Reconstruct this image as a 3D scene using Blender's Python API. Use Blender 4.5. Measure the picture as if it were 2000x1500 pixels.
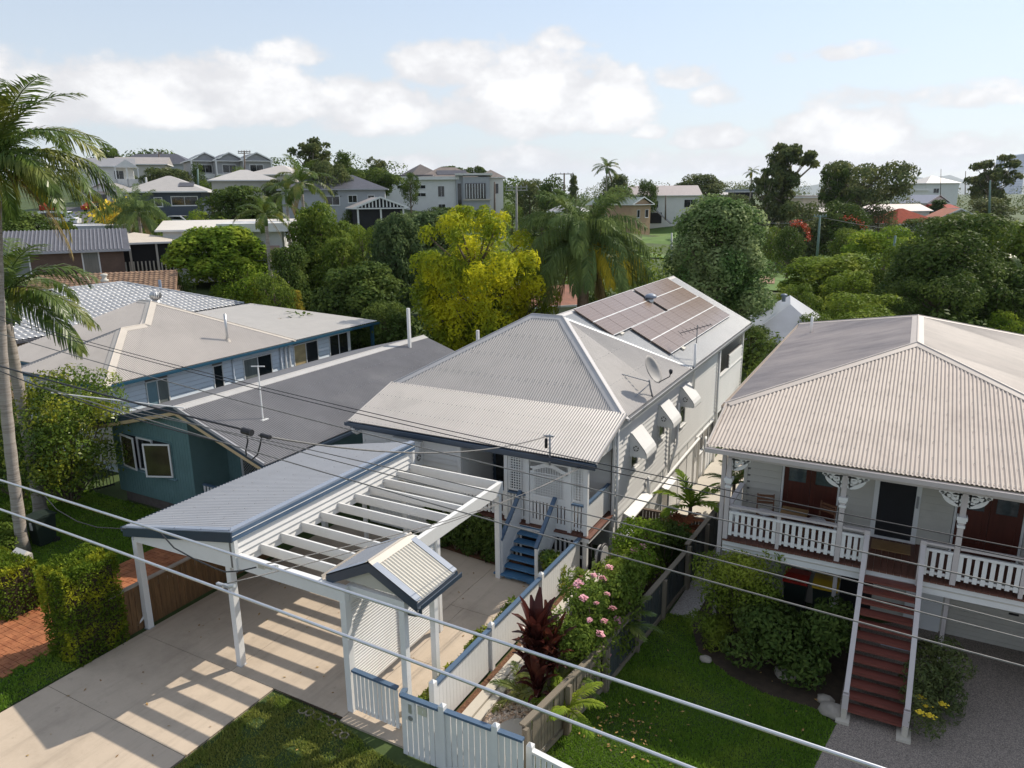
import bpy, math, random
import numpy as np
from mathutils import Vector, Matrix
V = Vector
rad = math.radians
for o in list(bpy.data.objects):
    bpy.data.objects.remove(o)
SC = bpy.context.scene
COL = SC.collection
random.seed(5)

# ------------------------------------------------------------------ camera
CAMH = 10.6
FPX, YAW, PITCH, ROLL = 1430.0, rad(-28.6), rad(14.35), rad(-0.55)
_cy, _sy, _cp, _sp = math.cos(YAW), math.sin(YAW), math.cos(PITCH), math.sin(PITCH)
FWD = V((_sy*_cp, _cy*_cp, -_sp)); _r = V((_cy, -_sy, 0)); _u = _r.cross(FWD)
RGT = _r*math.cos(ROLL) + _u*math.sin(ROLL)
UPV = -_r*math.sin(ROLL) + _u*math.cos(ROLL)
FH = V((_sy, _cy, 0)); RH = V((_cy, -_sy, 0))
CP = V((0, 0, CAMH))
cam = bpy.data.cameras.new('camera')
cam.sensor_width = 36.0
cam.lens = FPX*36.0/2000.0
cam.clip_start = 0.1
cam.clip_end = 30000
camo = bpy.data.objects.new('camera', cam)
COL.objects.link(camo)
M4 = Matrix((RGT, UPV, -FWD)).transposed().to_4x4()
M4.translation = CP
camo.matrix_world = M4
SC.camera = camo

# photo pixel (2000 x 1500) -> a direction, met with a plane or a distance
def ray(x, y): return FWD + RGT*((x-1000)/FPX) + UPV*(-(y-750)/FPX)
def onz(x, y, z=0.0):
    r = ray(x, y); return CP + r*((z-CP.z)/r.z)
def onx(x, y, X):
    r = ray(x, y); return CP + r*((X-CP.x)/r.x)
def ony(x, y, Y):
    r = ray(x, y); return CP + r*((Y-CP.y)/r.y)
def at(x, y, d):
    r = ray(x, y); return CP + r*(d/r.dot(FH))

# ------------------------------------------------------------------ light
SUN_EL, SUN_AZ = rad(42), rad(24.5)      # azimuth from +Y towards +X
SUN_DIR = V((math.sin(SUN_AZ)*math.cos(SUN_EL), math.cos(SUN_AZ)*math.cos(SUN_EL), math.sin(SUN_EL)))
sun = bpy.data.lights.new('sun', 'SUN')
sun.energy = 3.8
sun.angle = rad(0.55)
sun.color = (1.0, 0.91, 0.78)
suno = bpy.data.objects.new('sun', sun)
COL.objects.link(suno)
suno.rotation_euler = SUN_DIR.to_track_quat('Z', 'Y').to_euler()
suno.location = (20, 40, 60)

W = bpy.data.worlds.new('World')
SC.world = W
W.use_nodes = True
def build_world():
    nt = W.node_tree; nt.nodes.clear()
    N, L = nt.nodes.new, nt.links.new
    def put(sock, v):
        if isinstance(v, bpy.types.NodeSocket): L(v, sock)
        else: sock.default_value = v
    def mth(op, a, b=0.0, c=0.0, clamp=False):
        n = N('ShaderNodeMath'); n.operation = op; n.use_clamp = clamp
        put(n.inputs[0], a); put(n.inputs[1], b); put(n.inputs[2], c)
        return n.outputs[0]
    def sstep(v, a, b):
        n = N('ShaderNodeMapRange'); n.interpolation_type = 'SMOOTHSTEP'
        put(n.inputs[0], v); n.inputs[1].default_value = a; n.inputs[2].default_value = b
        return n.outputs[0]
    out = N('ShaderNodeOutputWorld'); bg = N('ShaderNodeBackground')
    sky = N('ShaderNodeTexSky'); sky.sky_type = 'NISHITA'; sky.sun_disc = False
    sky.sun_elevation = SUN_EL; sky.sun_rotation = SUN_AZ
    sky.air_density = 1.0; sky.dust_density = 0.25; sky.ozone_density = 1.2; sky.altitude = 30
    tc = N('ShaderNodeTexCoord')
    def dot(v):
        n = N('ShaderNodeVectorMath'); n.operation = 'DOT_PRODUCT'
        L(tc.outputs['Generated'], n.inputs[0]); n.inputs[1].default_value = v; return n.outputs['Value']
    az = mth('ARCTAN2', dot(RH), dot(FH)); el = mth('ARCSINE', dot((0, 0, 1)))
    cmb = N('ShaderNodeCombineXYZ'); L(az, cmb.inputs[0]); L(mth('MULTIPLY', el, 1.5), cmb.inputs[1])
    def noise(scale, detail, rough, off=0.0):
        n = N('ShaderNodeTexNoise'); n.inputs['Scale'].default_value = scale
        n.inputs['Detail'].default_value = detail; n.inputs['Roughness'].default_value = rough
        ad = N('ShaderNodeVectorMath'); ad.operation = 'ADD'; L(cmb.outputs[0], ad.inputs[0])
        ad.inputs[1].default_value = (off, off*0.7, off*1.3); L(ad.outputs[0], n.inputs['Vector'])
        return mth('SUBTRACT', n.outputs['Fac'], 0.5)
    n1 = noise(9, 7, 0.6, 3.0); n2 = noise(26, 6, 0.6, 7.0); nb = noise(3.2, 3, 0.5, 11.3)
    turb = mth('ADD', mth('MULTIPLY', n1, 2.0), mth('MULTIPLY', n2, 1.1))
    # cumulus banks seen in the view: (pixel x, pixel y of the base third, half width, half height, strength)
    blobs = [(60, 205, 190, 95, .9), (230, 205, 170, 90, .95), (400, 165, 100, 62, 1.1), (500, 205, 160, 85, 1.05), (330, 225, 200, 45, .8),
             (740, 225, 150, 85, 1.05), (680, 190, 70, 50, .9), (870, 140, 130, 66, 1.1), (1030, 210, 180, 125, 1.25), (1160, 215, 130, 100, 1.2), (930, 225, 150, 50, .9),
             (1340, 155, 75, 36, .7), (1400, 195, 55, 36, .6), (1385, 278, 85, 38, 1.0), (1270, 262, 40, 20, .6), (1650, 275, 170, 72, 1.1),
             (1830, 295, 170, 44, .8), (1500, 325, 500, 46, .7), (1020, 325, 280, 44, .7), (1700, 195, 130, 32, .6),
             (1620, 110, 110, 24, .55), (1900, 195, 90, 32, .6), (580, 110, 80, 36, .55), (1090, 85, 90, 36, .55), (820, 335, 90, 40, .8)]
    field = None
    for (x, y, hw, hh, s) in blobs:
        r = ray(x, y).normalized()
        a0 = math.atan2(r.dot(RH), r.dot(FH)); e0 = math.asin(r.z)
        da = mth('DIVIDE', mth('SUBTRACT', az, a0), hw/FPX)
        de = mth('SUBTRACT', el, e0)
        up = mth('DIVIDE', mth('MAXIMUM', de, 0.0), hh/FPX)
        dn = mth('DIVIDE', mth('MINIMUM', de, 0.0), hh*0.5/FPX)
        q = mth('ADD', mth('MULTIPLY', da, da), mth('ADD', mth('MULTIPLY', up, up), mth('MULTIPLY', dn, dn)))
        b = mth('MULTIPLY', mth('SUBTRACT', 1.0, q), s)
        field = b if field is None else mth('SMOOTH_MAX', field, b, 0.25)
    # broken cloud all round, thickened out of view overhead to add warm fill
    hi = sstep(el, .30, .45)
    off = mth('ADD', mth('MULTIPLY', mth('MULTIPLY', mth('ABSOLUTE', mth('SUBTRACT', el, 0.12)), 6.0), mth('SUBTRACT', 1.0, hi)), mth('SUBTRACT', .75, mth('MULTIPLY', hi, .75)))
    band = mth('SUBTRACT', mth('MULTIPLY', nb, 5.0), off)
    field = mth('SMOOTH_MAX', field, band, 0.2)
    dens = mth('ADD', mth('MAXIMUM', field, -1.6), turb)
    alpha = mth('MULTIPLY', sstep(dens, 0.08, 0.62), 0.94)
    lit = sstep(mth('ADD', mth('MULTIPLY', dens, 0.55), mth('MULTIPLY', n1, 1.6)), 0.05, 0.95)
    cr = N('ShaderNodeMix'); cr.data_type = 'RGBA'; L(lit, cr.inputs[0])
    cr.inputs[6].default_value = (4.8, 4.75, 4.85, 1); cr.inputs[7].default_value = (6.9, 6.85, 6.8, 1)
    # thin haze veil towards the horizon is the sky's own
    veil = N('ShaderNodeMix'); veil.data_type = 'RGBA'
    L(mth('ADD', mth('MULTIPLY', mth('SUBTRACT', 1.0, sstep(el, -.02, .45)), .45), .36), veil.inputs[0]); L(sky.outputs[0], veil.inputs[6]); veil.inputs[7].default_value = (4.2, 4.45, 4.75, 1)
    mx = N('ShaderNodeMix'); mx.data_type = 'RGBA'; L(alpha, mx.inputs[0])
    L(veil.outputs[2], mx.inputs[6]); L(cr.outputs[2], mx.inputs[7])
    L(mx.outputs[2], bg.inputs[0]); bg.inputs[1].default_value = 0.125
    L(bg.outputs[0], out.inputs[0])
build_world()
SC.view_settings.view_transform = 'Standard'
SC.view_settings.look = 'None'
SC.view_settings.gamma = 1.0
SC.view_settings.exposure = 0.47
SC.view_settings.use_curve_mapping = False
SC.render.engine = 'CYCLES'

# ------------------------------------------------------------------ helpers
FR = {}
def thing(name, loc, label, cat, group=None, rz=0.0):
    o = bpy.data.objects.new(name, None); COL.objects.link(o)
    o.empty_display_size = 0.3
    o.location = loc; o.rotation_euler = (0, 0, rz)
    o['label'] = label; o['category'] = cat
    if group: o['group'] = group
    FR[o.name] = (V(loc), rz)
    return o
def tag(o, label=None, cat=None, group=None, kind=None):
    if label: o['label'] = label
    if cat: o['category'] = cat
    if group: o['group'] = group
    if kind: o['kind'] = kind
    return o
def put(name, me, parent=None, loc=(0, 0, 0), rot=(0, 0, 0), scale=(1, 1, 1)):
    o = bpy.data.objects.new(name, me); COL.objects.link(o)
    if parent is not None: o.parent = parent
    o.location = loc; o.rotation_euler = rot; o.scale = scale
    return o
def loc_in(parent, p):
    """world point -> the frame of parent's thing"""
    l, rz = FR[parent.name]
    return Matrix.Rotation(-rz, 3, 'Z') @ (V(p)-l)

class MB:
    def __init__(s): s.v = []; s.f = []
    def add(s, vs, fs):
        n = len(s.v); s.v += [tuple(v) for v in vs]; s.f += [tuple(n+i for i in f) for f in fs]; return s
    def box(s, a, b):
        (x0, y0, z0), (x1, y1, z1) = a, b
        return s.add([(x0, y0, z0), (x1, y0, z0), (x1, y1, z0), (x0, y1, z0), (x0, y0, z1), (x1, y0, z1), (x1, y1, z1), (x0, y1, z1)],
                     [(0, 3, 2, 1), (4, 5, 6, 7), (0, 1, 5, 4), (1, 2, 6, 5), (2, 3, 7, 6), (3, 0, 4, 7)])
    def cbox(s, c, sx, sy, sz): return s.box((c[0]-sx/2, c[1]-sy/2, c[2]-sz/2), (c[0]+sx/2, c[1]+sy/2, c[2]+sz/2))
    def beam(s, p, q, w, h, up=(0, 0, 1)):
        p, q = V(p), V(q); t = (q-p).normalized(); up = V(up)
        if abs(t.dot(up)) > 0.99: up = V((0, 1, 0))
        a = t.cross(up).normalized()*(w/2); b = a.cross(t).normalized()*(h/2)
        vs = [p-a-b, p+a-b, p+a+b, p-a+b, q-a-b, q+a-b, q+a+b, q-a+b]
        return s.add(vs, [(0, 3, 2, 1), (4, 5, 6, 7), (0, 1, 5, 4), (1, 2, 6, 5), (2, 3, 7, 6), (3, 0, 4, 7)])
    def prism(s, poly, vec):
        n = len(poly); vec = V(vec); a = [V(p) for p in poly]
        return s.add(a+[p+vec for p in a], [tuple(range(n-1, -1, -1)), tuple(range(n, 2*n))] + [(i, (i+1) % n, n+(i+1) % n, n+i) for i in range(n)])
    def poly(s, pts): return s.add(pts, [tuple(range(len(pts)))])
    def tube(s, pts, r, n=8, cap=True):
        pts = [V(p) for p in pts]; m = len(pts)
        rs = r if isinstance(r, (list, tuple)) else [r]*m
        vs = []; ref = None
        for i, p in enumerate(pts):
            t = (pts[min(i+1, m-1)]-pts[max(i-1, 0)]).normalized()
            if ref is None: ref = V((0, 0, 1)) if abs(t.z) < 0.9 else V((1, 0, 0))
            a = t.cross(ref)
            if a.length < 1e-4: a = t.orthogonal()
            a.normalize(); b = t.cross(a).normalized(); ref = -b if False else a.cross(t)
            for k in range(n):
                an = 2*math.pi*k/n; vs.append(p+(a*math.cos(an)+b*math.sin(an))*rs[i])
        fs = [(i*n+k, i*n+(k+1) % n, (i+1)*n+(k+1) % n, (i+1)*n+k) for i in range(m-1) for k in range(n)]
        if cap: fs += [tuple(range(n-1, -1, -1)), tuple((m-1)*n+k for k in range(n))]
        return s.add(vs, fs)
    def lathe(s, c, prof, n=12):
        c = V(c); m = len(prof)
        vs = [c+V((r*math.cos(2*math.pi*k/n), r*math.sin(2*math.pi*k/n), z)) for (r, z) in prof for k in range(n)]
        fs = [(i*n+k, i*n+(k+1) % n, (i+1)*n+(k+1) % n, (i+1)*n+k) for i in range(m-1) for k in range(n)]
        fs += [tuple(range(n-1, -1, -1)), tuple((m-1)*n+k for k in range(n))]
        return s.add(vs, fs)
    def profile(s, p, q, prof, out):
        """2D profile (out, up) swept straight from p to q"""
        p, q, o = V(p), V(q), V(out).normalized(); n = len(prof)
        vs = [e+o*a+V((0, 0, b)) for e in (p, q) for (a, b) in prof]
        return s.add(vs, [tuple(range(n)), tuple(range(2*n-1, n-1, -1))] + [(i, n+i, n+(i+1) % n, (i+1) % n) for i in range(n)])
    def mesh(s, name, mat=None, smooth=False, off=None, rz=0.0):
        me = bpy.data.meshes.new(name)
        vs = s.v
        if off is not None:
            R = Matrix.Rotation(-rz, 3, 'Z'); vs = [R @ (V(v)-off) for v in vs]
        me.from_pydata([tuple(v) for v in vs], [], s.f)
        if mat: me.materials.append(mat)
        if smooth: me.polygons.foreach_set('use_smooth', [True]*len(me.polygons))
        me.update()
        return me
    def build(s, name, mat, parent=None, smooth=False, label=None, cat=None, group=None, kind=None, local=False):
        if parent is None:
            a = np.array(s.v); c = V(((a[:, 0].min()+a[:, 0].max())/2, (a[:, 1].min()+a[:, 1].max())/2, a[:, 2].min()))
            o = put(name, s.mesh(name, mat, smooth, c), None, c); FR[o.name] = (c, 0.0)
        else:
            l, rz = FR[parent.name]
            o = put(name, s.mesh(name, mat, smooth, None if local else l, rz), parent); FR[o.name] = (l, rz)
        return tag(o, label, cat, group, kind)

def fast_mesh(name, verts, nper, mat):
    """verts: (n*nper,3) array; every nper verts one face"""
    me = bpy.data.meshes.new(name); n = len(verts)
    me.vertices.add(n); me.vertices.foreach_set('co', np.asarray(verts, dtype=np.float32).ravel())
    m = n//nper
    me.loops.add(n); me.loops.foreach_set('vertex_index', np.arange(n, dtype=np.int32))
    me.polygons.add(m); me.polygons.foreach_set('loop_start', np.arange(0, n, nper, dtype=np.int32))
    me.polygons.foreach_set('loop_total', np.full(m, nper, dtype=np.int32))
    me.materials.append(mat); me.update(calc_edges=True); me.validate()
    return me

# ------------------------------------------------------------------ materials
def mat(name, col, rough=0.6, var=0.10, vs=1.2, metal=0.0, bump=0.0, bs=40.0, col2=None, c2lo=0.55, c2hi=0.75, c2s=0.8, spec=0.4, stretch=(1, 1, 1), emit=None):
    m = bpy.data.materials.new(name); m.use_nodes = True
    nt = m.node_tree; N, L = nt.nodes.new, nt.links.new
    b = nt.nodes['Principled BSDF']
    b.inputs['Roughness'].default_value = rough; b.inputs['Metallic'].default_value = metal
    b.inputs['Specular IOR Level'].default_value = spec
    geo = N('ShaderNodeNewGeometry'); mp = N('ShaderNodeMapping'); L(geo.outputs['Position'], mp.inputs[0]); mp.inputs['Scale'].default_value = stretch
    n1 = N('ShaderNodeTexNoise'); n1.inputs['Scale'].default_value = vs; n1.inputs['Detail'].default_value = 6; n1.inputs['Roughness'].default_value = 0.65
    L(mp.outputs[0], n1.inputs['Vector'])
    mr = N('ShaderNodeMapRange'); L(n1.outputs['Fac'], mr.inputs[0])
    mr.inputs[1].default_value = 0.25; mr.inputs[2].default_value = 0.75; mr.inputs[3].default_value = 1-var; mr.inputs[4].default_value = 1+var
    mul = N('ShaderNodeMix'); mul.data_type = 'RGBA'; mul.blend_type = 'MULTIPLY'; mul.inputs[0].default_value = 1
    if col2:
        n2 = N('ShaderNodeTexNoise'); n2.inputs['Scale'].default_value = c2s; n2.inputs['Detail'].default_value = 7; n2.inputs['Roughness'].default_value = 0.7
        L(mp.outputs[0], n2.inputs['Vector'])
        r2 = N('ShaderNodeMapRange'); L(n2.outputs['Fac'], r2.inputs[0]); r2.inputs[1].default_value = c2lo; r2.inputs[2].default_value = c2hi
        mc = N('ShaderNodeMix'); mc.data_type = 'RGBA'; L(r2.outputs[0], mc.inputs[0])
        mc.inputs[6].default_value = (*col, 1); mc.inputs[7].default_value = (*col2, 1); L(mc.outputs[2], mul.inputs[6])
    else: mul.inputs[6].default_value = (*col, 1)
    cb = N('ShaderNodeCombineColor'); [L(mr.outputs[0], cb.inputs[i]) for i in range(3)]
    L(cb.outputs[0], mul.inputs[7]); L(mul.outputs[2], b.inputs['Base Color'])
    if bump:
        n3 = N('ShaderNodeTexNoise'); n3.inputs['Scale'].default_value = bs; n3.inputs['Detail'].default_value = 4; L(mp.outputs[0], n3.inputs['Vector'])
        bp = N('ShaderNodeBump'); bp.inputs['Strength'].default_value = bump; bp.inputs['Distance'].default_value = 0.02
        L(n3.outputs['Fac'], bp.inputs['Height']); L(bp.outputs[0], b.inputs['Normal'])
    return m

def leafmat(name, c1, c2, c3=None, trans=0.35, rough=0.5, hscale=0.5, spec=0.03, lo=0.5, hi=0.68):
    """per-leaf colour between c1 and c2, clumps of new growth in c3"""
    m = bpy.data.materials.new(name); m.use_nodes = True
    nt = m.node_tree; N, L = nt.nodes.new, nt.links.new
    b = nt.nodes['Principled BSDF']; out = nt.nodes['Material Output']
    b.inputs['Roughness'].default_value = rough; b.inputs['Specular IOR Level'].default_value = spec
    g = N('ShaderNodeNewGeometry')
    mx = N('ShaderNodeMix'); mx.data_type = 'RGBA'; L(g.outputs['Random Per Island'], mx.inputs[0])
    mx.inputs[6].default_value = (*c1, 1); mx.inputs[7].default_value = (*c2, 1)
    col = mx.outputs[2]
    if c3:
        n = N('ShaderNodeTexNoise'); n.inputs['Scale'].default_value = hscale; n.inputs['Detail'].default_value = 3
        L(g.outputs['Position'], n.inputs['Vector'])
        r = N('ShaderNodeMapRange'); r.inputs[1].default_value = lo; r.inputs[2].default_value = hi; L(n.outputs['Fac'], r.inputs[0])
        m3 = N('ShaderNodeMix'); m3.data_type = 'RGBA'; L(r.outputs[0], m3.inputs[0]); L(col, m3.inputs[6]); m3.inputs[7].default_value = (*c3, 1); col = m3.outputs[2]
    L(col, b.inputs['Base Color'])
    t = N('ShaderNodeBsdfTranslucent'); L(col, t.inputs[0])
    ms = N('ShaderNodeMixShader'); ms.inputs[0].default_value = trans
    L(b.outputs[0], ms.inputs[1]); L(t.outputs[0], ms.inputs[2]); L(ms.outputs[0], out.inputs[0])
    return m

WHITE = mat('white paint', (.70, .70, .69), .5, .05, 1.5, col2=(.60, .59, .565), c2lo=.6, c2hi=.85, c2s=1.2)
BOARD = mat('white weatherboard paint', (.66, .655, .64), .55, .05, 1.2, col2=(.58, .57, .545), c2lo=.6, c2hi=.85, c2s=.9)
CREAM = mat('cream grey weatherboard paint', (.50, .475, .42), .6, .07, 1.2, col2=(.41, .385, .34), c2lo=.55, c2hi=.85, c2s=1.1)
POSTG = mat('warm grey post paint', (.50, .46, .45), .5, .06, 2)
PALEBLUE = mat('pale blue weatherboard paint', (.62, .68, .74), .5, .05, 1.2, col2=(.52, .57, .60), c2lo=.6, c2hi=.85)
NAVY = mat('navy trim paint', (.035, .055, .085), .35, .1, 2)
STEELBLUE = mat('blue rail paint', (.07, .118, .19), .45, .12, 2, col2=(.10, .15, .22), c2lo=.5, c2hi=.8)
TREADBLUE = mat('blue tread paint', (.06, .16, .29), .5, .15, 3, col2=(.11, .21, .33), c2lo=.5, c2hi=.75, c2s=4)
FLASH = mat('blue grey flashing', (.23, .27, .34), .45, .06, 2)
ROOF_MAIN = mat('light grey painted iron', (.41, .385, .365), .42, .07, .9, col2=(.31, .295, .28), c2lo=.5, c2hi=.8, c2s=.6, bump=.05, bs=8)
ROOF_BACK = mat('zinc grey new iron', (.36, .37, .38), .4, .06, 1.0, metal=.1, col2=(.30, .30, .31), c2lo=.55, c2hi=.8)
ROOF_RIGHT = mat('beige grey aged iron', (.43, .37, .325), .6, .10, .8, col2=(.31, .262, .23), c2lo=.48, c2hi=.75, c2s=.7, bump=.05, bs=8)
ROOF_MID = mat('slate grey iron', (.185, .182, .19), .5, .12, .8, col2=(.235, .23, .232), c2lo=.5, c2hi=.8, c2s=.5)
ROOF_BLUE = mat('warm grey iron', (.46, .425, .395), .55, .07, .8, col2=(.39, .36, .335), c2lo=.5, c2hi=.8, c2s=.5)
ROOF_SKIL = mat('white sheet roof with rust', (.50, .475, .44), .5, .08, 1, col2=(.36, .17, .08), c2lo=.66, c2hi=.78, c2s=.55)
ROOF_CARPORT = mat('pale grey new iron', (.46, .46, .47), .4, .05, 1.2)
CAPL = mat('ridge capping', (.44, .425, .42), .4, .06, 1.5)
CAPCREAM = mat('cream ridge capping', (.50, .455, .40), .45, .06, 1.5)
TEAL = mat('teal wall paint', (.11, .20, .205), .65, .10, 1.5, col2=(.145, .24, .24), c2lo=.5, c2hi=.8)
BLUEGUT = mat('blue gutter paint', (.02, .085, .14), .4, .1, 2)
CREAMFASC = mat('cream fascia paint', (.52, .40, .24), .5, .1, 2)
GLASS = mat('window glass', (.012, .015, .018), .06, .3, 1.0, spec=.6)
CURTGLASS = mat('curtained window glass', (.16, .175, .165), .12, .25, 1.5, spec=.6, stretch=(6, 6, .4))
TEALDOOR = mat('teal sash', (.18, .28, .32), .3, .1, 2)
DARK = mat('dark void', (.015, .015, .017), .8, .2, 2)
REDWOOD = mat('dark red door timber', (.075, .018, .012), .35, .3, 2, stretch=(8, 8, .8))
TREADRED = mat('red brown tread paint', (.17, .052, .038), .5, .25, 3, col2=(.10, .04, .032), c2lo=.5, c2hi=.75, c2s=2.5, stretch=(1, 6, 6))
DECKWOOD = mat('deck timber', (.13, .055, .038), .55, .25, 3, stretch=(8, 1, 1))
DARKDECK = mat('brown stair landing', (.055, .028, .018), .55, .25, 3)
PINE = mat('treated pine paling', (.19, .105, .045), .7, .35, 2.5, col2=(.09, .05, .025), c2lo=.45, c2hi=.75, c2s=3, stretch=(6, 6, .6), bump=.2, bs=30)
GREYPINE = mat('weathered grey paling', (.21, .175, .13), .8, .3, 3, col2=(.10, .095, .075), c2lo=.45, c2hi=.75, c2s=3, stretch=(6, 6, .5), bump=.25, bs=30)
DARKFENCE = mat('dark stained paling', (.045, .055, .055), .7, .35, 3, col2=(.09, .08, .065), c2lo=.5, c2hi=.8, stretch=(6, 6, .5), bump=.2)
CONC = mat('driveway concrete', (.49, .405, .315), .85, .10, .7, col2=(.34, .275, .21), c2lo=.48, c2hi=.80, c2s=.45, bump=.12, bs=90)
def stain(m):
    nt = m.node_tree; N, L = nt.nodes.new, nt.links.new; b = nt.nodes['Principled BSDF']; src = b.inputs['Base Color'].links[0].from_socket
    g = N('ShaderNodeNewGeometry'); col = src
    for (sc, st, lo, hi, dk) in ((1.1, (2.2, .16, 1), .50, .72, .80), (7.0, (1, 1, 1), .60, .72, .86), (2.6, (1, 1, 1), .62, .70, .78), (38.0, (1, 1, 1), .66, .72, .80)):
        mp = N('ShaderNodeMapping'); mp.inputs['Scale'].default_value = st; L(g.outputs['Position'], mp.inputs[0])
        n = N('ShaderNodeTexNoise'); n.inputs['Scale'].default_value = sc; n.inputs['Detail'].default_value = 8; n.inputs['Roughness'].default_value = .7; L(mp.outputs[0], n.inputs['Vector'])
        r = N('ShaderNodeMapRange'); L(n.outputs['Fac'], r.inputs[0]); r.inputs[1].default_value = lo; r.inputs[2].default_value = hi; r.inputs[3].default_value = 1; r.inputs[4].default_value = dk
        c = N('ShaderNodeCombineColor'); [L(r.outputs[0], c.inputs[i]) for i in range(3)]
        x = N('ShaderNodeMix'); x.data_type = 'RGBA'; x.blend_type = 'MULTIPLY'; x.inputs[0].default_value = 1; L(col, x.inputs[6]); L(c.outputs[0], x.inputs[7]); col = x.outputs[2]
    L(col, b.inputs['Base Color'])
stain(CONC)
CONCL = mat('light concrete', (.50, .46, .39), .85, .08, 1, bump=.08, bs=80)
AGG = mat('exposed aggregate', (.34, .285, .24), .85, .55, 45, col2=(.13, .11, .095), c2lo=.42, c2hi=.6, c2s=55, bump=.5, bs=60)
BRICKM = mat('terracotta paver', (.34, .13, .055), .8, .35, 2.2, col2=(.24, .075, .03), c2lo=.45, c2hi=.7, c2s=3.2, bump=.15, bs=50)
SAND = mat('joint sand', (.20, .12, .07), .9, .2, 4)
MULCH = mat('bark mulch', (.11, .05, .025), .9, .55, 14, col2=(.22, .12, .06), c2lo=.52, c2hi=.64, c2s=30, bump=.7, bs=35)
GRAVEL = mat('pale gravel', (.33, .30, .28), .9, .5, 28, col2=(.50, .48, .45), c2lo=.5, c2hi=.62, c2s=40, bump=.6, bs=45)
PEBBLE = mat('river pebble', (.55, .39, .27), .6, .45, 9, col2=(.70, .63, .54), c2lo=.45, c2hi=.6, c2s=11)
SOIL = mat('garden soil', (.05, .035, .022), .95, .4, 5, bump=.5, bs=25)
GROUND = mat('rough grass ground', (.055, .085, .022), .9, .35, .5, col2=(.10, .085, .04), c2lo=.55, c2hi=.75, c2s=.12, bump=.4, bs=12)
FIELD = mat('mown park grass', (.085, .16, .028), .9, .25, .3, col2=(.12, .15, .04), c2lo=.5, c2hi=.75, c2s=.15, bump=.3, bs=10)
LAWN = mat('lawn soil', (.035, .06, .012), .95, .3, 4, col2=(.08, .065, .03), c2lo=.6, c2hi=.75, c2s=1.5)
ASPH = mat('asphalt', (.10, .10, .105), .9, .2, 2)
PVC = mat('white pipe plastic', (.72, .72, .71), .35, .04, 2)
GREYMET = mat('grey steel', (.30, .31, .33), .45, .1, 3, metal=.4)
SILVER = mat('silver cable', (.62, .63, .66), .32, .08, 8, metal=.75)
BLACKCAB = mat('dark cable', (.03, .03, .035), .5, .1, 5)
TWIST = mat('weathered cable', (.16, .155, .15), .5, .3, 12)
GALV = mat('galvanised steel', (.52, .53, .54), .35, .12, 4, metal=.6)
CHAIRWOOD = mat('oiled chair timber', (.16, .07, .035), .45, .25, 5)
TABLEWOOD = mat('table timber', (.30, .18, .08), .5, .2, 5)
CUSH = mat('pale cushion', (.62, .62, .64), .8, .06, 4)
TRUNKM = mat('tree bark', (.14, .105, .075), .9, .3, 4, bump=.5, bs=20, stretch=(3, 3, .6))
GUMBARK = mat('pale gum bark', (.30, .25, .20), .85, .3, 3, bump=.3, bs=15)
PALMBARK = mat('ringed palm bark', (.36, .32, .28), .85, .22, 5, col2=(.22, .185, .155), c2lo=.45, c2hi=.65, c2s=2.2, stretch=(.6, .6, 9), bump=.4, bs=9)
SHAFTM = mat('green crownshaft', (.10, .16, .05), .45, .2, 2)
REDTILE = mat('red roof tile', (.24, .05, .03), .85, .25, 2, spec=.06)
GREYTILE = mat('glazed grey tile', (.30, .315, .34), .28, .18, 3, col2=(.40, .41, .43), c2lo=.5, c2hi=.75)
BROWNTILE = mat('brown roof tile', (.30, .19, .12), .7, .3, 3, col2=(.17, .10, .065), c2lo=.45, c2hi=.7, c2s=2)
DARKTILE = mat('charcoal tile', (.085, .085, .10), .45, .25, 2)
BROWNBOARD = mat('brown weatherboard', (.12, .075, .055), .6, .2, 2)
TANBRICK = mat('tan render', (.45, .30, .19), .7, .12, 2)
GREYWALL = mat('grey render', (.36, .37, .39), .6, .08, 1)
REDROOF = mat('red sheet roof', (.30, .045, .03), .7, .12, 2, spec=.1)
GREENROOF = mat('green grey roof', (.17, .21, .20), .5, .12, 2)
POLEG = mat('greened timber pole', (.15, .22, .20), .8, .2, 3, stretch=(3, 3, .4))
POLEB = mat('brown timber pole', (.13, .10, .08), .85, .25, 3, stretch=(3, 3, .4))
PINKF = mat('pink petal', (.72, .36, .40), .6, .25, 9)
YELF = mat('yellow petal', (.75, .55, .03), .6, .2, 9)
REDF = mat('red orange petal', (.55, .07, .02), .6, .25, 9)
ROCK = mat('garden rock', (.30, .27, .23), .85, .25, 4, bump=.4, bs=12)
BIN_RED = mat('red bin lid', (.42, .03, .02), .4, .1, 3)
BIN_YEL = mat('yellow bin lid', (.62, .40, .03), .4, .1, 3)
BIN_BODY = mat('dark bin plastic', (.02, .03, .025), .45, .1, 3)
CARRED = mat('red car paint', (.50, .02, .02), .2, .05, 3)
CARWHITE = mat('white car paint', (.75, .76, .77), .2, .05, 3)
CARDARK = mat('dark car paint', (.02, .02, .025), .2, .05, 3)
RUBBER = mat('tyre rubber', (.02, .02, .02), .8, .1, 5)
TOWER = mat('blue tower glass', (.20, .28, .42), .25, .12, .05)
HILLM = mat('wooded hills', (.035, .055, .03), .9, .25, .01)

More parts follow.
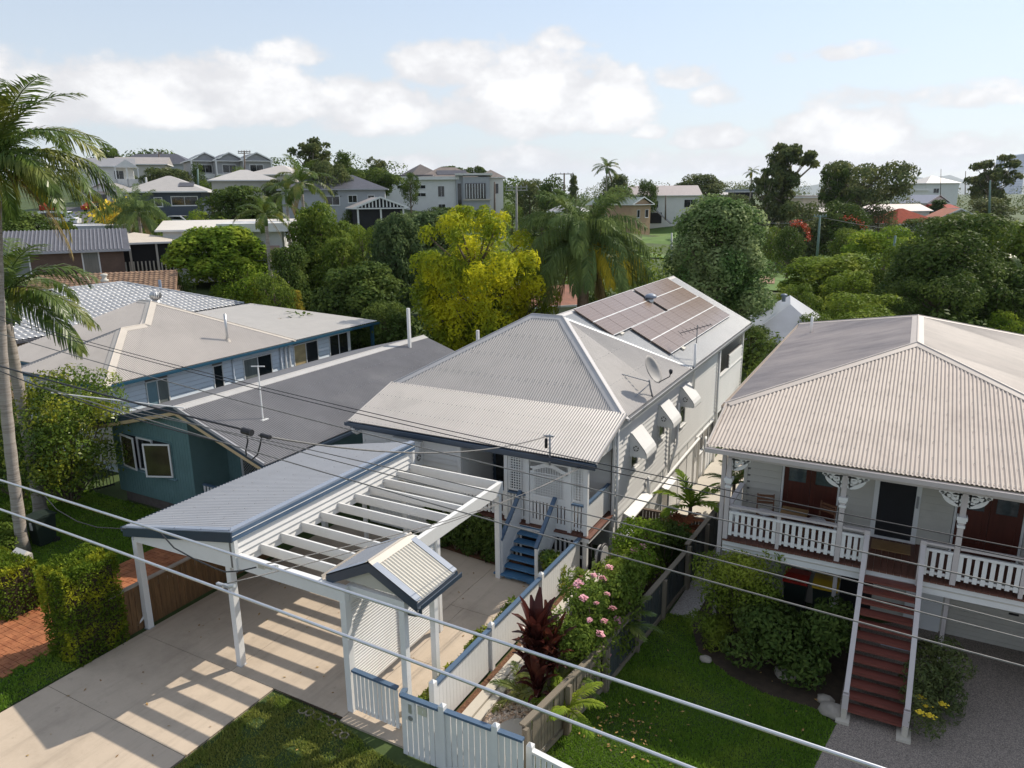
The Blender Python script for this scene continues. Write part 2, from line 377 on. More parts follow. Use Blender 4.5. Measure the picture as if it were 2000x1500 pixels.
LF_DARK = leafmat('dark green leaf', (.050, .088, .022), (.105, .150, .035), (.150, .20, .045), .32)
LF_MID = leafmat('mid green leaf', (.080, .135, .024), (.165, .225, .038), (.23, .28, .045), .38)
LF_BRIGHT = leafmat('bright green leaf', (0.106, 0.187, 0.023), (0.230, 0.324, 0.038), (0.365, 0.421, 0.051), .4)
LF_BLUEG = leafmat('blue green leaf', (.062, .105, .042), (.125, .175, .066), (.165, .215, .08), .32)
LF_OLIVE = leafmat('olive gum leaf', (.075, .105, .042), (.15, .18, .065), (.19, .20, .065), .36)
LF_YEL = leafmat('golden foliage', (.17, .235, .022), (.29, .35, .03), (.64, .61, .03), .45, hscale=.42, lo=.46, hi=.60)
LF_YG = leafmat('yellow green leaf', (.11, .165, .025), (.21, .29, .04), (.30, .35, .05), .4)
LF_TALL = leafmat('silky green leaf', (.075, .145, .045), (.14, .225, .065), (.33, .40, .18), .38, hscale=.45, lo=.44, hi=.60)
LF_HEDGE = leafmat('hedge leaf', (0.068, 0.121, 0.015), (0.164, 0.227, 0.025), (0.422, 0.421, 0.032), .35, hscale=1.5)
LF_SHRUB = leafmat('glossy shrub leaf', (0.068, 0.130, 0.020), (0.173, 0.243, 0.032), (0.384, 0.389, 0.038), .35, rough=.32, hscale=.9, spec=.25)
LF_PALM = leafmat('palm leaflet', (.060, .108, .022), (.130, .185, .038), (.23, .235, .045), .35, rough=.35, hscale=.7, spec=.25)
LF_COCOS = leafmat('plumose palm leaflet', (.085, .135, .045), (.165, .225, .075), (.22, .27, .07), .35, rough=.4, hscale=.35)
LF_GOLDFR = leafmat('yellowing palm leaflet', (.30, .27, .03), (.46, .36, .03), None, .4)
LF_DRYFR = leafmat('dry palm leaflet', (.22, .17, .08), (.34, .27, .13), None, .3)
LF_CORD = leafmat('burgundy strap leaf', (.030, .010, .010), (.085, .022, .016), (.16, .055, .03), .3, rough=.28, hscale=2, spec=.25)
LF_GRASS = leafmat('lawn blade', (.115, .22, .026), (.20, .33, .042), (.25, .35, .05), .4, hscale=.8)
LF_DRYGRASS = leafmat('verge blade', (.19, .23, .05), (.33, .34, .09), (.20, .28, .05), .38, hscale=1.2)
JOINT = mat('shadowed board joint', (.16, .15, .14), .8, .1, 2)
LF_REDY = leafmat('russet new growth leaf', (0.210, 0.225, 0.030), (0.390, 0.300, 0.045), (0.450, 0.180, 0.045), .4, hscale=1)
# ------------------------------------------------------------------ terrain
def sm(a, b, x):
    t = np.clip((x-a)/(b-a), 0, 1); return t*t*(3-2*t)
_ctl = [(1405, 690, 46), (1540, 540, 108), (1620, 490, 147), (1300, 500, 132), (1300, 462, 160), (1330, 436, 180), (1080, 440, 150),
        (840, 412, 156), (960, 408, 156), (700, 452, 112), (330, 442, 100), (200, 402, 133), (480, 362, 150), (420, 352, 160), (100, 418, 112), (118, 446, 98),
        (640, 420, 125), (1750, 462, 150), (1900, 470, 130), (1850, 420, 240), (1980, 425, 300), (1560, 425, 260), (1200, 405, 300), (900, 372, 300), (600, 330, 260),
        (300, 322, 230), (60, 350, 200), (-150, 380, 180), (-200, 470, 90), (1000, 470, 100), (1180, 500, 105), (2150, 480, 120), (2300, 520, 80)]
CTL = [tuple(at(*c)) for c in _ctl]
CTL += [(x, y, 0.0) for x in (-45, -35, -25, -15, -5, 5, 15, 30) for y in (-40, -20, 0, 8, 15)]
CTL += [(-13, 27, -1.4), (-7, 27, -1.55), (-2, 30, -1.3), (4, 30, -1.2), (-13, 38, -1.6), (-5, 40, -1.6), (-20, 27, -.6), (-22, 36, -.4), (12, 40, -1.2), (20, 55, -1.0),
        (-40, 22, .9), (-40, 32, 1.1), (-52, 34, 2.3), (-48, 44, 2.6), (-62, 40, 3.6), (-30, 32, .2), (-34, 44, 1.6), (-26, 52, 1.2), (-16, 52, -.4), (-4, 60, -1.4), (10, 75, -1.2)]
_C = np.array(CTL)
def terrain(x, y):
    x = np.asarray(x, float); y = np.asarray(y, float); sh = x.shape
    X, Y = x.ravel(), y.ravel(); out = np.empty(len(X))
    for i in range(0, len(X), 4000):
        d2 = (X[i:i+4000, None]-_C[None, :, 0])**2+(Y[i:i+4000, None]-_C[None, :, 1])**2+4.0
        w = d2**-1.7; out[i:i+4000] = (w*_C[None, :, 2]).sum(1)/w.sum(1)
    t = sm(18.5, 25.5, Y+np.maximum(0, -33-X)*0.6)
    return (out*t).reshape(sh)
def tz(x, y): return float(terrain(np.array([x]), np.array([y]))[0])

def grid_terrain():
    a = np.concatenate([-np.geomspace(6000, 60, 26), np.linspace(-56, 40, 60), np.geomspace(44, 6000, 28)])
    b = np.concatenate([-np.geomspace(400, 30, 8), np.linspace(-26, 60, 60), np.geomspace(63, 6000, 40)])
    X, Y = np.meshgrid(a, b); Z = terrain(X, Y)
    far = sm(350, 1200, np.hypot(X, Y)); Z = Z*(1-far)+4.0*far-12.0*sm(2500, 6000, np.hypot(X, Y))
    m = MB(); na, nb = len(a), len(b)
    m.v = [tuple(v) for v in np.stack([X.ravel(), Y.ravel(), Z.ravel()-0.03], 1).tolist()]
    m.f = [(j*na+i, j*na+i+1, (j+1)*na+i+1, (j+1)*na+i) for j in range(nb-1) for i in range(na-1)]
    o = m.build('ground', GROUND, smooth=True); tag(o, kind='structure')
grid_terrain()

def sheet(name, pts, mt, z=0.0, kind='structure', th=0.0):
    m = MB()
    if th: m.prism([(x, y, z-th) for x, y in pts], (0, 0, th))
    else: m.poly([(x, y, z) for x, y in pts])
    return m.build(name, mt, kind=kind)

def inside(pts, X, Y):
    ok = np.zeros(len(X), bool); n = len(pts)
    for i in range(n):
        (x1, y1), (x2, y2) = pts[i], pts[(i+1) % n]
        c = ((y1 > Y) != (y2 > Y)) & (X < (x2-x1)*(Y-y1)/(y2-y1+1e-12)+x1); ok ^= c
    return ok
def blades(name, pts, dens, h, mt, label, z=0.0, seed=1, hole=None, wid=.014):
    rg = np.random.default_rng(seed); a = np.array(pts)
    x0, y0 = a.min(0); x1, y1 = a.max(0); n = int((x1-x0)*(y1-y0)*dens)
    X = rg.uniform(x0, x1, n); Y = rg.uniform(y0, y1, n); k = inside(pts, X, Y)
    if hole is not None: k &= hole(X, Y, rg)
    X, Y = X[k], Y[k]; n = len(X)
    hh = h*rg.uniform(.5, 1.25, n)*(0.8+.35*np.sin(X*2.1+1)*np.sin(Y*1.7)); an = rg.uniform(0, 6.283, n); le = rg.uniform(.1, .8, n)*hh
    la = rg.uniform(0, 6.283, n); w = wid*rg.uniform(.7, 1.4, n)
    c, s = np.cos(an)*w, np.sin(an)*w; Z = np.full(n, z)
    v = np.stack([np.stack([X-c, Y-s, Z], 1), np.stack([X+c, Y+s, Z], 1), np.stack([X+np.cos(la)*le, Y+np.sin(la)*le, Z+hh], 1)], 1).reshape(-1, 3)
    org = v.mean(0); org[2] = z
    o = put(name, fast_mesh(name, v-org, 3, mt), None, tuple(org)); FR[o.name] = (V(org), 0)
    return tag(o, label, 'grass', kind='stuff')

# driveway slabs with open joints
dw = sheet('driveway', [(-16.1, -6), (-11.5, -6), (-11.5, 9.85), (-7.62, 9.75), (-7.62, 17.3), (-16.1, 17.3)], SOIL, 0.004)
for (x0, x1, y0, y1) in [(-16.1, -11.5, -6, -1), (-16.1, -11.5, -1, 4.7), (-16.1, -11.5, 4.7, 7.54), (-16.1, -11.5, 7.54, 9.86),
                         (-16.1, -12.86, 9.86, 13.5), (-12.86, -9.5, 9.86, 13.5), (-16.1, -12.86, 13.5, 17.3), (-12.86, -9.9, 13.5, 17.3),
                         (-9.5, -7.62, 9.75, 12.2), (-9.5, -7.62, 12.2, 14.6), (-9.9, -7.62, 14.6, 17.3), (-9.9, -9.5, 13.5, 14.6)]:
    g = .006
    MB().box((x0+g, y0+g, -.05), (x1-g, y1-g, .018)).build('concrete_slab', CONC, dw)

# brick path in basket weave
pth = sheet('brick_path', [(-20.2, 5.0), (-17.45, 5.0), (-17.3, 9.9), (-16.5, 10.3), (-16.5, 14.2), (-19.9, 14.2)], SAND, 0.006)
bm = MB().cbox((0, 0, .02), .226, .110, .04).mesh('brick', BRICKM)
cells = []
for i in range(-85, -66):
    for j in range(20, 61):
        x0, y0 = i*.24, j*.24
        for k in (0, 1):
            if (i+j) % 2: x, y, r = x0+.12, y0+.06+.12*k, 0
            else: x, y, r = x0+.06+.12*k, y0+.12, math.pi/2
            if inside([(-20.2, 5.0), (-17.45, 5.0), (-17.3, 9.9), (-16.5, 10.3), (-16.5, 14.2), (-19.9, 14.2)], np.array([x]), np.array([y]))[0]:
                cells.append((x, y, r))
def seen(x, y):
    d = V((x, y, 0))-CP; c = d.dot(FWD); return (1000+FPX*d.dot(RGT)/c, 750-FPX*d.dot(UPV)/c)
vis = [c for c in cells if -40 < seen(c[0], c[1])[0] < 380 and not (-18.3 < c[0] < -16.3 and 8.6 < c[1] < 12.0)]
vis.sort(key=lambda c: (c[0]**2+c[1]**2)); near = set(vis[:300])
rest = MB()
for c in cells:
    zz = random.uniform(-.004, .006)
    if c in near:
        put('brick', bm, pth, loc_in(pth, (c[0], c[1], .006+zz)), (random.uniform(-.012, .012), random.uniform(-.012, .012), c[2]+random.uniform(-.02, .02)))
    else:
        w, h = (.226, .11) if c[2] == 0 else (.11, .226)
        rest.cbox((c[0], c[1], .02+zz), w, h, .04)
tag(rest.build('bricks', BRICKM, pth), kind='stuff')

# neighbour's aggregate drive, lawns, beds, gravel
lawn_r = [(-5.55, 4.0), (-5.40, 10.2), (-4.99, 13.2), (-4.62, 16.9), (-4.1, 17.0), (-3.5, 15.6), (-2.6, 15.0), (-1.7, 14.75), (-.8, 14.75), (-.35, 14.45), (-.62, 12.9), (-1.2, 10.0), (-2.0, 4.0)]
sheet('aggregate_drive', [(-2.0, 4.0), (9, 4.0), (9, 19.5), (1.2, 19.5), (-.3, 18.6), (-.35, 14.45), (-.62, 12.9), (-1.2, 10.0)], AGG, 0.010)
sheet('lawn', lawn_r, LAWN, 0.006)
blades('lawn_grass', lawn_r, 2600, .060, LF_GRASS, 'bright green lawn beside the dark paling fence', .006, 3)
sheet('garden_bed', [(-4.1, 17.0), (-3.5, 15.6), (-2.6, 15.0), (-1.7, 14.75), (-.8, 14.75), (-.35, 14.45), (-.3, 18.6), (-3.9, 19.4)], SOIL, 0.014)
sheet('gravel_path', [(-4.6, 16.9), (-3.95, 16.9), (-3.85, 22), (-4.4, 22)], GRAVEL, 0.018)
verge = [(-11.42, 4.0), (-11.42, 9.75), (-9.6, 9.72), (-7.7, 9.3), (-5.65, 9.7), (-5.65, 4.0)]
sheet('verge', verge, LAWN, 0.006)
def patchy(X, Y, rg): return rg.random(len(X)) < np.clip(.95-.75*((np.sin(X*5.1+.7)*np.sin(Y*4.3+X)) > .35), .1, 1)
blades('verge_grass', verge, 2600, .075, LF_DRYGRASS, 'patchy olive verge grass beside the concrete driveway', .006, 5, patchy)
lawn_l = [(-30, 2.0), (-16.15, 2.0), (-16.15, 8.6), (-16.6, 9.8), (-17.45, 9.8), (-17.45, 5.0), (-20.2, 5.0), (-19.9, 14.2), (-16.5, 14.2), (-16.5, 15.0), (-30, 15.0)]
sheet('left_lawn', lawn_l, LAWN, 0.003)
blades('left_lawn_grass', lawn_l, 1100, .075, LF_GRASS, 'shaded lawn around the terracotta brick path', .003, 7, wid=.02)
# concrete turf cells showing through the verge
m = MB()
rg = random.Random(9)
for ii in range(30):
    for jj in range(12):
        cx = -11.2+ii*.20+(jj % 2)*.10; cy = 9.62-jj*.175
        nz = math.sin(cx*1.9+.4)*math.sin(cy*2.3+cx*.7)+.35*math.sin(cx*5+cy*3)
        if cy > 9.62-.035*max(0, cx+9.6)*4 or cx > -7.2 or not ((jj < 1 and nz > -.3) or (jj < 2 and nz > .5)): continue
        cx += rg.uniform(-.012, .012); cy += rg.uniform(-.012, .012); dz = rg.uniform(-.012, .006)
        ang = rg.uniform(-.1, .1)+.52; r0, r1 = .112, .080; n = 6
        ring = [(cx+r*math.cos(ang+6.283*i/n), cy+r*math.sin(ang+6.283*i/n), z+dz) for r, z in ((r0, .0), (r0, .036), (r1, .036), (r1, .0)) for i in range(n)]
        m.add(ring, [(a*n+i, a*n+(i+1) % n, (a+1)*n+(i+1) % n, (a+1)*n+i) for a in range(3) for i in range(n)])
tag(m.build('turf_grid', mat('stained turf cell concrete', (.24, .21, .165), .9, .3, 6)), 'broken concrete turf grid cells showing through the verge grass', 'paver', kind='stuff')

# garden strip beside the front stairs: mulch bed under the verandah, planter along the side fence
sheet('mulch_bed', [(-12.3, 17.25), (-9.6, 17.0), (-9.4, 16.6), (-8.2, 16.6), (-7.5, 16.9), (-7.5, 18.6), (-12.3, 18.6)], MULCH, .03)
sheet('planter_soil', [(-7.42, 10.1), (-5.5, 9.9), (-4.6, 20.0), (-7.1, 20.0)], SOIL, .10)
sheet('mulch_strip', [(-7.42, 10.1), (-7.22, 10.1), (-7.2, 17.7), (-7.40, 17.7)], MULCH, .125)
pk = thing('planter_edging', (-7.0, 13.5, .1), 'pale sleeper edging along the white side fence beside pebbles', 'edging')
for y0, y1 in ((10.1, 12.4), (12.42, 15.0), (15.02, 17.7)):
    MB().box((-7.2, y0, .08), (-6.97, y1, .24)).build('sleeper', CONCL, pk)
    MB().box((-6.95, y0, .08), (-6.78, y1, .20)).build('sleeper', CONCL, pk)
sheet('side_path', [(-7.15, 20.5), (-4.7, 20.2), (-4.6, 24), (-5.0, 40), (-7.15, 40)], CONCL, -1.3)
# pebbles
peb = []
rg = random.Random(4)
pm = []
for s in range(4):
    m = MB(); m.lathe((0, 0, 0), [(.006, -.022), (.034, -.014), (.044, .0), (.03, .018), (.006, .025)], 7); pm.append(m.mesh('pebble', PEBBLE, True))
mm = MB()
for k in range(2300):
    x, y = rg.uniform(-6.76, -5.5), rg.uniform(10.1, 13.0)
    a, b2, c2 = rg.uniform(.028, .056), rg.uniform(.024, .045), rg.uniform(.012, .030); an = rg.uniform(0, 6.28)
    ring = []
    for r, z in ((.35, 1.9), (1, 1), (.8, 0)):
        for i in range(6):
            u = 6.283*i/6; px_, py_ = a*r*math.cos(u), b2*r*math.sin(u)
            ring.append((x+px_*math.cos(an)-py_*math.sin(an), y+px_*math.sin(an)+py_*math.cos(an), .10+c2*z))
    mm.add(ring, [(i, (i+1) % 6, 6+(i+1) % 6, 6+i)[::-1] for i in range(6)]+[(6+i, 6+(i+1) % 6, 12+(i+1) % 6, 12+i)[::-1] for i in range(6)]+[tuple(range(6))])
tag(mm.build('pebbles', PEBBLE, smooth=True), 'tan river pebbles spread inside the front corner planter', 'pebbles', kind='stuff')
tag(MB().lathe((-5.85, 10.95, .10), [(.55, 0), (.56, .05), (.52, .07)], 20).build('stepping_stone', CONCL), 'round grey stepping stone set among tan pebbles', 'stone')
# hill street far left and the park strip on the right
def strip(name, pts, wid, mt, dz):
    m = MB(); n = 28
    P = [at(x, y, d) for x, y, d in pts]
    for k in range(len(P)-1):
        for i in range(n):
            a = P[k].lerp(P[k+1], i/n); b = P[k].lerp(P[k+1], (i+1)/n); t = (b-a); t.z = 0; s = V((-t.y, t.x, 0)).normalized()*wid/2
            q = [a-s, b-s, b+s, a+s]; m.poly([(p.x, p.y, tz(p.x, p.y)+dz) for p in q])
    return m.build(name, mt, kind='structure')
strip('hill_road', [(175, 412, 125), (130, 425, 110), (170, 450, 92)], 9, ASPH, .25)
def field(name, px, mt, dz):
    m = MB(); c = [at(*p) for p in px]; n = 14
    for i in range(n):
        for j in range(n):
            def g(u, v):
                p = c[0].lerp(c[1], u).lerp(c[3].lerp(c[2], u), v); return (p.x, p.y, tz(p.x, p.y)+dz)
            m.poly([g(i/n, j/n), g((i+1)/n, j/n), g((i+1)/n, (j+1)/n), g(i/n, (j+1)/n)])
    return m.build(name, mt, smooth=True, kind='structure')
field('park_lawn', [(1470, 600, 80), (1760, 600, 80), (1700, 470, 165), (1440, 480, 160)], FIELD, .12)
field('back_yard_lawn', [(1230, 545, 100), (1330, 545, 100), (1340, 445, 172), (1260, 445, 172)], FIELD, .15)
field('bare_soil_patch', [(1482, 566, 84), (1512, 566, 84), (1512, 552, 92), (1484, 552, 92)], mat('bare brown soil', (.22, .14, .085), .9, .25, 2), .16)
# hills on the horizon
m = MB()
rg = np.random.default_rng(2)
for (xa, xb, d, base, amp) in [(1380, 2300, 9000, 350, 16), (-300, 700, 9000, 372, 6)]:
    n = 60; top = []; bot = []
    for i in range(n+1):
        x = xa+(xb-xa)*i/n; e = math.sin(math.pi*i/n)**.4
        y = 392-(392-base)*e-amp*e*(.5*math.sin(i*.31)+.35*math.sin(i*.83+1)+.3*rg.random())
        top.append(at(x, y, d)); bot.append(at(x, 400, d-1200))
    vs = bot+top+[at(xa+(xb-xa)*i/n, 400, d+1500) for i in range(n+1)]
    m.add(vs, [(r*(n+1)+i, r*(n+1)+i+1, (r+1)*(n+1)+i+1, (r+1)*(n+1)+i) for r in range(2) for i in range(n)])
m.build('hills', HILLM, smooth=True, kind='structure')

# fallen leaves on the lawn and drive
m = MB(); rg = random.Random(12)
for k in range(190):
    if k < 70: x, y, z = rg.gauss(-4.2, .38), rg.gauss(12.2, .45), .055
    elif k < 100: x, y, z = rg.uniform(-4.6, -.8), rg.uniform(11.5, 16), .05
    else: x, y, z = rg.uniform(-15.9, -8.0), rg.uniform(6, 16.5), .022
    if x < -4.9 and x > -7.6: continue
    a = rg.uniform(0, 6.28); l = rg.uniform(.025, .05); u = V((math.cos(a), math.sin(a), rg.uniform(-.2, .4)))*l; w = V((-math.sin(a), math.cos(a), rg.uniform(-.3, .3)))*l*.5; c = V((x, y, z+.012))
    m.poly([c-u, c+w, c+u, c-w])
tag(m.build('fallen_leaves', mat('fallen leaf', (.40, .26, .08), .8, .5, 8, col2=(.20, .10, .04), c2lo=.45, c2hi=.6, c2s=9)), 'scattered tan fallen leaves on lawn and driveway', 'leaves', kind='stuff')
# ------------------------------------------------------------------ building helpers
ZU = V((0, 0, 1))
def corr(name, poly, mt, parent, pitch=.0865, amp=.015, spc=6, label=None, local=False):
    """corrugated sheet filling a flat convex polygon, ribs running down the slope"""
    P = [V(p) for p in poly]; n = (P[1]-P[0]).cross(P[2]-P[0]).normalized()
    if n.z < 0: n = -n
    u = n.cross(ZU) if abs(n.z) < .9999 else V((1, 0, 0))
    u.normalize(); v = n.cross(u).normalized(); o = P[0]
    q = [((p-o).dot(u), (p-o).dot(v)) for p in P]
    u0, u1 = min(a for a, b in q), max(a for a, b in q)
    us = sorted(set([round(u0+1e-4+i*pitch/spc, 5) for i in range(int((u1-u0)/(pitch/spc))+1)]+[a for a, b in q]))
    m = MB(); row = []
    for s in us:
        vs = []
        for i in range(len(q)):
            (a0, b0), (a1, b1) = q[i], q[(i+1) % len(q)]
            if abs(a1-a0) < 1e-9:
                if abs(s-a0) < 1e-6: vs += [b0, b1]
                continue
            t = (s-a0)/(a1-a0)
            if -1e-9 <= t <= 1+1e-9: vs.append(b0+(b1-b0)*t)
        if not vs: continue
        h = amp*(1+math.cos(2*math.pi*s/pitch))
        row.append((o+u*s+v*min(vs)+n*h, o+u*s+v*max(vs)+n*h))
    for i in range(len(row)-1):
        a, b = row[i]; c, d = row[i+1]
        m.add([a, b, d, c], [(0, 1, 2, 3)])
    # weld shared edges
    m2 = MB(); k = len(row)
    m2.v = [tuple(r[0]) for r in row]+[tuple(r[1]) for r in row]
    m2.f = [(i, i+1, k+i+1, k+i) for i in range(k-1)]
    return m2.build(name, mt, parent, smooth=True, label=label, local=local)
def cap(p, q, n1, n2, mt, parent, w=.17, lift=.028, name='ridge_capping', local=False):
    p, q = V(p), V(q); t = (q-p).normalized(); m = MB()
    L = V((0, 0, lift+.02)); sd = []
    for n in (n1, n2):
        s = V(n).normalized().cross(t).normalized()
        if s.z > 0: s = -s
        if abs(s.z) < 1e-4 and sd: s = -sd[0]
        sd.append(s)
    for s in sd:
        a, b = p+L, q+L; c, d = q+s*w+L*.75, p+s*w+L*.75
        m.add([a, b, c, d, a-V((0, 0, .02)), b-V((0, 0, .02)), c-V((0, 0, .03)), d-V((0, 0, .03))],
              [(0, 1, 2, 3), (7, 6, 5, 4), (3, 2, 6, 7), (0, 3, 7, 4), (1, 5, 6, 2)])
    m.tube([p+L, q+L], .022, 6)
    return m.build(name, mt, parent, local=local)
def nrm(a, b, c):
    n = (V(b)-V(a)).cross(V(c)-V(a)).normalized(); return n if n.z > 0 else -n
GUT = [(0, 0), (.115, 0), (.125, .11), (.112, .115), (.10, .02), (.015, .02), (.012, .10), (0, .10)]
def gutter(p, q, out, mt, parent, name='gutter', s=1.0, local=False):
    return MB().profile(p, q, [(a*s, b*s) for a, b in GUT], out).build(name, mt, parent, local=local)
def wall(parent, name, o, u, n, ln, z0, z1, mt, pitch=.16, holes=(), boards=True, board_mat=None, local=False, top=None):
    """backing panel + one weatherboard per course and bay; o is a point on the wall line, holes are (u0,u1,z0,z1)"""
    o, u, n = V(o), V(u).normalized(), V(n).normalized(); m = MB()
    def pt(a, z, d): return V((o.x, o.y, 0))+u*a+n*d+V((0, 0, z))
    m.add([pt(0, z0, 0), pt(ln, z0, 0), pt(ln, z1, 0), pt(0, z1, 0), pt(0, z0, -.1), pt(ln, z0, -.1), pt(ln, z1, -.1), pt(0, z1, -.1)],
          [(0, 1, 2, 3), (7, 6, 5, 4), (0, 4, 5, 1), (3, 2, 6, 7), (1, 5, 6, 2), (0, 3, 7, 4)])
    w = m.build(name, JOINT if boards else mt, parent, local=local)
    if not boards: return w
    z = z0
    while z < z1-.02:
        zt = min(z+pitch, z1); zb = z+.016*pitch/.165
        cuts = sorted((max(0, a), min(ln, b)) for (a, b, c, d) in holes if c < zt-.02 and d > z+.02)
        spans = []; a = 0.0
        for (c, d) in cuts:
            if c > a+.03: spans.append((a, c))
            a = max(a, d)
        if a < ln-.03: spans.append((a, ln))
        for (a, b) in spans:
            q = MB(); g = .002
            q.add([pt(a+g, zb, .002), pt(b-g, zb, .002), pt(b-g, zb, .050), pt(a+g, zb, .050), pt(a+g, zt, .002), pt(b-g, zt, .002), pt(b-g, zt, .008), pt(a+g, zt, .008)],
                  [(0, 3, 2, 1), (4, 5, 6, 7), (0, 1, 5, 4), (1, 2, 6, 5), (2, 3, 7, 6), (3, 0, 4, 7)])
            q.build('weatherboard', board_mat or mt, w, local=local)
        z = zt
    return w
def window(parent, o, u, n, w, h, panes=2, fm=None, gm=None, ft=.055, depth=.06, name='window', local=False, bars=0, gms=None, sill=True):
    """o: lower corner on the wall face; u along, n out of the wall"""
    o, u, n = V(o), V(u).normalized(), V(n).normalized(); fm = fm or WHITE; gm = gm or GLASS; m = MB()
    def bx(q, a0, a1, b0, b1, d0, d1):
        vs = [o+u*a+n*d+ZU*b for d in (d0, d1) for b in (b0, b1) for a in (a0, a1)]
        q.add(vs, [(0, 2, 3, 1), (4, 5, 7, 6), (0, 1, 5, 4), (2, 6, 7, 3), (0, 4, 6, 2), (1, 3, 7, 5)])
    bx(m, 0, w, 0, ft, .0, depth); bx(m, 0, w, h-ft, h, .0, depth); bx(m, 0, ft, ft, h-ft, .0, depth); bx(m, w-ft, w, ft, h-ft, .0, depth)
    iw = w-2*ft; pw = iw/panes
    for k in range(1, panes): bx(m, ft+pw*k-.02, ft+pw*k+.02, ft, h-ft, .0, depth*.85)
    for k in range(bars):
        zb = ft+(h-2*ft)*(k+1)/(bars+1); bx(m, ft, w-ft, zb-.012, zb+.012, .01, depth*.8)
    if sill: bx(m, -.04, w+.04, -.04, -.002, .0, depth+.05)
    f = m.build(name, fm, parent, local=local)
    for k in range(panes):
        q = MB(); bx(q, ft+pw*k, ft+pw*(k+1), ft, h-ft, .012, .026)
        q.build('pane', (gms[k] if gms else gm), f, local=local)
    return f
def copies(name, me, parent, pts, rot=(0, 0, 0)):
    return [put(name, me, parent, loc_in(parent, p), rot) for p in pts]
def vents(center, parent, r=.10, n=V((0, -1, 0)), mt=None):
    """star cut-out disc of a window hood"""
    m = MB(); c = V(center); n = V(n).normalized(); a = n.cross(ZU).normalized(); b = ZU
    pts = []
    for k in range(5):
        t = 6.283*k/5+1.57
        tri = [c+(a*math.cos(t+d)+b*math.sin(t+d))*rr for d, rr in ((-.5, r), (.5, r), (0, r*.45))]
        m.prism(tri, n*.006)
    return m.build('star_cutout', mt or DARK, parent)

def screws(parent, poly, rows, along, mt=None, sz=.011):
    """rows of roof screws on a flat slope"""
    P = [V(p) for p in poly]; n = (P[1]-P[0]).cross(P[2]-P[0]).normalized(); n = n if n.z > 0 else -n
    u = n.cross(ZU).normalized(); v = n.cross(u).normalized(); q = [((p-P[0]).dot(u), (p-P[0]).dot(v)) for p in P]
    v0, v1 = min(b for a, b in q), max(b for a, b in q); u0, u1 = min(a for a, b in q), max(a for a, b in q); m = MB()
    for i in range(rows):
        b = v0+.08+(v1-v0-.16)*i/max(1, rows-1); a = u0+.04
        while a < u1:
            if inside(q, np.array([a]), np.array([b]))[0]:
                c = P[0]+u*a+v*b+n*.032; m.beam(c-n*.004, c+n*.010, sz*2, sz*2, u)
            a += along
    return tag(m.build('roof_screws', mt or GREYMET, parent), kind='stuff')
# ------------------------------------------------------------------ the white house in the middle
H1 = thing('white_house', (-11.2, 20.0, 0), 'white weatherboard house with grey hip roof, solar panels and blue front stairs', 'house')
XL, XR, ZE = -15.62, -6.96, 4.24
YB, YP = 19.62, 23.3                      # front eave of the hip, ridge line
ZP = 6.47
rl, rr_ = V((-11.85, YP, ZP)), V((-10.66, YP, ZP))
fl, fr = V((XL, YB, ZE)), V((XR, YB, ZE))
br, bl = V((XR, 2*YP-YB, ZE)), V((XL, 2*YP-YB, ZE))
rf = MB().poly([fl+V((.1, .1, -.03)), fr+V((-.1, .1, -.03)), rr_-V((0, 0, .05)), rl-V((0, 0, .05))]).build('roof', ROOF_MAIN, H1)
corr('roof_sheet', [fl, fr, rr_, rl], ROOF_MAIN, rf, label='front hip slope of grey corrugated iron')
corr('roof_sheet', [fr, br, rr_], ROOF_MAIN, rf)
corr('roof_sheet', [fl, rl, bl], ROOF_MAIN, rf)
corr('roof_sheet', [bl, rl, rr_, br], ROOF_MAIN, rf)
g0l, g0r = V((XL+.06, 17.42, 3.60)), V((XR-.0, 17.42, 3.60))
b0l, b0r = V((XL+.06, YB+.16, ZE+.13)), V((XR-.0, YB+.16, ZE+.13))
corr('verandah_roof_sheet', [g0l, g0r, b0r, b0l], ROOF_MAIN, rf, label='lower pitched front verandah roof of pale corrugated iron')
screws(rf, [g0l, g0r, b0r, b0l], 4, .173); screws(rf, [fl, fr, rr_, rl], 5, .26); screws(rf, [fr, br, rr_], 5, .26)
nF = nrm(fl, fr, rr_); nR = nrm(fr, br, rr_); nL = nrm(fl, rl, bl); nB = nrm(bl, rl, br)
cap(fr, rr_, nF, nR, CAPL, rf, .2); cap(fl, rl, nF, nL, CAPL, rf, .2); cap(rl, rr_, nF, nB, CAPL, rf, .2); cap(br, rr_, nR, nB, WHITE, rf, .13); cap(bl, rl, nL, nB, CAPL, rf, .2)
# barge edge of the verandah roof on both ends
for x in (g0l.x, g0r.x):
    s = 1 if x > -10 else -1
    MB().beam((x+.015*s, g0l.y, g0l.z-.035), (x+.015*s, b0l.y, b0l.z-.035), .03, .10).build('barge_flashing', CAPL, rf)
gutter((XL-.02, 17.42, 3.47), (XR+.05, 17.42, 3.47), (0, -1, 0), NAVY, rf)
MB().box((XL+.1, 17.45, 3.36), (XR-.02, 17.49, 3.56)).build('fascia', NAVY, rf)
gutter((XR, YB+.25, ZE-.12), (XR, 38.1, ZE-.12), (1, 0, 0), GREYMET, rf)
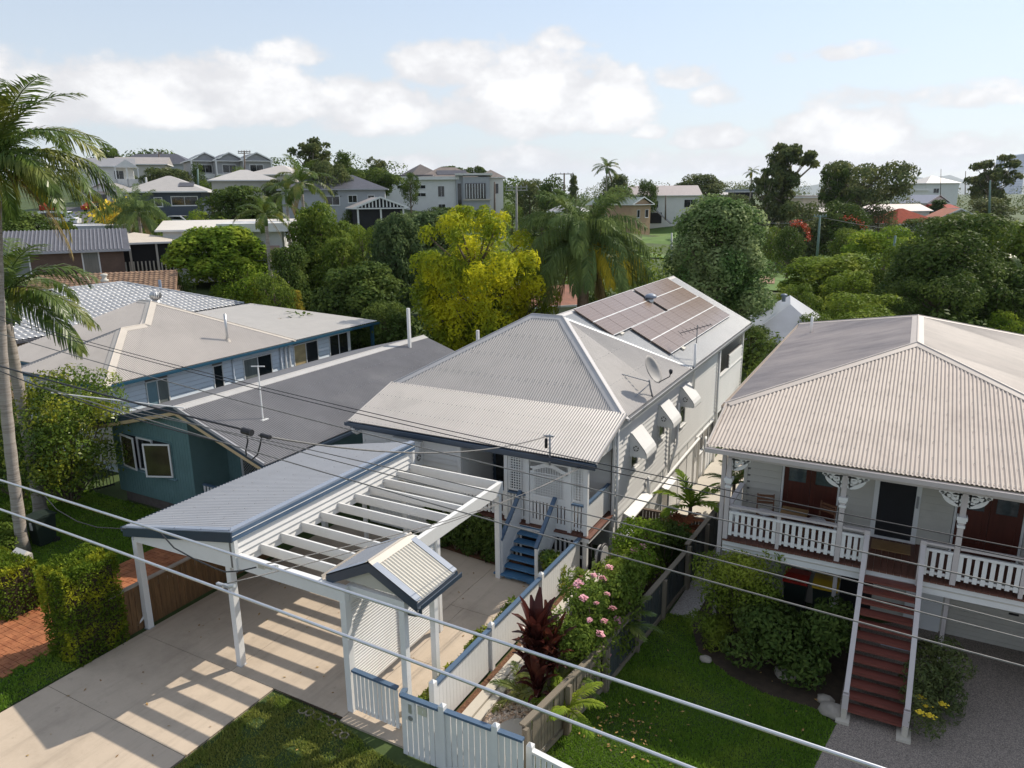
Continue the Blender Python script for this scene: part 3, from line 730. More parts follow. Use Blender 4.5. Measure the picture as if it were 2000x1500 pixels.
# rear wing roof
XRG, ZRG = -11.05, 6.42
rA, rB = V((XR+.02, 26.6, ZE+.02)), V((XR+.02, 38.2, ZE+.02))
rr0, rr1 = V((XRG, 23.5, ZRG)), V((XRG, 38.2, ZRG))
ql, qr = V((XL, 26.9, ZE)), V((XL, 38.2, ZE))
corr('rear_roof_sheet', [V((XR+.02, 26.85, ZE+.02)), rB, rr1, V((XRG, 23.35, ZRG))], ROOF_BACK, rf, label='rear roof slope of newer zinc coloured iron')
corr('rear_roof_sheet', [V((XL, 26.9, ZE)), qr, rr1, V((XRG, 23.4, ZRG))], ROOF_BACK, rf)
nRR = nrm(rA, rB, rr1); nRL = nrm(ql, qr, rr1)
cap(V((XRG, 23.4, ZRG)), rr1, nRR, nRL, CAPL, rf, .15)
MB().beam(rr1+V((0, .02, -.04)), rB+V((0, .02, -.04)), .03, .14).build('barge_board', WHITE, rf)
MB().poly([(XL, 38.0, ZE), (XR, 38.0, ZE), (XRG, 38.0, ZRG-.03)]).build('rear_gable', BOARD, rf)
# right wall: upper weatherboards, lower sheeting
RX = -7.20
wr = wall(H1, 'right_wall', (RX, 19.55, 0), (0, 1, 0), (1, 0, 0), 13.0, 1.05, 4.16, BOARD, .165,
          holes=[(1.33, 2.07, 2.10, 3.35), (4.2, 4.95, 2.25, 3.4), (6.85, 7.6, 1.98, 3.3)])
wall(H1, 'lower_right_wall', (RX-.012, 19.55, 0), (0, 1, 0), (1, 0, 0), 13.0, -2.1, 1.05, BOARD, boards=False)
for k in range(11):
    y = 19.57+k*1.2
    MB().box((RX-.012, y, -2.1), (RX+.006, y+.035, 1.0)).build('cover_strip', WHITE, H1)
MB().box((RX, 19.55, .98), (RX+.05, 32.55, 1.05)).build('drip_rail', WHITE, H1)
MB().box((RX-.02, 19.44, .8), (RX+.045, 19.545, 4.15)).build('corner_board', WHITE, H1)
MB().box((RX-.02, 32.56, -2.1), (RX+.05, 32.66, 4.16)).build('corner_board', WHITE, H1)
for (y, z, h) in ((20.90, 2.14, 1.15), (23.77, 2.30, 1.05), (26.42, 2.02, 1.25)):
    window(H1, (RX, y, z), (0, 1, 0), (1, 0, 0), .70, h, 1, bars=1)
def hood(y, w, z, x0, nx=V((1, 0, 0)), ux=V((0, 1, 0)), o=None):
    """folded metal window hood with a star cut into each cheek"""
    o = V(o) if o is not None else V((x0, y, z)); pr = .72; h = .78
    prof = [(0, .74), (.09, .72), (.50, .24), (.57, .12), (.59, .0), (.56, .0), (.54, .11), (.48, .21), (.08, .68), (0, .70)]
    m = MB()
    a = [o+nx*p+ZU*q for p, q in prof]
    m.prism(a, ux*w)
    for s in (0, w-.02):
        ch = [o+nx*p+ZU*q+ux*s for p, q in ((0, 0), (.57, 0), (.56, .12), (.49, .23), (.09, .69), (0, .71))]
        m.prism(ch, ux*.02)
    for k in range(int(w/.12)):      # scalloped hem
        c = o+nx*.582+ux*(.06+k*.12); m.prism([c+ux*(.055*math.cos(t))+ZU*(.0-.05*math.sin(t)) for t in [i*math.pi/6 for i in range(7)]], nx*.008)
    for k in range(5):
        c = o+nx*(.07+k*.11); 
        for s in (0.0, w-.008): m.prism([c+ux*s+nx*(.06*math.cos(t))+ZU*(-.05*math.sin(t)) for t in [i*math.pi/6 for i in range(7)]], ux*.008)
    hd = m.build('window_hood', WHITE, H1)
    vents(o+nx*.23+ZU*.25-ux*.012, hd, .10, -ux)
    return hd
hood(20.78, .98, 2.72, RX+.02); hood(23.62, .98, 2.90, RX+.02); hood(26.30, .98, 2.92, RX+.02)
# lower windows with a flat hood
window(H1, (RX-.012, 20.62, -.62), (0, 1, 0), (1, 0, 0), 1.75, 1.35, 2)
MB().prism([(RX, 20.5, .86), (RX+.32, 20.5, .74), (RX+.32, 20.5, .70), (RX, 20.5, .80)], (0, 2.0, 0)).build('window_awning', WHITE, H1)
window(H1, (RX-.012, 29.35, -.1), (0, 1, 0), (1, 0, 0), 2.95, .85, 3)
MB().prism([(RX, 24.4, .35), (RX+.28, 24.4, .24), (RX+.28, 24.4, .20), (RX, 24.4, .29)], (0, 1.2, 0)).build('window_awning', WHITE, H1)
window(H1, (RX-.012, 24.5, -.9), (0, 1, 0), (1, 0, 0), 1.0, 1.1, 1)
# waste pipes on the right wall
def pipe(pts, r, mt=None, parent=None, name='drain_pipe'):
    return MB().tube(pts, r, 8).build(name, mt or PVC, parent or H1, smooth=True)
pipe([(RX+.10, 22.6, 1.35), (RX+.12, 22.6, .65), (RX+.12, 22.9, .55), (RX+.12, 29.3, .72), (RX+.12, 29.3, -1.6)], .055)
pipe([(RX+.10, 26.0, 3.1), (RX+.10, 26.0, 1.5), (RX+.10, 25.0, .78)], .045)
pipe([(RX+.11, 24.95, 3.4), (RX+.11, 24.95, .7)], .04)
pipe([(RX+.10, 30.6, .4), (RX+.12, 30.4, .3), (RX+.12, 30.4, -1.6)], .05)
pipe([(RX+.07, 19.62, 4.0), (RX+.09, 19.62, -.4)], .04)
pipe([(RX+.10, 32.3, 4.1), (RX+.10, 32.3, -1.8)], .05)
pipe([(RX+.30, 27.2, 3.35), (RX+.30, 27.2, 5.15)], .05)
MB().box((RX+.02, 20.05, -1.2), (RX+.36, 20.55, .35)).build('meter_box', WHITE, H1)
# rear balcony
MB().box((RX-.06, 37.6, -2.0), (RX+.06, 37.75, 4.2)).build('balcony_post', WHITE, H1)
MB().box((RX-.06, 32.7, -2.0), (RX+.06, 32.8, 4.2)).build('balcony_post', WHITE, H1)
wall(H1, 'balcony_wall', (RX, 32.8, 0), (0, 1, 0), (1, 0, 0), 4.8, .85, 2.55, BOARD, .165)
MB().box((RX-.08, 32.8, 2.56), (RX+.08, 37.6, 2.62)).build('balcony_rail', WHITE, H1)
wall(H1, 'balcony_screen', (RX, 34.7, 0), (0, 1, 0), (1, 0, 0), 2.9, 2.62, 3.25, BOARD, .165)
MB().box((-15.3, 37.6, -2.0), (-7.3, 37.7, 4.2)).build('rear_wall', BOARD, H1)
# hidden core so that nothing shows through
MB().box((-15.2, 19.85, -2.1), (RX-.15, 32.5, 4.15)).build('core_wall', BOARD, H1)
wall(H1, 'left_wall', (-15.3, 32.5, 0), (0, -1, 0), (-1, 0, 0), 12.55, -2.0, 4.15, BOARD, boards=False)
# front left room
FY = 17.76
wf = wall(H1, 'front_wall', (-15.2, FY, 0), (1, 0, 0), (0, -1, 0), 3.7, .95, 3.52, BOARD, .165, holes=[(1.35, 2.25, 1.75, 3.0)])
MB().box((-15.26, FY-.045, .9), (-15.18, FY+.05, 3.5)).build('corner_board', WHITE, H1)
MB().box((-11.58, FY-.05, .9), (-11.46, FY+.06, 3.5)).build('corner_board', WHITE, H1)
window(H1, (-13.85, FY, 1.78), (1, 0, 0), (0, -1, 0), .9, 1.15, 1, bars=1)
hd = None
def hood_front():
    o = V((-13.98, FY-.02, 2.5)); return hood(0, 1.12, 0, 0, V((0, -1, 0)), V((1, 0, 0)), o)
hd = hood_front()
vents(V((-13.98+1.12+.012, FY-.29, 2.77)), hd, .11, V((1, 0, 0)))
wall(H1, 'return_wall', (-11.5, FY, 0), (0, 1, 0), (1, 0, 0), 2.0, 1.24, 3.5, BOARD, .165)
MB().box((-15.2, FY+.02, 0), (-11.55, 19.8, 3.5)).build('room_block', BOARD, H1)
# verandah
MB().box((-11.55, FY-.1, 1.06), (-7.2, 19.7, 1.20)).build('deck_frame', WHITE, H1)
for k in range(30):
    x = -11.5+k*.145
    MB().box((x, FY-.13, 1.203), (x+.138, 19.66, 1.238)).build('deck_board', DECKWOOD, H1)
wall(H1, 'verandah_back_wall', (-11.5, 19.68, 0), (1, 0, 0), (0, -1, 0), 4.3, 1.24, 3.9, BOARD, .165, holes=[(.0, 1.05, 1.2, 3.4)])
dr = MB().box((-11.42, 19.60, 1.25), (-10.55, 19.66, 3.32)).build('front_door', NAVY, H1)
MB().box((-11.30, 19.585, 1.45), (-10.67, 19.60, 3.2)).build('screen', GLASS, dr)
MB().box((-10.68, 19.55, 2.2), (-10.64, 19.60, 2.36)).build('handle', SILVER, dr)
MB().box((-11.5, 17.55, 3.42), (-7.30, 19.7, 3.46)).build('verandah_ceiling', WHITE, H1)
MB().box((-11.46, FY-.06, 3.30), (-7.26, FY+.06, 3.42)).build('verandah_beam', WHITE, H1)
for x in (-9.90, -9.18, -7.84, -7.34):
    MB().box((x-.055, FY-.055, 1.0), (x+.055, FY+.055, 3.31)).build('verandah_post', WHITE, H1)
MB().box((-7.4, FY-.06, 0), (-7.28, FY+.06, 1.05)).build('stump', WHITE, H1)
def balustrade(parent, p, q, z0, z1, railm, mt, w=.07, gap=.05, t=.02, name='picket', rh=.045, rw=.10, low=True, lm=None, rail=True):
    p, q = V((p[0], p[1], 0)), V((q[0], q[1], 0)); L = (q-p).length; u = (q-p)/L; an = math.atan2(u.y, u.x)
    n = max(1, int(round((L+gap)/(w+gap)))); st = (L+gap)/n
    me = MB().box((-w/2, -t/2, z0+.02), (w/2, t/2, z1-.01)).mesh(name, mt)
    for k in range(n):
        c = p+u*(k*st+w/2); put(name, me, parent, loc_in(parent, c), (0, 0, an))
    if rail: MB().beam(p+ZU*(z1+rh/2), q+ZU*(z1+rh/2), rw, rh).build('top_rail', railm, parent)
    if low: MB().beam(p+ZU*(z0+.08)+u.cross(ZU)*-.035, q+ZU*(z0+.08)+u.cross(ZU)*-.035, .04, .06).build('bottom_rail', lm or mt, parent)
balustrade(H1, (-11.45, FY), (-9.96, FY), 1.30, 2.14, STEELBLUE, WHITE, .075, .055)
balustrade(H1, (-9.84, FY), (-9.24, FY), 1.30, 2.10, STEELBLUE, WHITE, .075, .04)
balustrade(H1, (-7.78, FY), (-7.40, FY), 1.30, 2.10, STEELBLUE, WHITE, .065, .03)
balustrade(H1, (-7.34, FY+.08), (-7.34, 19.5), 1.30, 2.16, STEELBLUE, WHITE, .09, .008)
MB().prism([(-7.30, 17.55, 3.34), (-7.30, 19.62, 3.34), (-7.30, 19.62, 4.22), (-7.30, 17.55, 3.52)], (.06, 0, 0)).build('verandah_end_panel', WHITE, H1)
def lattice(parent, x0, x1, z0, z1, y, st=.078, bar=.030, curve=None):
    m = MB(); n = int((x1-x0)/st)
    for k in range(n+1):
        x = x0+k*(x1-x0)/n; zt = z1 if curve is None else curve(x)
        m.box((x-bar/2, y-.006, z0), (x+bar/2, y+.0, zt))
    k = 0; z = z0
    while z <= z1:
        m.box((x0, y-.012, z-bar/2), (x1, y-.0061, z+bar/2)) if curve is None or z < min(curve(x0), curve(x1)) else m.box((x0+.25, y-.012, z-bar/2), (x1-.25, y-.0061, z+bar/2))
        z += st
    for a in ((x0, x0+.05), (x1-.05, x1)): m.box((a[0], y-.016, z0), (a[1], y+.006, z1 if curve is None else curve(a[0])))
    m.box((x0, y-.017, z0-.05), (x1, y+.006, z0))
    if curve is None: m.box((x0, y-.017, z1), (x1, y+.006, z1+.05))
    return m.build('lattice_panel', WHITE, parent, kind='stuff')
lattice(H1, -9.83, -9.25, 2.24, 3.22, FY)
lattice(H1, -7.78, -7.40, 2.24, 3.22, FY)
MB().box((-9.12, FY-.02, 3.20), (-7.90, FY+.02, 3.29)).build('gate_head', WHITE, H1)
gt = MB().box((-9.11, FY-.02, 1.26), (-9.03, FY+.025, 2.98)).box((-7.98, FY-.02, 1.26), (-7.90, FY+.025, 2.98)).box((-9.03, FY-.02, 1.26), (-7.98, FY+.025, 1.42)).box((-9.03, FY-.02, 2.0), (-7.98, FY+.025, 2.16))
cur = [(-9.11, 2.98)]+[(-9.11+1.21*i/16, 2.99+.17*math.sin(math.pi*i/16)**2) for i in range(17)]+[(-7.90, 2.98)]
top = [V((x, FY-.02, z+.06)) for x, z in cur[1:-1]]+[V((x, FY-.02, z-.06)) for x, z in reversed(cur[1:-1])]
gt.prism(top, (0, .045, 0))
G1 = gt.build('verandah_gate', WHITE, H1, label='white verandah gate with arched lattice top')
lattice(G1, -9.03, -7.98, 2.18, 2.95, FY+.008, curve=lambda x: 2.94+.15*math.sin(math.pi*(x+9.11)/1.21)**2)
me = MB().box((-.036, -.012, 1.42), (.036, .012, 2.0)).mesh('picket', WHITE)
for k in range(9): put('picket', me, G1, loc_in(G1, (-8.96+k*.113, FY, 0)))
# front stairs
for k in range(7):
    y = 16.42+k*.205; z = .06+.168*(k)+.06
    wd = (-9.62, -8.02) if k == 0 else (-9.40, -8.34)
    m = MB().box((wd[0], y, z), (wd[1], y+(.34 if k == 0 else .27), z+.04))
    if k == 0: m.box((-9.3, y+.1, 0), (-9.1, y+.25, z)).box((-8.6, y+.1, 0), (-8.4, y+.25, z))
    m.build('tread', TREADBLUE, H1)
def sloped_side(x):
    m = MB().prism([(x-.02, 16.62, .05), (x-.02, 16.62, .30), (x-.02, 17.72, 1.24), (x-.02, 17.72, .95)], (.04, 0, 0)); m.build('stringer', WHITE, H1)
    MB().box((x-.05, 16.52, 0), (x+.05, 16.62, 1.15)).build('newel', WHITE, H1)
    MB().beam((x, 16.50, 1.18), (x, 17.74, 2.22), .11, .075).build('handrail', STEELBLUE, H1)
    me = MB().box((-.012, -.045, .0), (.012, .045, .86)).mesh('picket', WHITE)
    for k in range(12):
        y = 16.68+k*.092; put('picket', me, H1, loc_in(H1, (x, y, .22+(y-16.62)*.84)))
sloped_side(-9.42); sloped_side(-8.30)
# battens under the deck
me = MB().box((-.03, -.01, .03), (.03, .01, 1.06)).mesh('batten', WHITE)
for k in range(54):
    x = -15.1+k*.145
    if -9.4 < x < -8.3: continue
    put('batten', me, H1, loc_in(H1, (x, FY+.02, 0)))
MB().box((-15.2, FY+.05, .45), (-7.3, FY+.09, .53)).build('batten_rail', WHITE, H1)
MB().box((-15.2, FY+.35, 0), (-7.3, FY+.4, 1.05)).build('underfloor_shade', DARK, H1)  # dark sheet stands in for the shade behind the battens
# whirligig, downpipe elbow, hose reel
pipe([(-15.45, 17.5, 3.45), (-15.45, 17.5, 3.25), (-15.42, 17.62, 3.15), (-15.32, 17.78, 3.2)], .055)
# service bracket at the gutter
bk = thing('service_bracket', (-8.28, 17.36, 3.6), 'grey service line bracket fixed at the front gutter edge', 'bracket')
MB().tube([(-8.28, 17.34, 3.35), (-8.28, 17.34, 4.25)], .03, 8).build('mast', GREYMET, bk, smooth=True)
MB().tube([(-8.46, 17.34, 4.17), (-8.18, 17.34, 4.21)], .035, 8).build('cross_arm', GREYMET, bk, smooth=True)
MB().tube([(-8.38, 17.31, 4.12), (-8.38, 17.31, 3.85)], .045, 8).build('fuse_holder', DARK, bk, smooth=True)
# ridge-side details on the rear roof: solar panels
def on_rear(y, s):   # s: metres down from the ridge along the slope
    e = V((XR+.02, y, ZE+.02)); r = V((XRG, y, ZRG)); d = (e-r).normalized(); return r+d*s
PN = nRR; DN = (V((XR, 0, ZE))-V((XRG, 0, ZRG))).normalized()
PW, PH = 1.238, .915
panel_f = MB(); panel_g = MB()
def rect(m, u0, u1, v0, v1, w0, w1): m.box((u0, v0, w0), (u1, v1, w1))
fbar = .018
fm_ = MB(); rect(fm_, 0, PW, 0, fbar, 0, .035); rect(fm_, 0, PW, PH-fbar, PH, 0, .035); pass
gm_ = MB(); rect(gm_, .002, PW-.002, fbar, PH-fbar, .0, .033)
SOLAR = bpy.data.materials.new('solar cells'); SOLAR.use_nodes = True
def solar_nodes():
    nt = SOLAR.node_tree; N, L = nt.nodes.new, nt.links.new; b = nt.nodes['Principled BSDF']
    tc = N('ShaderNodeTexCoord'); br_ = N('ShaderNodeTexBrick'); br_.offset = 0.0; br_.squash = 1.0
    L(tc.outputs['Object'], br_.inputs['Vector']); br_.inputs['Scale'].default_value = 1.0
    br_.inputs['Brick Width'].default_value = .1506; br_.inputs['Row Height'].default_value = .1452; br_.inputs['Mortar Size'].default_value = .004
    br_.inputs['Color1'].default_value = (.16, .105, .078, 1); br_.inputs['Color2'].default_value = (.17, .112, .084, 1); br_.inputs['Mortar'].default_value = (.27, .21, .17, 1)
    L(br_.outputs['Color'], b.inputs['Base Color']); b.inputs['Roughness'].default_value = .26; b.inputs['Specular IOR Level'].default_value = .6
solar_nodes()
fme = fm_.mesh('panel_frame', GALV); gme = gm_.mesh('panel_cells', SOLAR)
pm3 = Matrix((V((0, 1, 0)), DN, V((0, 1, 0)).cross(DN))).transposed()
if pm3.col[2].z < 0: pm3 = Matrix((V((0, -1, 0)), DN, V((0, -1, 0)).cross(DN))).transposed()
def panel(y, s, lb):
    base = on_rear(y, s)+PN*.11
    o = thing('solar_panel', base, lb, 'solar panel', 'solar panels on the rear roof')
    if pm3.col[0].y < 0: o.location = base+V((0, PW, 0))
    o.rotation_euler = pm3.to_euler()
    put('frame', fme, o); put('cells', gme, o)
RN = ('ridge row', 'second row below the ridge')
for r in (0, 1):
    for k in range(5): panel(24.93+k*1.262, .04+r*.925, 'brown solar panel in the '+RN[r]+' between front hip and roof vent')
    for k in range(4): panel(31.62+k*1.262, .04+r*.925, 'brown solar panel in the '+RN[r]+' beyond the roof vent')
for r in (2, 3):
    for k in range(8): panel(26.70+k*1.262, .05+r*.925, 'brown solar panel in the '+('third row below the ridge' if r == 2 else 'lowest row towards the eave'))
for y in (26.1, 28.6):
    b = on_rear(y-.35, .0 if False else (1.55 if y < 27 else 3.45))+PN*.03
    tag(MB().beam(b, b+V((0, .02, 0))+DN*.42, .30, .14, PN).build('isolator_box', CREAM), 'small cream isolator box at the lower left corner of the upper panels' if y < 27 else 'small cream isolator box at the lower left corner of the lower panels', 'box')
vt = thing('roof_vent', on_rear(31.42, 1.1), 'grey mushroom roof vent between the solar panel rows', 'vent')
c = on_rear(31.42, 1.1)
MB().lathe(c-V((0, 0, .1)), [(.13, 0), (.13, .42)], 14).build('pipe', GALV, vt, smooth=True)
MB().lathe(c+V((0, 0, .28)), [(.24, 0), (.27, .06), (.22, .14), (.10, .19), (.01, .2)], 16).build('cowl', FLASH, vt, smooth=True)
# satellite dish on a tripod
def on_hip(x, y): return V((x, y, ZE+(XR-x)*(ZP-ZE)/(XR-rr_.x)+.02))
ds = thing('satellite_dish', on_hip(-7.35, 21.8), 'large grey satellite dish on a tripod above the right eave', 'satellite dish')
mt_ = ony(1268, 742, 22.2)
MB().tube([on_hip(mt_.x+.1, 22.3), V((mt_.x+.02, 22.28, mt_.z-.28)), mt_], .03, 8).build('mast', GREYMET, ds, smooth=True)
MB().tube([on_hip(-7.26, 21.40), mt_-V((0, 0, .15))], .018, 6).build('stay', GREYMET, ds)
MB().tube([on_hip(-8.03, 22.3), mt_-V((0, 0, .06))], .018, 6).build('stay', GREYMET, ds)
ax = V((.86, -.12, .48)).normalized(); a1 = ax.cross(ZU).normalized(); a2 = a1.cross(ax)
c0 = ony(1274, 722, 22.15)-ax*.10; m = MB(); nn = 28; rings = 6
for s_, off in ((1, 0), (1, -.02)):
    n0 = len(m.v)
    m.v += [tuple(c0+ax*(off+.16*(r/rings)**2-.0)+(a1*math.cos(6.283*k/nn)*.39+a2*math.sin(6.283*k/nn)*.48)*(r/rings)) for r in range(1, rings+1) for k in range(nn)]
    m.v.append(tuple(c0+ax*off)); ce = len(m.v)-1
    m.f += [(n0+r*nn+k, n0+r*nn+(k+1) % nn, n0+(r+1)*nn+(k+1) % nn, n0+(r+1)*nn+k) for r in range(rings-1) for k in range(nn)]+[(ce, n0+(k+1) % nn, n0+k) for k in range(nn)]
m.f += [((rings-1)*nn+k, (rings-1)*nn+(k+1) % nn, (rings-1)*nn+(k+1) % nn+rings*nn+1, (rings-1)*nn+k+rings*nn+1) for k in range(nn)]
MB.build(m, 'reflector', mat('dish paint', (.34, .33, .32), .6, .08, 3, spec=.2), ds, smooth=True)
lnb = c0+ax*.66-a2*.30
MB().tube([c0+ax*.14-a2*.45, lnb-ax*.1-a2*.12, lnb], .018, 6).build('feed_arm', BLACKCAB, ds)
MB().lathe(lnb-V((0, 0, .06)), [(.04, 0), (.06, .05), (.06, .12), (.03, .15)], 10).build('receiver', BLACKCAB, ds, smooth=True)
# tv antenna at the eave
an = thing('tv_antenna', (-7.02, 27.9, 4.2), 'dark television antenna on a thin mast at the right eave', 'antenna')
MB().tube([(-7.05, 27.9, 3.4), (-7.05, 27.9, 5.75)], .02, 6).build('mast', GREYMET, an)
MB().tube([(-7.6, 27.5, 5.45), (-6.6, 28.2, 5.75)], .014, 6).build('boom', BLACKCAB, an)
for k in range(9):
    p = V((-7.6, 27.5, 5.45)).lerp(V((-6.6, 28.2, 5.75)), k/8); w = .28-.018*k
    MB().tube([p-V((-.55, .8, .15))*w, p+V((-.55, .8, .15))*w], .009, 5).build('element', BLACKCAB, an)
# ------------------------------------------------------------------ carport with pergola
CPT = thing('carport', (-12.8, 13.4, 0), 'white carport with a sloping grey roof and open pergola rafters', 'carport')
cx0, cx1, cyf, cyr = -16.38, -12.50, 9.98, 16.75
def czz(x): return 2.80+(x-cx0)*(3.54-2.80)/(cx1-cx0)
rfc = MB().poly([(cx0+.05, cyf+.05, czz(cx0)-.03), (cx1-.05, cyf+.05, czz(cx1)-.03), (cx1-.05, cyr-.05, czz(cx1)-.03), (cx0+.05, cyr-.05, czz(cx0)-.03)]).build('carport_roof', WHITE, CPT)
corr('roof_sheet', [(cx0, cyf, czz(cx0)), (cx1, cyf, czz(cx1)), (cx1, cyr, czz(cx1)), (cx0, cyr, czz(cx0))], ROOF_CARPORT, rfc, amp=.019, pitch=.105)
screws(rfc, [(cx0, cyf, czz(cx0)), (cx1, cyf, czz(cx1)), (cx1, cyr, czz(cx1)), (cx0, cyr, czz(cx0))], 5, .315)
# flashings and navy fascia
def strip3(p, q, w, h, mt, name, par=rfc, up=(0, 0, 1)): return MB().beam(p, q, w, h, up).build(name, mt, par)
fz = .03
MB().add([(cx0, cyf-.03, czz(cx0)+fz), (cx1+.03, cyf-.03, czz(cx1)+fz), (cx1-.06, cyf+.16, czz(cx1)+fz), (cx0, cyf+.16, czz(cx0)+fz),
          (cx0, cyf-.03, czz(cx0)+fz-.04), (cx1+.03, cyf-.03, czz(cx1)+fz-.04), (cx1-.06, cyf+.16, czz(cx1)+fz-.012), (cx0, cyf+.16, czz(cx0)+fz-.012)],
         [(0, 1, 2, 3), (7, 6, 5, 4), (0, 4, 5, 1), (2, 6, 7, 3), (1, 5, 6, 2), (3, 7, 4, 0)]).build('barge_flashing', FLASH, rfc)
MB().add([(cx1+.03, cyf-.03, czz(cx1)+fz), (cx1+.03, cyr+.03, czz(cx1)+fz), (cx1-.12, cyr+.03, czz(cx1)+fz+.004), (cx1-.12, cyf+.13, czz(cx1)+fz+.004),
          (cx1+.03, cyf-.03, czz(cx1)-.02), (cx1+.03, cyr+.03, czz(cx1)-.02), (cx1-.12, cyr+.03, czz(cx1)+fz-.01), (cx1-.12, cyf+.13, czz(cx1)+fz-.01)],
         [(0, 1, 2, 3), (7, 6, 5, 4), (0, 4, 5, 1), (2, 6, 7, 3), (1, 5, 6, 2), (3, 7, 4, 0)]).build('ridge_flashing', FLASH, rfc)
MB().prism([(cx0, cyf-.03, czz(cx0)+.0), (cx1+.03, cyf-.03, czz(cx1)+.0), (cx1+.03, cyf-.03, czz(cx1)-.24), (cx0, cyf-.03, czz(cx0)-.22)], (0, .04, 0)).build('fascia', NAVY, rfc)
MB().box((cx1-.01, cyf+.011, czz(cx1)-.23), (cx1+.028, cyr+.03, czz(cx1)-.022)).build('fascia', STEELBLUE, rfc)
MB().box((cx1+.0285, cyf+.0, czz(cx1)-.125), (cx1+.038, cyr+.03, czz(cx1)-.112)).build('fascia_bead', WHITE, rfc)
MB().prism([(cx0, cyr, czz(cx0)+.02), (cx1, cyr, czz(cx1)+.02), (cx1, cyr, czz(cx1)-.2), (cx0, cyr, czz(cx0)-.2)], (0, .03, 0)).build('rear_fascia', FLASH, rfc)
gutter((cx0, cyf, czz(cx0)-.12), (cx0, cyr, czz(cx0)-.12), (-1, 0, 0), NAVY, rfc)
# front infill above the beam
MB().prism([(-16.12, cyf+.06, 2.46), (cx1-.04, cyf+.06, 2.60), (cx1-.04, cyf+.06, czz(cx1)-.06), (-16.12, cyf+.06, czz(cx0)-.06)], (0, .05, 0)).build('front_infill', WHITE, CPT)
# weatherboard wall below the high edge
wall(CPT, 'clerestory_wall', (cx1-.06, cyf+.05, 0), (0, 1, 0), (1, 0, 0), cyr-cyf-.08, 2.62, czz(cx1)-.02, BOARD, .155)
MB().box((cx1-.07, cyf+.03, 2.56), (cx1+.035, cyf+.13, czz(cx1)-.24)).build('corner_board', WHITE, CPT)
MB().box((cx1-.07, cyr-.1, 2.56), (cx1+.035, cyr, czz(cx1)-.24)).build('corner_board', WHITE, CPT)
# pergola
MB().box((cx1+.0, 10.06, 2.62), (-9.40, 10.20, 2.94)).build('front_beam', WHITE, CPT)
MB().box((-9.53, 10.21, 2.56), (-9.40, 16.66, 2.90)).build('side_beam', WHITE, CPT)
for y in (10.79, 11.42, 12.10, 12.78, 13.42, 14.10, 14.72, 15.34, 15.97):
    MB().box((cx1-.02, y-.024, 2.66), (-9.54, y+.024, 2.90)).build('rafter', WHITE, CPT)
MB().box((cx1-.02, 16.56, 2.60), (-9.54, 16.62, 2.91)).build('rear_beam', WHITE, CPT)
def post(x, y, zt, s=.15, par=CPT, cut=True):
    m = MB().box((x-s/2, y-s/2, .02), (x+s/2, y+s/2, zt)); return m.build('post', WHITE, par)
post(-16.14, 10.13, 2.48); post(-12.82, 10.13, 2.60); post(-9.47, 10.13, 2.62)
post(-9.47, 16.48, 2.56); post(-9.47, 13.45, 2.56, .12); post(-12.78, 16.6, 2.62); post(-16.14, 16.6, 2.6); post(-14.4, 16.6, 2.6, .10)
for x, y in ((-16.14, 10.13), (-12.82, 10.13)):
    MB().box((x-.09, y-.09, 0), (x+.09, y+.09, .03)).build('post_shoe', GALV, CPT)
MB().tube([(-16.27, 10.14, 2.5), (-16.27, 10.12, .32), (-16.34, 9.92, .14), (-16.42, 9.62, .06)], .05, 8).build('downpipe', PVC, CPT, smooth=True)
# louvre screen below the side beam
sc = thing('louvre_screen', (-9.47, 11.8, 0), 'white horizontal slat screen between the pergola posts', 'screen')
for a, b in ((10.24, 11.82), (11.90, 13.38)):
    z = .32
    while z < 2.50:
        MB().beam((-9.47, a, z), (-9.47, b, z), .014, .080, (.22, 0, .975)).build('slat', WHITE, sc); z += .072
for y in (10.22, 11.86, 13.38): MB().box((-9.52, y-.03, .25), (-9.42, y+.03, 2.56)).build('stile', WHITE, sc)
# gable portico over the pedestrian gate
PO = thing('gate_portico', (-8.8, 10.85, 0), 'small gabled gate portico with corrugated roof and navy barge boards', 'portico')
px0, px1, pxc, py0, py1 = -9.94, -7.66, -8.80, 10.16, 11.55
ze_, za_ = 3.06, 3.62
pr = MB().poly([(px0, py0+.03, ze_-.03), (pxc, py0+.03, za_-.03), (pxc, py1-.03, za_-.03), (px0, py1-.03, ze_-.03)]).poly([(px1, py0+.03, ze_-.03), (px1, py1-.03, ze_-.03), (pxc, py1-.03, za_-.03), (pxc, py0+.03, za_-.03)]).build('portico_roof', WHITE, PO)
corr('roof_sheet', [(px0, py0, ze_), (pxc, py0, za_), (pxc, py1, za_), (px0, py1, ze_)], ROOF_CARPORT, pr, amp=.018)
corr('roof_sheet', [(px1, py0, ze_), (px1, py1, ze_), (pxc, py1, za_), (pxc, py0, za_)], ROOF_RIGHT if False else mat('weathered cream iron', (.58, .55, .48), .4, .08, 2), pr, amp=.018)
cap((pxc, py0-.02, za_), (pxc, py1+.02, za_), (-.44, 0, .9), (.44, 0, .9), CAPCREAM, pr, .17)
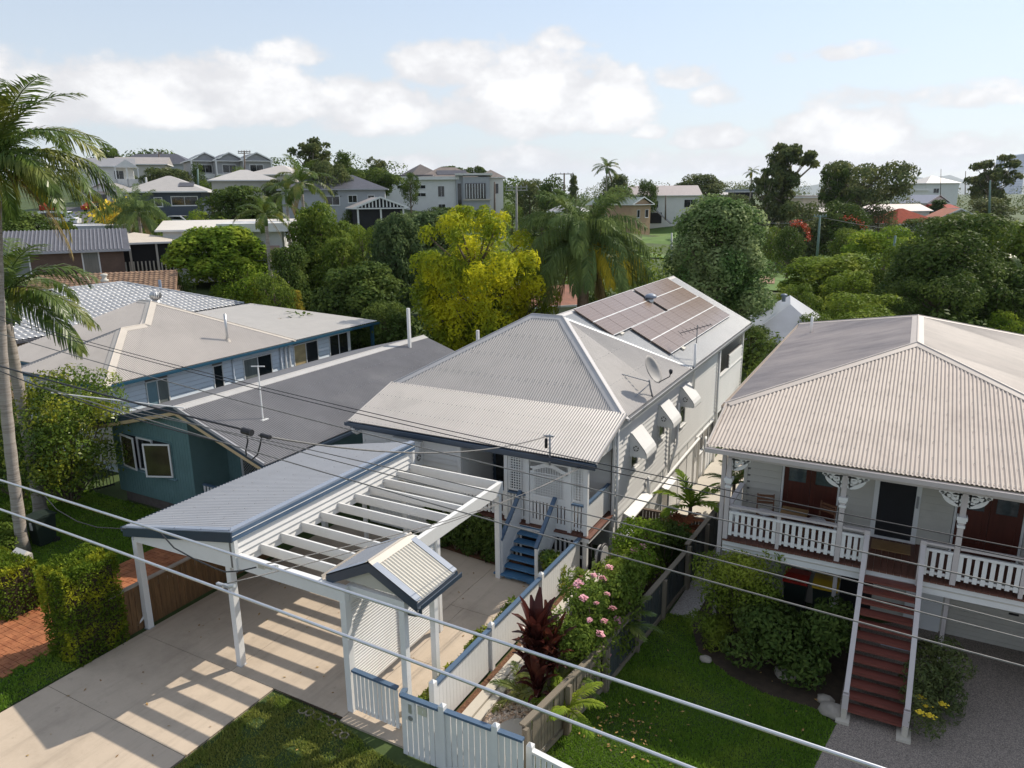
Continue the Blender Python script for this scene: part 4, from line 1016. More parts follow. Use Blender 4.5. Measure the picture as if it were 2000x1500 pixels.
for sgn, xe in ((-1, px0), (1, px1)):
    for yy, dy in ((py0-.02, .16), (py1+.02, -.16)):
        a, b = V((xe, yy, ze_+.04)), V((pxc, yy, za_+.04)); dn = V((0, dy, 0))
        MB().add([a, b, b+dn, a+dn, a-ZU*.03, b-ZU*.03, b+dn-ZU*.014, a+dn-ZU*.014], [(0, 1, 2, 3), (7, 6, 5, 4), (0, 4, 5, 1), (2, 6, 7, 3), (0, 3, 7, 4), (1, 5, 6, 2)]).build('barge_flashing', FLASH, pr)
        MB().prism([a-ZU*.005, b-ZU*.005, b-ZU*.24, a-ZU*.24], (0, .035 if dy > 0 else -.035, 0)).build('barge_board', NAVY, pr)
    gutter((xe, py0-.03, ze_-.12), (xe, py1+.03, ze_-.12), (sgn, 0, 0), NAVY if sgn > 0 else CAPCREAM, pr)
MB().prism([(px0+.25, py0+.10, ze_-.05), (px1-.25, py0+.10, ze_-.05), (pxc, py0+.10, za_-.12)], (0, .02, 0)).build('gable_panel', CREAM, PO)
MB().box((-9.46, 10.22, 2.72), (-8.02, 10.34, 2.94)).build('tie_beam', WHITE, PO)
MB().box((-9.46, 11.25, 2.72), (-8.02, 11.37, 2.94)).build('tie_beam', WHITE, PO)
MB().box((-8.16, 10.35, 2.74), (-8.04, 11.24, 2.94)).build('side_beam', WHITE, PO)
for x, y in ((-8.10, 10.28), (-8.10, 11.31)):
    MB().box((x-.065, y-.065, .02), (x+.065, y+.065, 2.73)).build('post', WHITE, PO)
MB().tube([(-7.70, 10.3, 2.95), (-7.70, 10.3, 2.75), (-7.8, 10.3, 2.68), (-7.98, 10.3, 2.66)], .04, 8).build('downpipe', NAVY, PO, smooth=True)
# ------------------------------------------------------------------ fences of the white house
def fence(name, p, q, z0, z1, label, w=.085, gap=.018, cap_m=STEELBLUE, mt=WHITE, posts=(), railw=.11, cat='fence', rail=True, low=True, group=None, t=.022):
    p, q = V((p[0], p[1], 0)), V((q[0], q[1], 0))
    T = thing(name, tuple((p+q)/2+ZU*z0), label, cat, group)
    balustrade(T, p, q, z0+.03, z1, cap_m, mt, w, gap, t, 'picket', .05, railw, low, None, rail)
    u = (q-p).normalized()
    for s in posts:
        c = p+u*s; MB().box((c.x-.06, c.y-.06, z0), (c.x+.06, c.y+.06, z1+.13)).add([(c.x-.06, c.y-.06, z1+.13), (c.x+.06, c.y-.06, z1+.13), (c.x+.06, c.y+.06, z1+.13), (c.x-.06, c.y+.06, z1+.13), (c.x, c.y, z1+.19)], [(0, 1, 4), (1, 2, 4), (2, 3, 4), (3, 0, 4)]).build('post', WHITE, T)
    return T
FX = -7.47
f1 = fence('picket_fence', (FX, 10.25), (FX, 17.62), .10, 1.16, 'long white side fence with blue cap running to the verandah', .12, .006, posts=(0.05, 2.35, 4.9))
g1 = fence('pedestrian_gate', (-9.36, 10.10), (-8.18, 10.06), .05, 1.03, 'white picket gate with blue cap below the gate portico', .085, .03, cat='gate')
cA, cB = onz(783, 1357, 1.33), onz(1022, 1446, 1.33)
f2 = fence('picket_fence', (cA.x, cA.y), (cB.x, cB.y), -.05, 1.31, 'tall white front fence with blue cap and intercom panel', .11, .02, posts=((cB-cA).length*.36, (cB-cA).length*.79))
u2 = (cB-cA).normalized(); n2 = V((u2.y, -u2.x, 0))
if n2.y > 0: n2 = -n2
bp_ = cA+u2*.16+n2*.02; bp_.z = 0
def onf(a, z, d=.0): return V((cA.x, cA.y, 0))+u2*a+n2*d+ZU*z
MB().add([onf(.12, .84, .012), onf(.33, .84, .012), onf(.33, 1.28, .012), onf(.12, 1.28, .012), onf(.12, .84, .03), onf(.33, .84, .03), onf(.33, 1.28, .03), onf(.12, 1.28, .03)], [(4, 5, 6, 7), (0, 1, 5, 4), (1, 2, 6, 5), (3, 7, 6, 2), (0, 4, 7, 3)]).build('intercom_plate', WHITE, f2)
MB().add([onf(.19, 1.02, .031), onf(.26, 1.02, .031), onf(.26, 1.22, .031), onf(.19, 1.22, .031), onf(.19, 1.02, .04), onf(.26, 1.02, .04), onf(.26, 1.22, .04), onf(.19, 1.22, .04)], [(4, 5, 6, 7), (0, 1, 5, 4), (1, 2, 6, 5), (3, 7, 6, 2), (0, 4, 7, 3)]).build('letter_slot', GALV, f2)
MB().tube([onf(.225, .91, .02), onf(.225, .91, .045)], .052, 18).build('intercom_speaker', GREYMET, f2)
MB().add([onf(.40, 1.06, .016), onf(.60, 1.06, .016), onf(.60, 1.24, .016), onf(.40, 1.24, .016), onf(.40, 1.06, .028), onf(.60, 1.06, .028), onf(.60, 1.24, .028), onf(.40, 1.24, .028)], [(4, 5, 6, 7), (0, 1, 5, 4), (1, 2, 6, 5), (3, 7, 6, 2), (0, 4, 7, 3)]).build('number_plate', mat('pale plate', (.52, .52, .42), .4, .08), f2)
MB().add([onf(.51, 1.12, .029), onf(.525, 1.12, .029), onf(.525, 1.18, .029), onf(.51, 1.18, .029)], [(0, 1, 2, 3)]).build('plate_mark', WHITE, f2)
MB().beam((cA.x+.02, cA.y, 1.335), (-7.98, 10.06, 1.10), .11, .05).build('return_rail', STEELBLUE, f2)
cC, cD = onz(1036, 1462, 1.0), onz(1110, 1500, 1.0)
f3 = fence('picket_fence', (cC.x, cC.y), (cC.x+(cD.x-cC.x)*3, cC.y+(cD.y-cC.y)*3), -.05, .95, 'low white capped picket fence continuing past the corner post', .09, .03, cap_m=WHITE, posts=(0.0,))
# weathered neighbour fence between planter and lawn
def palings(name, p, q, z0, z1, mt, label, rm=None, w=.095, gap=.012, posts=None, railz=None, capr=True, group=None):
    p, q = V((p[0], p[1], 0)), V((q[0], q[1], 0)); L = (q-p).length; u = (q-p)/L; an = math.atan2(u.y, u.x)
    T = thing(name, tuple((p+q)/2+ZU*z0), label, 'fence', group)
    mes = [MB().box((-w/2, -.009, z0), (w/2, .009, z1+d)).mesh('paling', mt) for d in (-.012, 0, .01)]
    k = 0; s = w/2
    while s < L:
        put('paling', random.choice(mes), T, loc_in(T, p+u*s), (random.uniform(-.02, .02), 0, an)); s += w+gap
    nn = u.cross(ZU)
    for z in (railz or (z0+.12,)):
        MB().beam(p+nn*.035+ZU*z, q+nn*.035+ZU*z, .045, .11).build('rail', rm or mt, T)
    if capr: MB().beam(p+ZU*(z1+.03), q+ZU*(z1+.03), .13, .04).build('cap_rail', rm or mt, T)
    n = posts or max(2, int(L/2.4)+1)
    for i in range(n):
        c = p+u*(L*i/(n-1)); c += nn*.08
        MB().box((c.x-.05, c.y-.05, z0), (c.x+.05, c.y+.05, z1)).build('post', rm or mt, T)
    return T
palings('paling_fence', (-5.42, 10.2), (-5.02, 13.2), -.05, 1.10, GREYPINE, 'weathered grey paling fence behind the burgundy cordyline', posts=3, railz=(.1,))
palings('paling_fence', (-5.0, 13.25), (-4.62, 18.3), -.05, 1.10, DARKFENCE, 'dark stained paling fence beside the pink flowering shrub', rm=GREYPINE, posts=4)
palings('paling_fence', (-4.60, 18.35), (-4.42, 21.6), -.2, 1.30, DARKFENCE, 'dark paling fence running back beside the neighbour house', rm=GREYPINE, posts=3)
palings('side_gate', (-7.0, 21.55), (-4.5, 21.65), -1.0, .62, mat('brown grey paling', (.12, .085, .065), .8, .3, 3, stretch=(6, 6, .5)), 'tall brown paling screen closing the side passage', posts=2, railz=(.3,))
# pine fence between carport and brick path
palings('pine_fence', (-16.32, 14.6), (-16.28, 9.25), .0, 1.22, PINE, 'treated pine fence along the carport driveway with grey top rail', rm=mat('grey top rail', (.33, .28, .23), .8, .2, 3), w=.13, posts=4, railz=(.08, 1.0))
# garden hose reel under the verandah corner
hr = thing('hose_reel', (-7.22, 18.2, .35), 'round hose reel hanging on the lower wall under the verandah', 'hose reel')
MB().tube([(-7.20+.16, 18.35+.33*math.cos(t), .42+.33*math.sin(t)) for t in [i*6.283/20 for i in range(21)]], .045, 7).build('hose', BLACKCAB, hr, smooth=True)
MB().tube([(-7.16, 18.35, .42), (-6.98, 18.35, .42)], .30, 20).build('drum', mat('grey plastic', (.42, .42, .42), .5, .05), hr)
MB().box((-7.28, 18.3, .3), (-7.14, 18.4, .55)).build('bracket', GREYMET, hr)
# ------------------------------------------------------------------ cream house on the right
H2 = thing('cream_house', (.33, 20.0, 0), 'cream high-set house with beige corrugated hip roof and front verandah', 'house')
AX, AY0, AY1, AZ = .34, 23.03, 28.35, 6.52
EXL, EXR, EY0, EY1, EZ = -3.88, 4.56, 18.83, 32.55, 5.30
r2 = MB().poly([(EXL+.1, EY0, EZ-.04), (EXR-.1, EY0, EZ-.04), (AX, AY0, AZ-.06)]).build('roof', ROOF_RIGHT, H2)
slp = (AZ-EZ)/(AY0-EY0)
GY = 16.92; GZ = EZ-slp*(EY0-GY)
A0, A1 = V((AX, AY0, AZ)), V((AX, AY1, AZ)); FL, FRr = V((EXL, EY0, EZ)), V((EXR, EY0, EZ)); BL, BR = V((EXL, EY1, EZ)), V((EXR, EY1, EZ))
corr('roof_sheet', [(EXL, GY, GZ), (EXR, GY, GZ), FRr, A0, FL], ROOF_RIGHT, r2, amp=.015, label='front slope of beige corrugated iron')
ROOF_RTONED = mat('iron toned down against sun', (.36, .315, .29), .55, .12, .9, col2=(.27, .24, .225), c2lo=.42, c2hi=.7, c2s=.4, stretch=(1, 2.2, 1))  # roof iron darkened in colour to hold down sun on the right slope
corr('roof_sheet', [FL, A0, A1, BL], mat('weathered grey brown iron', (.40, .35, .33), .5, .14, .9, col2=(.26, .235, .235), c2lo=.42, c2hi=.7, c2s=.35, stretch=(1, 2.2, 1)), r2)
corr('roof_sheet', [FRr, BR, A1, A0], ROOF_RTONED, r2)
corr('roof_sheet', [BL, A1, BR], ROOF_RIGHT, r2)
n_f, n_l, n_r, n_b = nrm((EXL, GY, GZ), (EXR, GY, GZ), A0), nrm(FL, A0, BL), nrm(FRr, BR, A0), nrm(BL, A1, BR)
RCAP = mat('beige capping', (.50, .44, .39), .45, .08, 1.5)
cap(FL, A0, n_f, n_l, RCAP, r2, .17); cap(FRr, A0, n_f, n_r, RCAP, r2, .17); cap(A0, A1, n_l, n_r, RCAP, r2, .18); cap(BL, A1, n_l, n_b, RCAP, r2, .15); cap(BR, A1, n_r, n_b, RCAP, r2, .15)
for x in (EXL, EXR): MB().beam((x, GY, GZ+.0), (x, EY0, EZ+.0), .05, .10).build('barge_flashing', RCAP, r2)
gutter((EXL-.03, GY, GZ-.13), (EXR+.03, GY, GZ-.13), (0, -1, 0), POSTG, r2)
gutter((EXL, EY0-.1, EZ-.13), (EXL, EY1, EZ-.13), (-1, 0, 0), RCAP, r2)
# roof screws
m = MB()
for row in range(9):
    y = GY+.12+row*.62
    for k in range(100):
        x = EXL+.05+k*.0865*(1 if row == 0 else 3)
        if x > EXR or (y > EY0 and not (EXL+(y-EY0)+.3 < x < EXR-(y-EY0)-.3)): continue
        z = GZ+slp*(y-GY)+.021; m.box((x-.009, y-.009, z), (x+.009, y+.009, z+.012))
tag(m.build('roof_screws', GREYMET, r2), kind='stuff')
MB().tube([(-3.1, 29.2, 5.5), (-3.1, 29.2, 6.15)], .05, 8).build('vent_pipe', PVC, r2, smooth=True)
DZ, DF, WY = 2.26, 17.30, 19.12
# verandah
MB().box((-3.45, DF, DZ-.34), (4.2, DF+.05, DZ-.05)).build('deck_fascia', WHITE, H2)
MB().box((-3.45, DF-.012, DZ-.20), (4.2, DF-.0005, DZ-.17)).build('fascia_joint', CREAM, H2)
MB().box((-3.45, DF+.05, DZ-.30), (4.2, WY, DZ-.08)).build('deck_frame', CREAM, H2)
for k in range(54):
    x = -3.45+k*.142; MB().box((x, DF-.05, DZ-.045), (x+.136, WY, DZ-.005)).build('deck_board', DECKWOOD, H2)
doors = [(-2.35, -1.05), (-.12, .68), (1.55, 2.85)]
w2 = wall(H2, 'front_wall', (-3.3, WY, 0), (1, 0, 0), (0, -1, 0), 7.35, DZ, 4.85, CREAM, .185, holes=[(a+3.3-.06, b+3.3+.06, DZ, DZ+2.22) for a, b in doors])
wall(H2, 'left_wall', (-3.3, 32.0, 0), (0, -1, 0), (-1, 0, 0), 12.9, -1.2, 5.1, CREAM, .185)
wall(H2, 'right_wall', (4.05, WY, 0), (0, 1, 0), (1, 0, 0), 12.9, -1.2, 5.1, CREAM, boards=False)
MB().box((-3.2, WY+.15, -1.2), (3.95, 31.9, 5.1)).build('core_wall', CREAM, H2)
MB().box((-3.36, WY-.05, DZ), (-3.27, WY+.04, 4.85)).build('corner_board', CREAM, H2)
MB().box((-3.45, DF-.1, 4.52), (4.2, WY, 4.55)).build('verandah_ceiling', CREAM, H2)
MB().box((-3.45, DF-.03, 4.40), (4.15, DF+.09, 4.62)).build('verandah_beam', POSTG, H2)
STAIN = mat('leadlight glass', (.06, .08, .09), .12, .35, 7, spec=.6)
for i in (0, 2):
    a, b = doors[i]; f = MB()
    f.box((a-.05, WY-.05, DZ), (a, WY-.001, DZ+2.2)).box((b, WY-.05, DZ), (b+.05, WY-.001, DZ+2.2)).box((a-.05, WY-.05, DZ+2.12), (b+.05, WY-.001, DZ+2.2))
    fr_ = f.build('door_frame', WHITE, H2)
    mid = (a+b)/2
    for (p, q) in ((a+.005, mid-.004), (mid+.004, b-.005)):
        lf = MB().box((p, WY-.035, DZ+.02), (p+.11, WY-.004, DZ+2.12)).box((q-.11, WY-.035, DZ+.02), (q, WY-.004, DZ+2.12)).box((p+.11, WY-.035, DZ+.02), (q-.11, WY-.004, DZ+.3)).box((p+.11, WY-.035, DZ+.95), (q-.11, WY-.004, DZ+1.12)).box((p+.11, WY-.035, DZ+2.0), (q-.11, WY-.004, DZ+2.12)).box((p+.11, WY-.022, DZ+.3), (q-.11, WY-.006, DZ+.95))
        leaf = lf.build('french_door', REDWOOD, H2)
        MB().box((p+.11, WY-.02, DZ+1.12), (q-.11, WY-.01, DZ+2.0)).build('leadlight_pane', STAIN, leaf)
a, b = doors[1]
fr_ = MB().box((a-.11, WY-.055, DZ), (a, WY-.001, DZ+2.2)).box((b, WY-.055, DZ), (b+.11, WY-.001, DZ+2.2)).box((a, WY-.055, DZ+2.1), (b, WY-.001, DZ+2.2)).box((a, WY-.055, DZ+.0), (b, WY-.001, DZ+.06))
sd = fr_.build('screen_door', WHITE, H2)
MB().box((a, WY-.03, DZ+.06), (b, WY-.012, DZ+2.1)).build('mesh_panel', DARK, sd)
MB().box((b+.02, WY-.085, DZ+.95), (b+.07, WY-.056, DZ+1.25)).build('lock', GREYMET, sd)
MB().box((-.15, WY-.75, DZ), (.70, WY-.2, DZ+.02)).build('doormat', TABLEWOOD).parent = None
tag(bpy.data.objects['doormat'], 'brown doormat outside the white screen door', 'doormat')
MB().box((4.06, DF-.1, -.2), (4.16, WY, 4.6)).build('unseen_sun_block', CREAM, H2)  # unseen wall added to keep sun patches off the drive
# posts, brackets
def bracket(x, s):
    m = MB(); y0, y1 = DF+.005, DF+.045; zt = 4.40
    def st(pts, w):
        for i in range(len(pts)-1):
            p, q = V(pts[i]), V(pts[i+1]); m.beam(p, q, .04, w, V((q.z-p.z, 0, -(q.x-p.x))) if False else (0, 1, 0))
    def ribbon(pts, w):
        L = [];
        for i, p in enumerate(pts):
            a_ = V(pts[max(i-1, 0)]); b_ = V(pts[min(i+1, len(pts)-1)]); t = (b_-a_).normalized(); nn = V((-t.z, 0, t.x))*w/2; L.append((V(p)+nn, V(p)-nn))
        for i in range(len(L)-1): m.prism([L[i][0], L[i][1], L[i+1][1], L[i+1][0]], (0, .035, 0))
    def P(a_, z): return (x+s*(.055+a_*.70), y0, zt-z*.70)
    ribbon([P(0, .03), P(.62, .03)], .075); ribbon([P(.035, .0), P(.035, .44)], .07)
    ribbon([P(.05+.44*math.sin(t)*.98, .40-.34*(1-math.cos(t))*1.0) for t in [i*1.5/8 for i in range(9)]], .09)
    ribbon([P(.16+.085*math.cos(t), .15+.075*math.sin(t)) for t in [i*6.283/12 for i in range(13)]], .075)
    ribbon([P(.30, .10), P(.36, .14), P(.44, .08)], .10); ribbon([P(.53+.035*math.cos(t), .075+.03*math.sin(t)) for t in [i*6.283/10 for i in range(11)]], .03)
    ribbon([P(.05, .27), P(.11, .33), P(.16, .27)], .09)
    return m.build('fretwork_bracket', WHITE, H2)
for i, x in enumerate((-3.40, -.82, 1.52, 3.95)):
    MB().box((x-.055, DF-.03, DZ), (x+.055, DF+.08, 4.41)).build('verandah_post', POSTG, H2)
    m = MB().box((x-.10, DF-.075, 3.80), (x+.10, DF+.125, 3.88)).box((x-.08, DF-.055, 3.74), (x+.08, DF+.105, 3.80)).box((x-.075, DF-.05, 3.62), (x+.075, DF+.10, 3.68))
    m.build('post_capital', WHITE, H2)
    if i: bracket(x, -1)
    if i < 3: bracket(x, 1)
    MB().box((x-.045, DF+.45, -.05), (x+.045, DF+.54, DZ-.3)).build('stump', POSTG, H2)
MB().box((-3.60, DF+.08, 0), (-3.50, DF+.18, 4.55)).build('downpipe', POSTG, H2)
def rail2(x0, x1):
    balustrade(H2, (x0, DF), (x1, DF), DZ+.09, DZ+.70, WHITE, WHITE, .085, .06, .02, 'picket', .06, .07, True)
    MB().box((x0, DF-.06, DZ+.86), (x1, DF+.08, DZ+.91)).build('handrail', POSTG, H2)
rail2(-3.33, -.88); rail2(-.76, -.30); rail2(.92, 1.46); rail2(1.58, 3.9)
MB().box((-2.2, DF-.03, DZ), (-2.12, DF+.05, DZ+.86)).build('intermediate_post', POSTG, H2)
MB().box((2.72, DF-.03, DZ), (2.80, DF+.05, DZ+.86)).build('intermediate_post', POSTG, H2)
balustrade(H2, (-3.38, DF+.12), (-3.38, WY-.06), DZ+.09, DZ+.80, POSTG, WHITE, .03, .07, .03, 'picket', .05, .13, True)
# stairs
SX0, SX1 = -.24, .88
for x in (SX0, SX1):
    MB().beam((x, 14.78, .05), (x, DF-.02, DZ-.02), .05, .22).build('stringer', WHITE, H2)
    MB().beam((x, 14.72, .95 if False else .62), (x, DF, DZ+.86), .10, .07).build('handrail', POSTG, H2)
    MB().box((x-.06, DF-.08, DZ-.3), (x+.06, DF+.06, DZ+.93)).build('newel', POSTG, H2)
    MB().box((x-.06, 14.66, .0), (x+.06, 14.80, .60)).build('newel', POSTG, H2)
    MB().box((x-.14, 14.50, .0), (x+.12, 14.95, .07)).box((x-.05, 14.62, .07), (x+.05, 14.72, .28)).build('footing', CONCL, H2)
for k in range(12):
    t = (k+.4)/12.3; y = 14.80+(DF-14.80)*t; z = .10+(DZ-.16)*t
    MB().box((SX0+.03, y-.14, z), (SX1-.03, y+.14, z+.045)).build('tread', TREADRED, H2)
MB().box((.28, 16.02, 1.14), (.84, 16.20, 1.175)).build('anti_slip_strip', FLASH, H2)
# enclosed ground floor with garage door
wall(H2, 'lower_wall', (-3.0, 19.25, 0), (1, 0, 0), (0, -1, 0), 4.6, -.3, DZ-.3, CREAM, .185, holes=[(2.25, 3.0, -.3, 1.7)])
MB().box((-.75, 19.2, 0), (.0, 19.24, 1.65)).build('laundry_opening', DARK, H2)
MB().box((.75, 19.15, 0), (1.55, 19.24, 1.95)).build('lower_door', WHITE, H2)
gd = MB().box((1.7, 19.18, 0), (4.4, 19.26, 1.95)).build('garage_door', CREAM, H2)
for k in range(16): MB().box((1.72, 19.165, .02+k*.12), (4.38, 19.18, .12+k*.12)).build('door_panel', CREAM, gd)
MB().box((2.9, 19.15, .9), (3.1, 19.165, .95)).build('handle', DARK, gd)
# chairs and table on the verandah
def chair(x, y, rz, label):
    T = thing('folding_chair', (x, y, DZ), label, 'chair', None, rz)
    def L(m, name, mt=CHAIRWOOD): return m.build(name, mt, T, local=True)
    for s in (-.2, .2):
        L(MB().beam((s, .16, 0), (s, .26, .86), .03, .03), 'rear_leg'); L(MB().beam((s, -.20, 0), (s, .10, .44), .03, .03), 'front_leg')
    for k in range(3): L(MB().box((-.2, .235+.012*k, .60+k*.085), (.2, .255+.012*k, .66+k*.085)), 'back_slat')
    for k in range(5): L(MB().box((-.2, -.2+k*.09, .43), (.2, -.13+k*.09, .45)), 'seat_slat')
    return T
chair(-2.62, 18.30, .25, 'dark folding chair facing the street at the left end of the verandah')
chair(-1.30, 18.42, -.45, 'brown slatted chair between the small table and the French doors')
T = thing('side_table', (-1.95, 18.2, DZ), 'small square timber table between two verandah chairs', 'table')
MB().box((-2.24, 17.95, DZ+.62), (-1.62, 18.45, DZ+.66)).build('tabletop', TABLEWOOD, T)
for x in (-2.2, -1.68):
    for y in (18.0, 18.4): MB().box((x-.02, y-.02, DZ), (x+.02, y+.02, DZ+.62)).build('leg', CHAIRWOOD, T)
for x, lb in ((-2.62, 'pale cushion on the dark folding chair'), (-1.40, 'pale cushion on the brown slatted chair')):
    m = MB()
    for (z, r) in ((.455, .13), (.47, .19), (.50, .20), (.525, .16)): pass
    m.lathe((x, 18.22 if x < -2 else 18.3, DZ+.455), [(.14, 0), (.20, .02), (.21, .05), (.17, .075), (.02, .085)], 12)
    tag(m.build('cushion', CUSH, smooth=True), lb, 'cushion')
# bins beneath the house
for i, (x, mt_, lb) in enumerate(((-1.75, BIN_RED, 'wheelie bin with red lid under the cream house'), (-1.05, BIN_YEL, 'wheelie bin with yellow lid under the cream house'))):
    T = thing('wheelie_bin', (x, 18.5, 0), lb, 'bin', None)
    MB().add([(x-.22, 18.25, .06), (x+.22, 18.25, .06), (x+.22, 18.75, .06), (x-.22, 18.75, .06), (x-.28, 18.16, .98), (x+.28, 18.16, .98), (x+.28, 18.84, .98), (x-.28, 18.84, .98)],
             [(0, 3, 2, 1), (4, 5, 6, 7), (0, 1, 5, 4), (1, 2, 6, 5), (2, 3, 7, 6), (3, 0, 4, 7)]).build('body', BIN_BODY, T)
    MB().prism([(x-.30, 18.12, 1.0), (x-.30, 18.88, 1.0), (x-.30, 18.88, 1.05), (x-.30, 18.5, 1.10), (x-.30, 18.12, 1.05)], (.60, 0, 0)).build('lid', mt_, T)
    for s in (-.24, .2): MB().tube([(x+s, 18.78, .1), (x+s+.05, 18.78, .1)], .1, 12).build('wheel', RUBBER, T)
# ------------------------------------------------------------------ teal house
H3 = thing('teal_house', (-20.4, 20, 0), 'teal low-set house with slate grey gable roof and open casement windows', 'house')
ra, rb = V((-20.42, 14.70, 4.11)), V((-20.42, 28.6, 4.11))
eR0, eR1 = V((-16.55, 14.70, 2.80)), V((-16.55, 28.6, 2.80)); eL0, eL1 = V((-25.0, 14.70, 2.96)), V((-25.0, 28.6, 2.96))
r3 = MB().poly([eR0-ZU*.05, eR1-ZU*.05, rb-ZU*.06, ra-ZU*.06]).poly([eL0-ZU*.05, ra-ZU*.06, rb-ZU*.06, eL1-ZU*.05]).build('roof', ROOF_MID, H3)
corr('roof_sheet', [eR0, eR1, rb, ra], ROOF_MID, r3, label='right slope of slate grey corrugated iron')
corr('roof_sheet', [eL0, ra, rb, eL1], ROOF_MID, r3)
screws(r3, [eR0, eR1, rb, ra], 5, .26)
cap(ra, rb, nrm(eR0, eR1, ra), nrm(eL0, eL1, ra), mat('pale grey ridge', (.42, .41, .40), .4, .08, 1.5), r3, .26)
for e in (eR0, eL0):
    MB().beam(ra+V((0, -.02, .04)), e+V((0, -.02, .04)), .04, .10).build('barge_cap', mat('grey barge', (.36, .36, .38), .4, .05) if e is eR0 else NAVY, r3)
    MB().prism([ra+V((0, -.03, -.02)), e+V((0, -.03, -.02)), e+V((0, -.03, -.12)), ra+V((0, -.03, -.12))], (0, .03, 0)).build('barge_board', NAVY, r3)
    MB().prism([ra+V((0, -.025, -.121)), e+V((0, -.025, -.121)), e+V((0, -.025, -.24)), ra+V((0, -.025, -.24))], (0, .03, 0)).build('fascia', CREAMFASC, r3)
    MB().poly([ra+V((0, 0, -.26)), e+V((0, 0, -.26)), e+V((0, 1.6, -.26)), ra+V((0, 1.6, -.26))]).build('soffit', CREAMFASC, r3)
gutter((-16.55, 14.7, 2.67), (-16.55, 28.6, 2.67), (1, 0, 0), NAVY, r3)
TY = 15.10
def tealwall(name, x0, x1, y, z0, ribs=True):
    def zt(x): return (4.11-(x+20.42)*(1.31/3.87) if x > -20.42 else 4.11-(-20.42-x)*.2511)-.27
    pts = [(x0, y, z0), (x1, y, z0), (x1, y, zt(x1))]+([(-20.42, y, zt(-20.42))] if x0 < -20.42 < x1 else [])+[(x0, y, zt(x0))]
    w = MB().prism(pts, (0, .1, 0)).build(name, TEAL, H3)
    if ribs:
        m = MB(); x = x0+.05
        while x < x1-.05:
            m.box((x, y-.008, z0), (x+.012, y-.0001, zt(x))); x += .14
        m.build('wall_ribs', TEAL, w, kind='stuff')
    return w
tealwall('front_wall', -24.55, -20.45, TY, .38)
tealwall('porch_wall', -20.45, -16.85, 16.55, .38)
MB().prism([(-20.435, TY+.004, .385), (-20.435, 16.6, .385), (-20.435, 16.6, 3.78), (-20.435, TY+.004, 3.78)], (-.1, 0, 0)).build('return_wall', TEAL, H3)
MB().box((-24.5, 15.25, .38), (-20.6, 28.3, 2.85)).build('core_wall', TEAL, H3)
MB().box((-20.5, 16.7, .38), (-16.9, 28.3, 2.7)).build('core_wall', TEAL, H3)
MB().box((-24.4, 15.2, -.6), (-16.95, 28.2, .38)).build('base_wall', mat('grey brick base', (.12, .10, .09), .8, .3, 6), H3)
# casement group: outer sashes stand open
wz0, wz1 = 1.42, 2.62
MB().box((-24.1, TY-.035, wz0-.05), (-21.35, TY-.0, wz0)).box((-24.1, TY-.035, wz1), (-21.35, TY, wz1+.05)).box((-24.1, TY-.03, wz0), (-24.05, TY, wz1)).box((-21.40, TY-.03, wz0), (-21.35, TY, wz1)).box((-23.2, TY-.03, wz0), (-23.14, TY, wz1)).build('window_frame', TEAL, H3)
MB().box((-24.05, TY-.012, wz0), (-21.4, TY-.002, wz1)).build('window_opening', DARK, H3)
window(H3, (-23.16, TY-.012, wz0), (1, 0, 0), (0, -1, 0), .84, wz1-wz0, 1, sill=False)
MB().box((-24.2, TY-.10, wz0-.09), (-21.25, TY, wz0-.05)).build('window_sill', TEALDOOR, H3)
AMB = mat('amber reflection tinted glass', (.055, .045, .03), .08, .4, 1.2, spec=.6)  # amber reflection is put into the pane colour
def sash(hx, sgn, ang, w=.93):
    u = V((sgn*math.cos(ang), -math.sin(ang), 0)); nn = V((-u.y, u.x, 0))
    if nn.y > 0: nn = -nn
    return window(H3, (hx, TY-.04, wz0), u, nn, w, wz1-wz0, 1, WHITE, AMB, .055, .045, 'casement_sash', sill=False)
sash(-24.03, 1, .16); sash(-21.40, -1, .42, .96)
# porch door and screened window
dr = MB().box((-19.72, 16.49, .6), (-19.62, 16.545, 2.72)).box((-18.86, 16.49, .6), (-18.76, 16.545, 2.72)).box((-19.62, 16.49, 2.62), (-18.86, 16.545, 2.72)).build('screen_door', mat('aluminium frame', (.55, .56, .57), .35, .05, 2, metal=.3), H3)
def diam(x0, x1, z0, z1, y, par, st=.11):
    m = MB(); w, h = x1-x0, z1-z0; k = -h
    while k < w:
        for s in (1, -1):
            a, b = max(k, 0), min(k+h, w)
            if b > a:
                za, zb = (a-k, b-k) if s > 0 else (h-(a-k), h-(b-k))
                m.beam((x0+a, y, z0+za), (x0+b, y, z0+zb), .012, .012)
        k += st
    return m.build('security_mesh', GALV, par, kind='stuff')
MB().box((-19.62, 16.52, .6), (-18.86, 16.54, 2.62)).build('mesh_backing', DARK, dr); diam(-19.62, -18.86, .6, 2.62, 16.505, dr)
wv = MB().box((-18.35, 16.49, 1.5), (-18.28, 16.545, 2.55)).box((-17.12, 16.49, 1.5), (-17.05, 16.545, 2.4)).box((-18.28, 16.49, 1.5), (-17.12, 16.545, 1.57)).box((-18.28, 16.49, 2.33), (-17.12, 16.545, 2.40)).build('screened_window', WHITE, H3)
MB().box((-18.28, 16.52, 1.57), (-17.12, 16.54, 2.33)).build('mesh_backing', DARK, wv); diam(-18.28, -17.12, 1.57, 2.33, 16.505, wv)
MB().box((-20.4, 15.3, .3), (-17.0, 16.5, .58)).build('porch_slab', CONCL, H3)
balustrade(H3, (-20.3, 15.35), (-19.2, 15.35), .62, 1.25, STEELBLUE, WHITE, .09, .09, .025, 'picket', .05, .10)
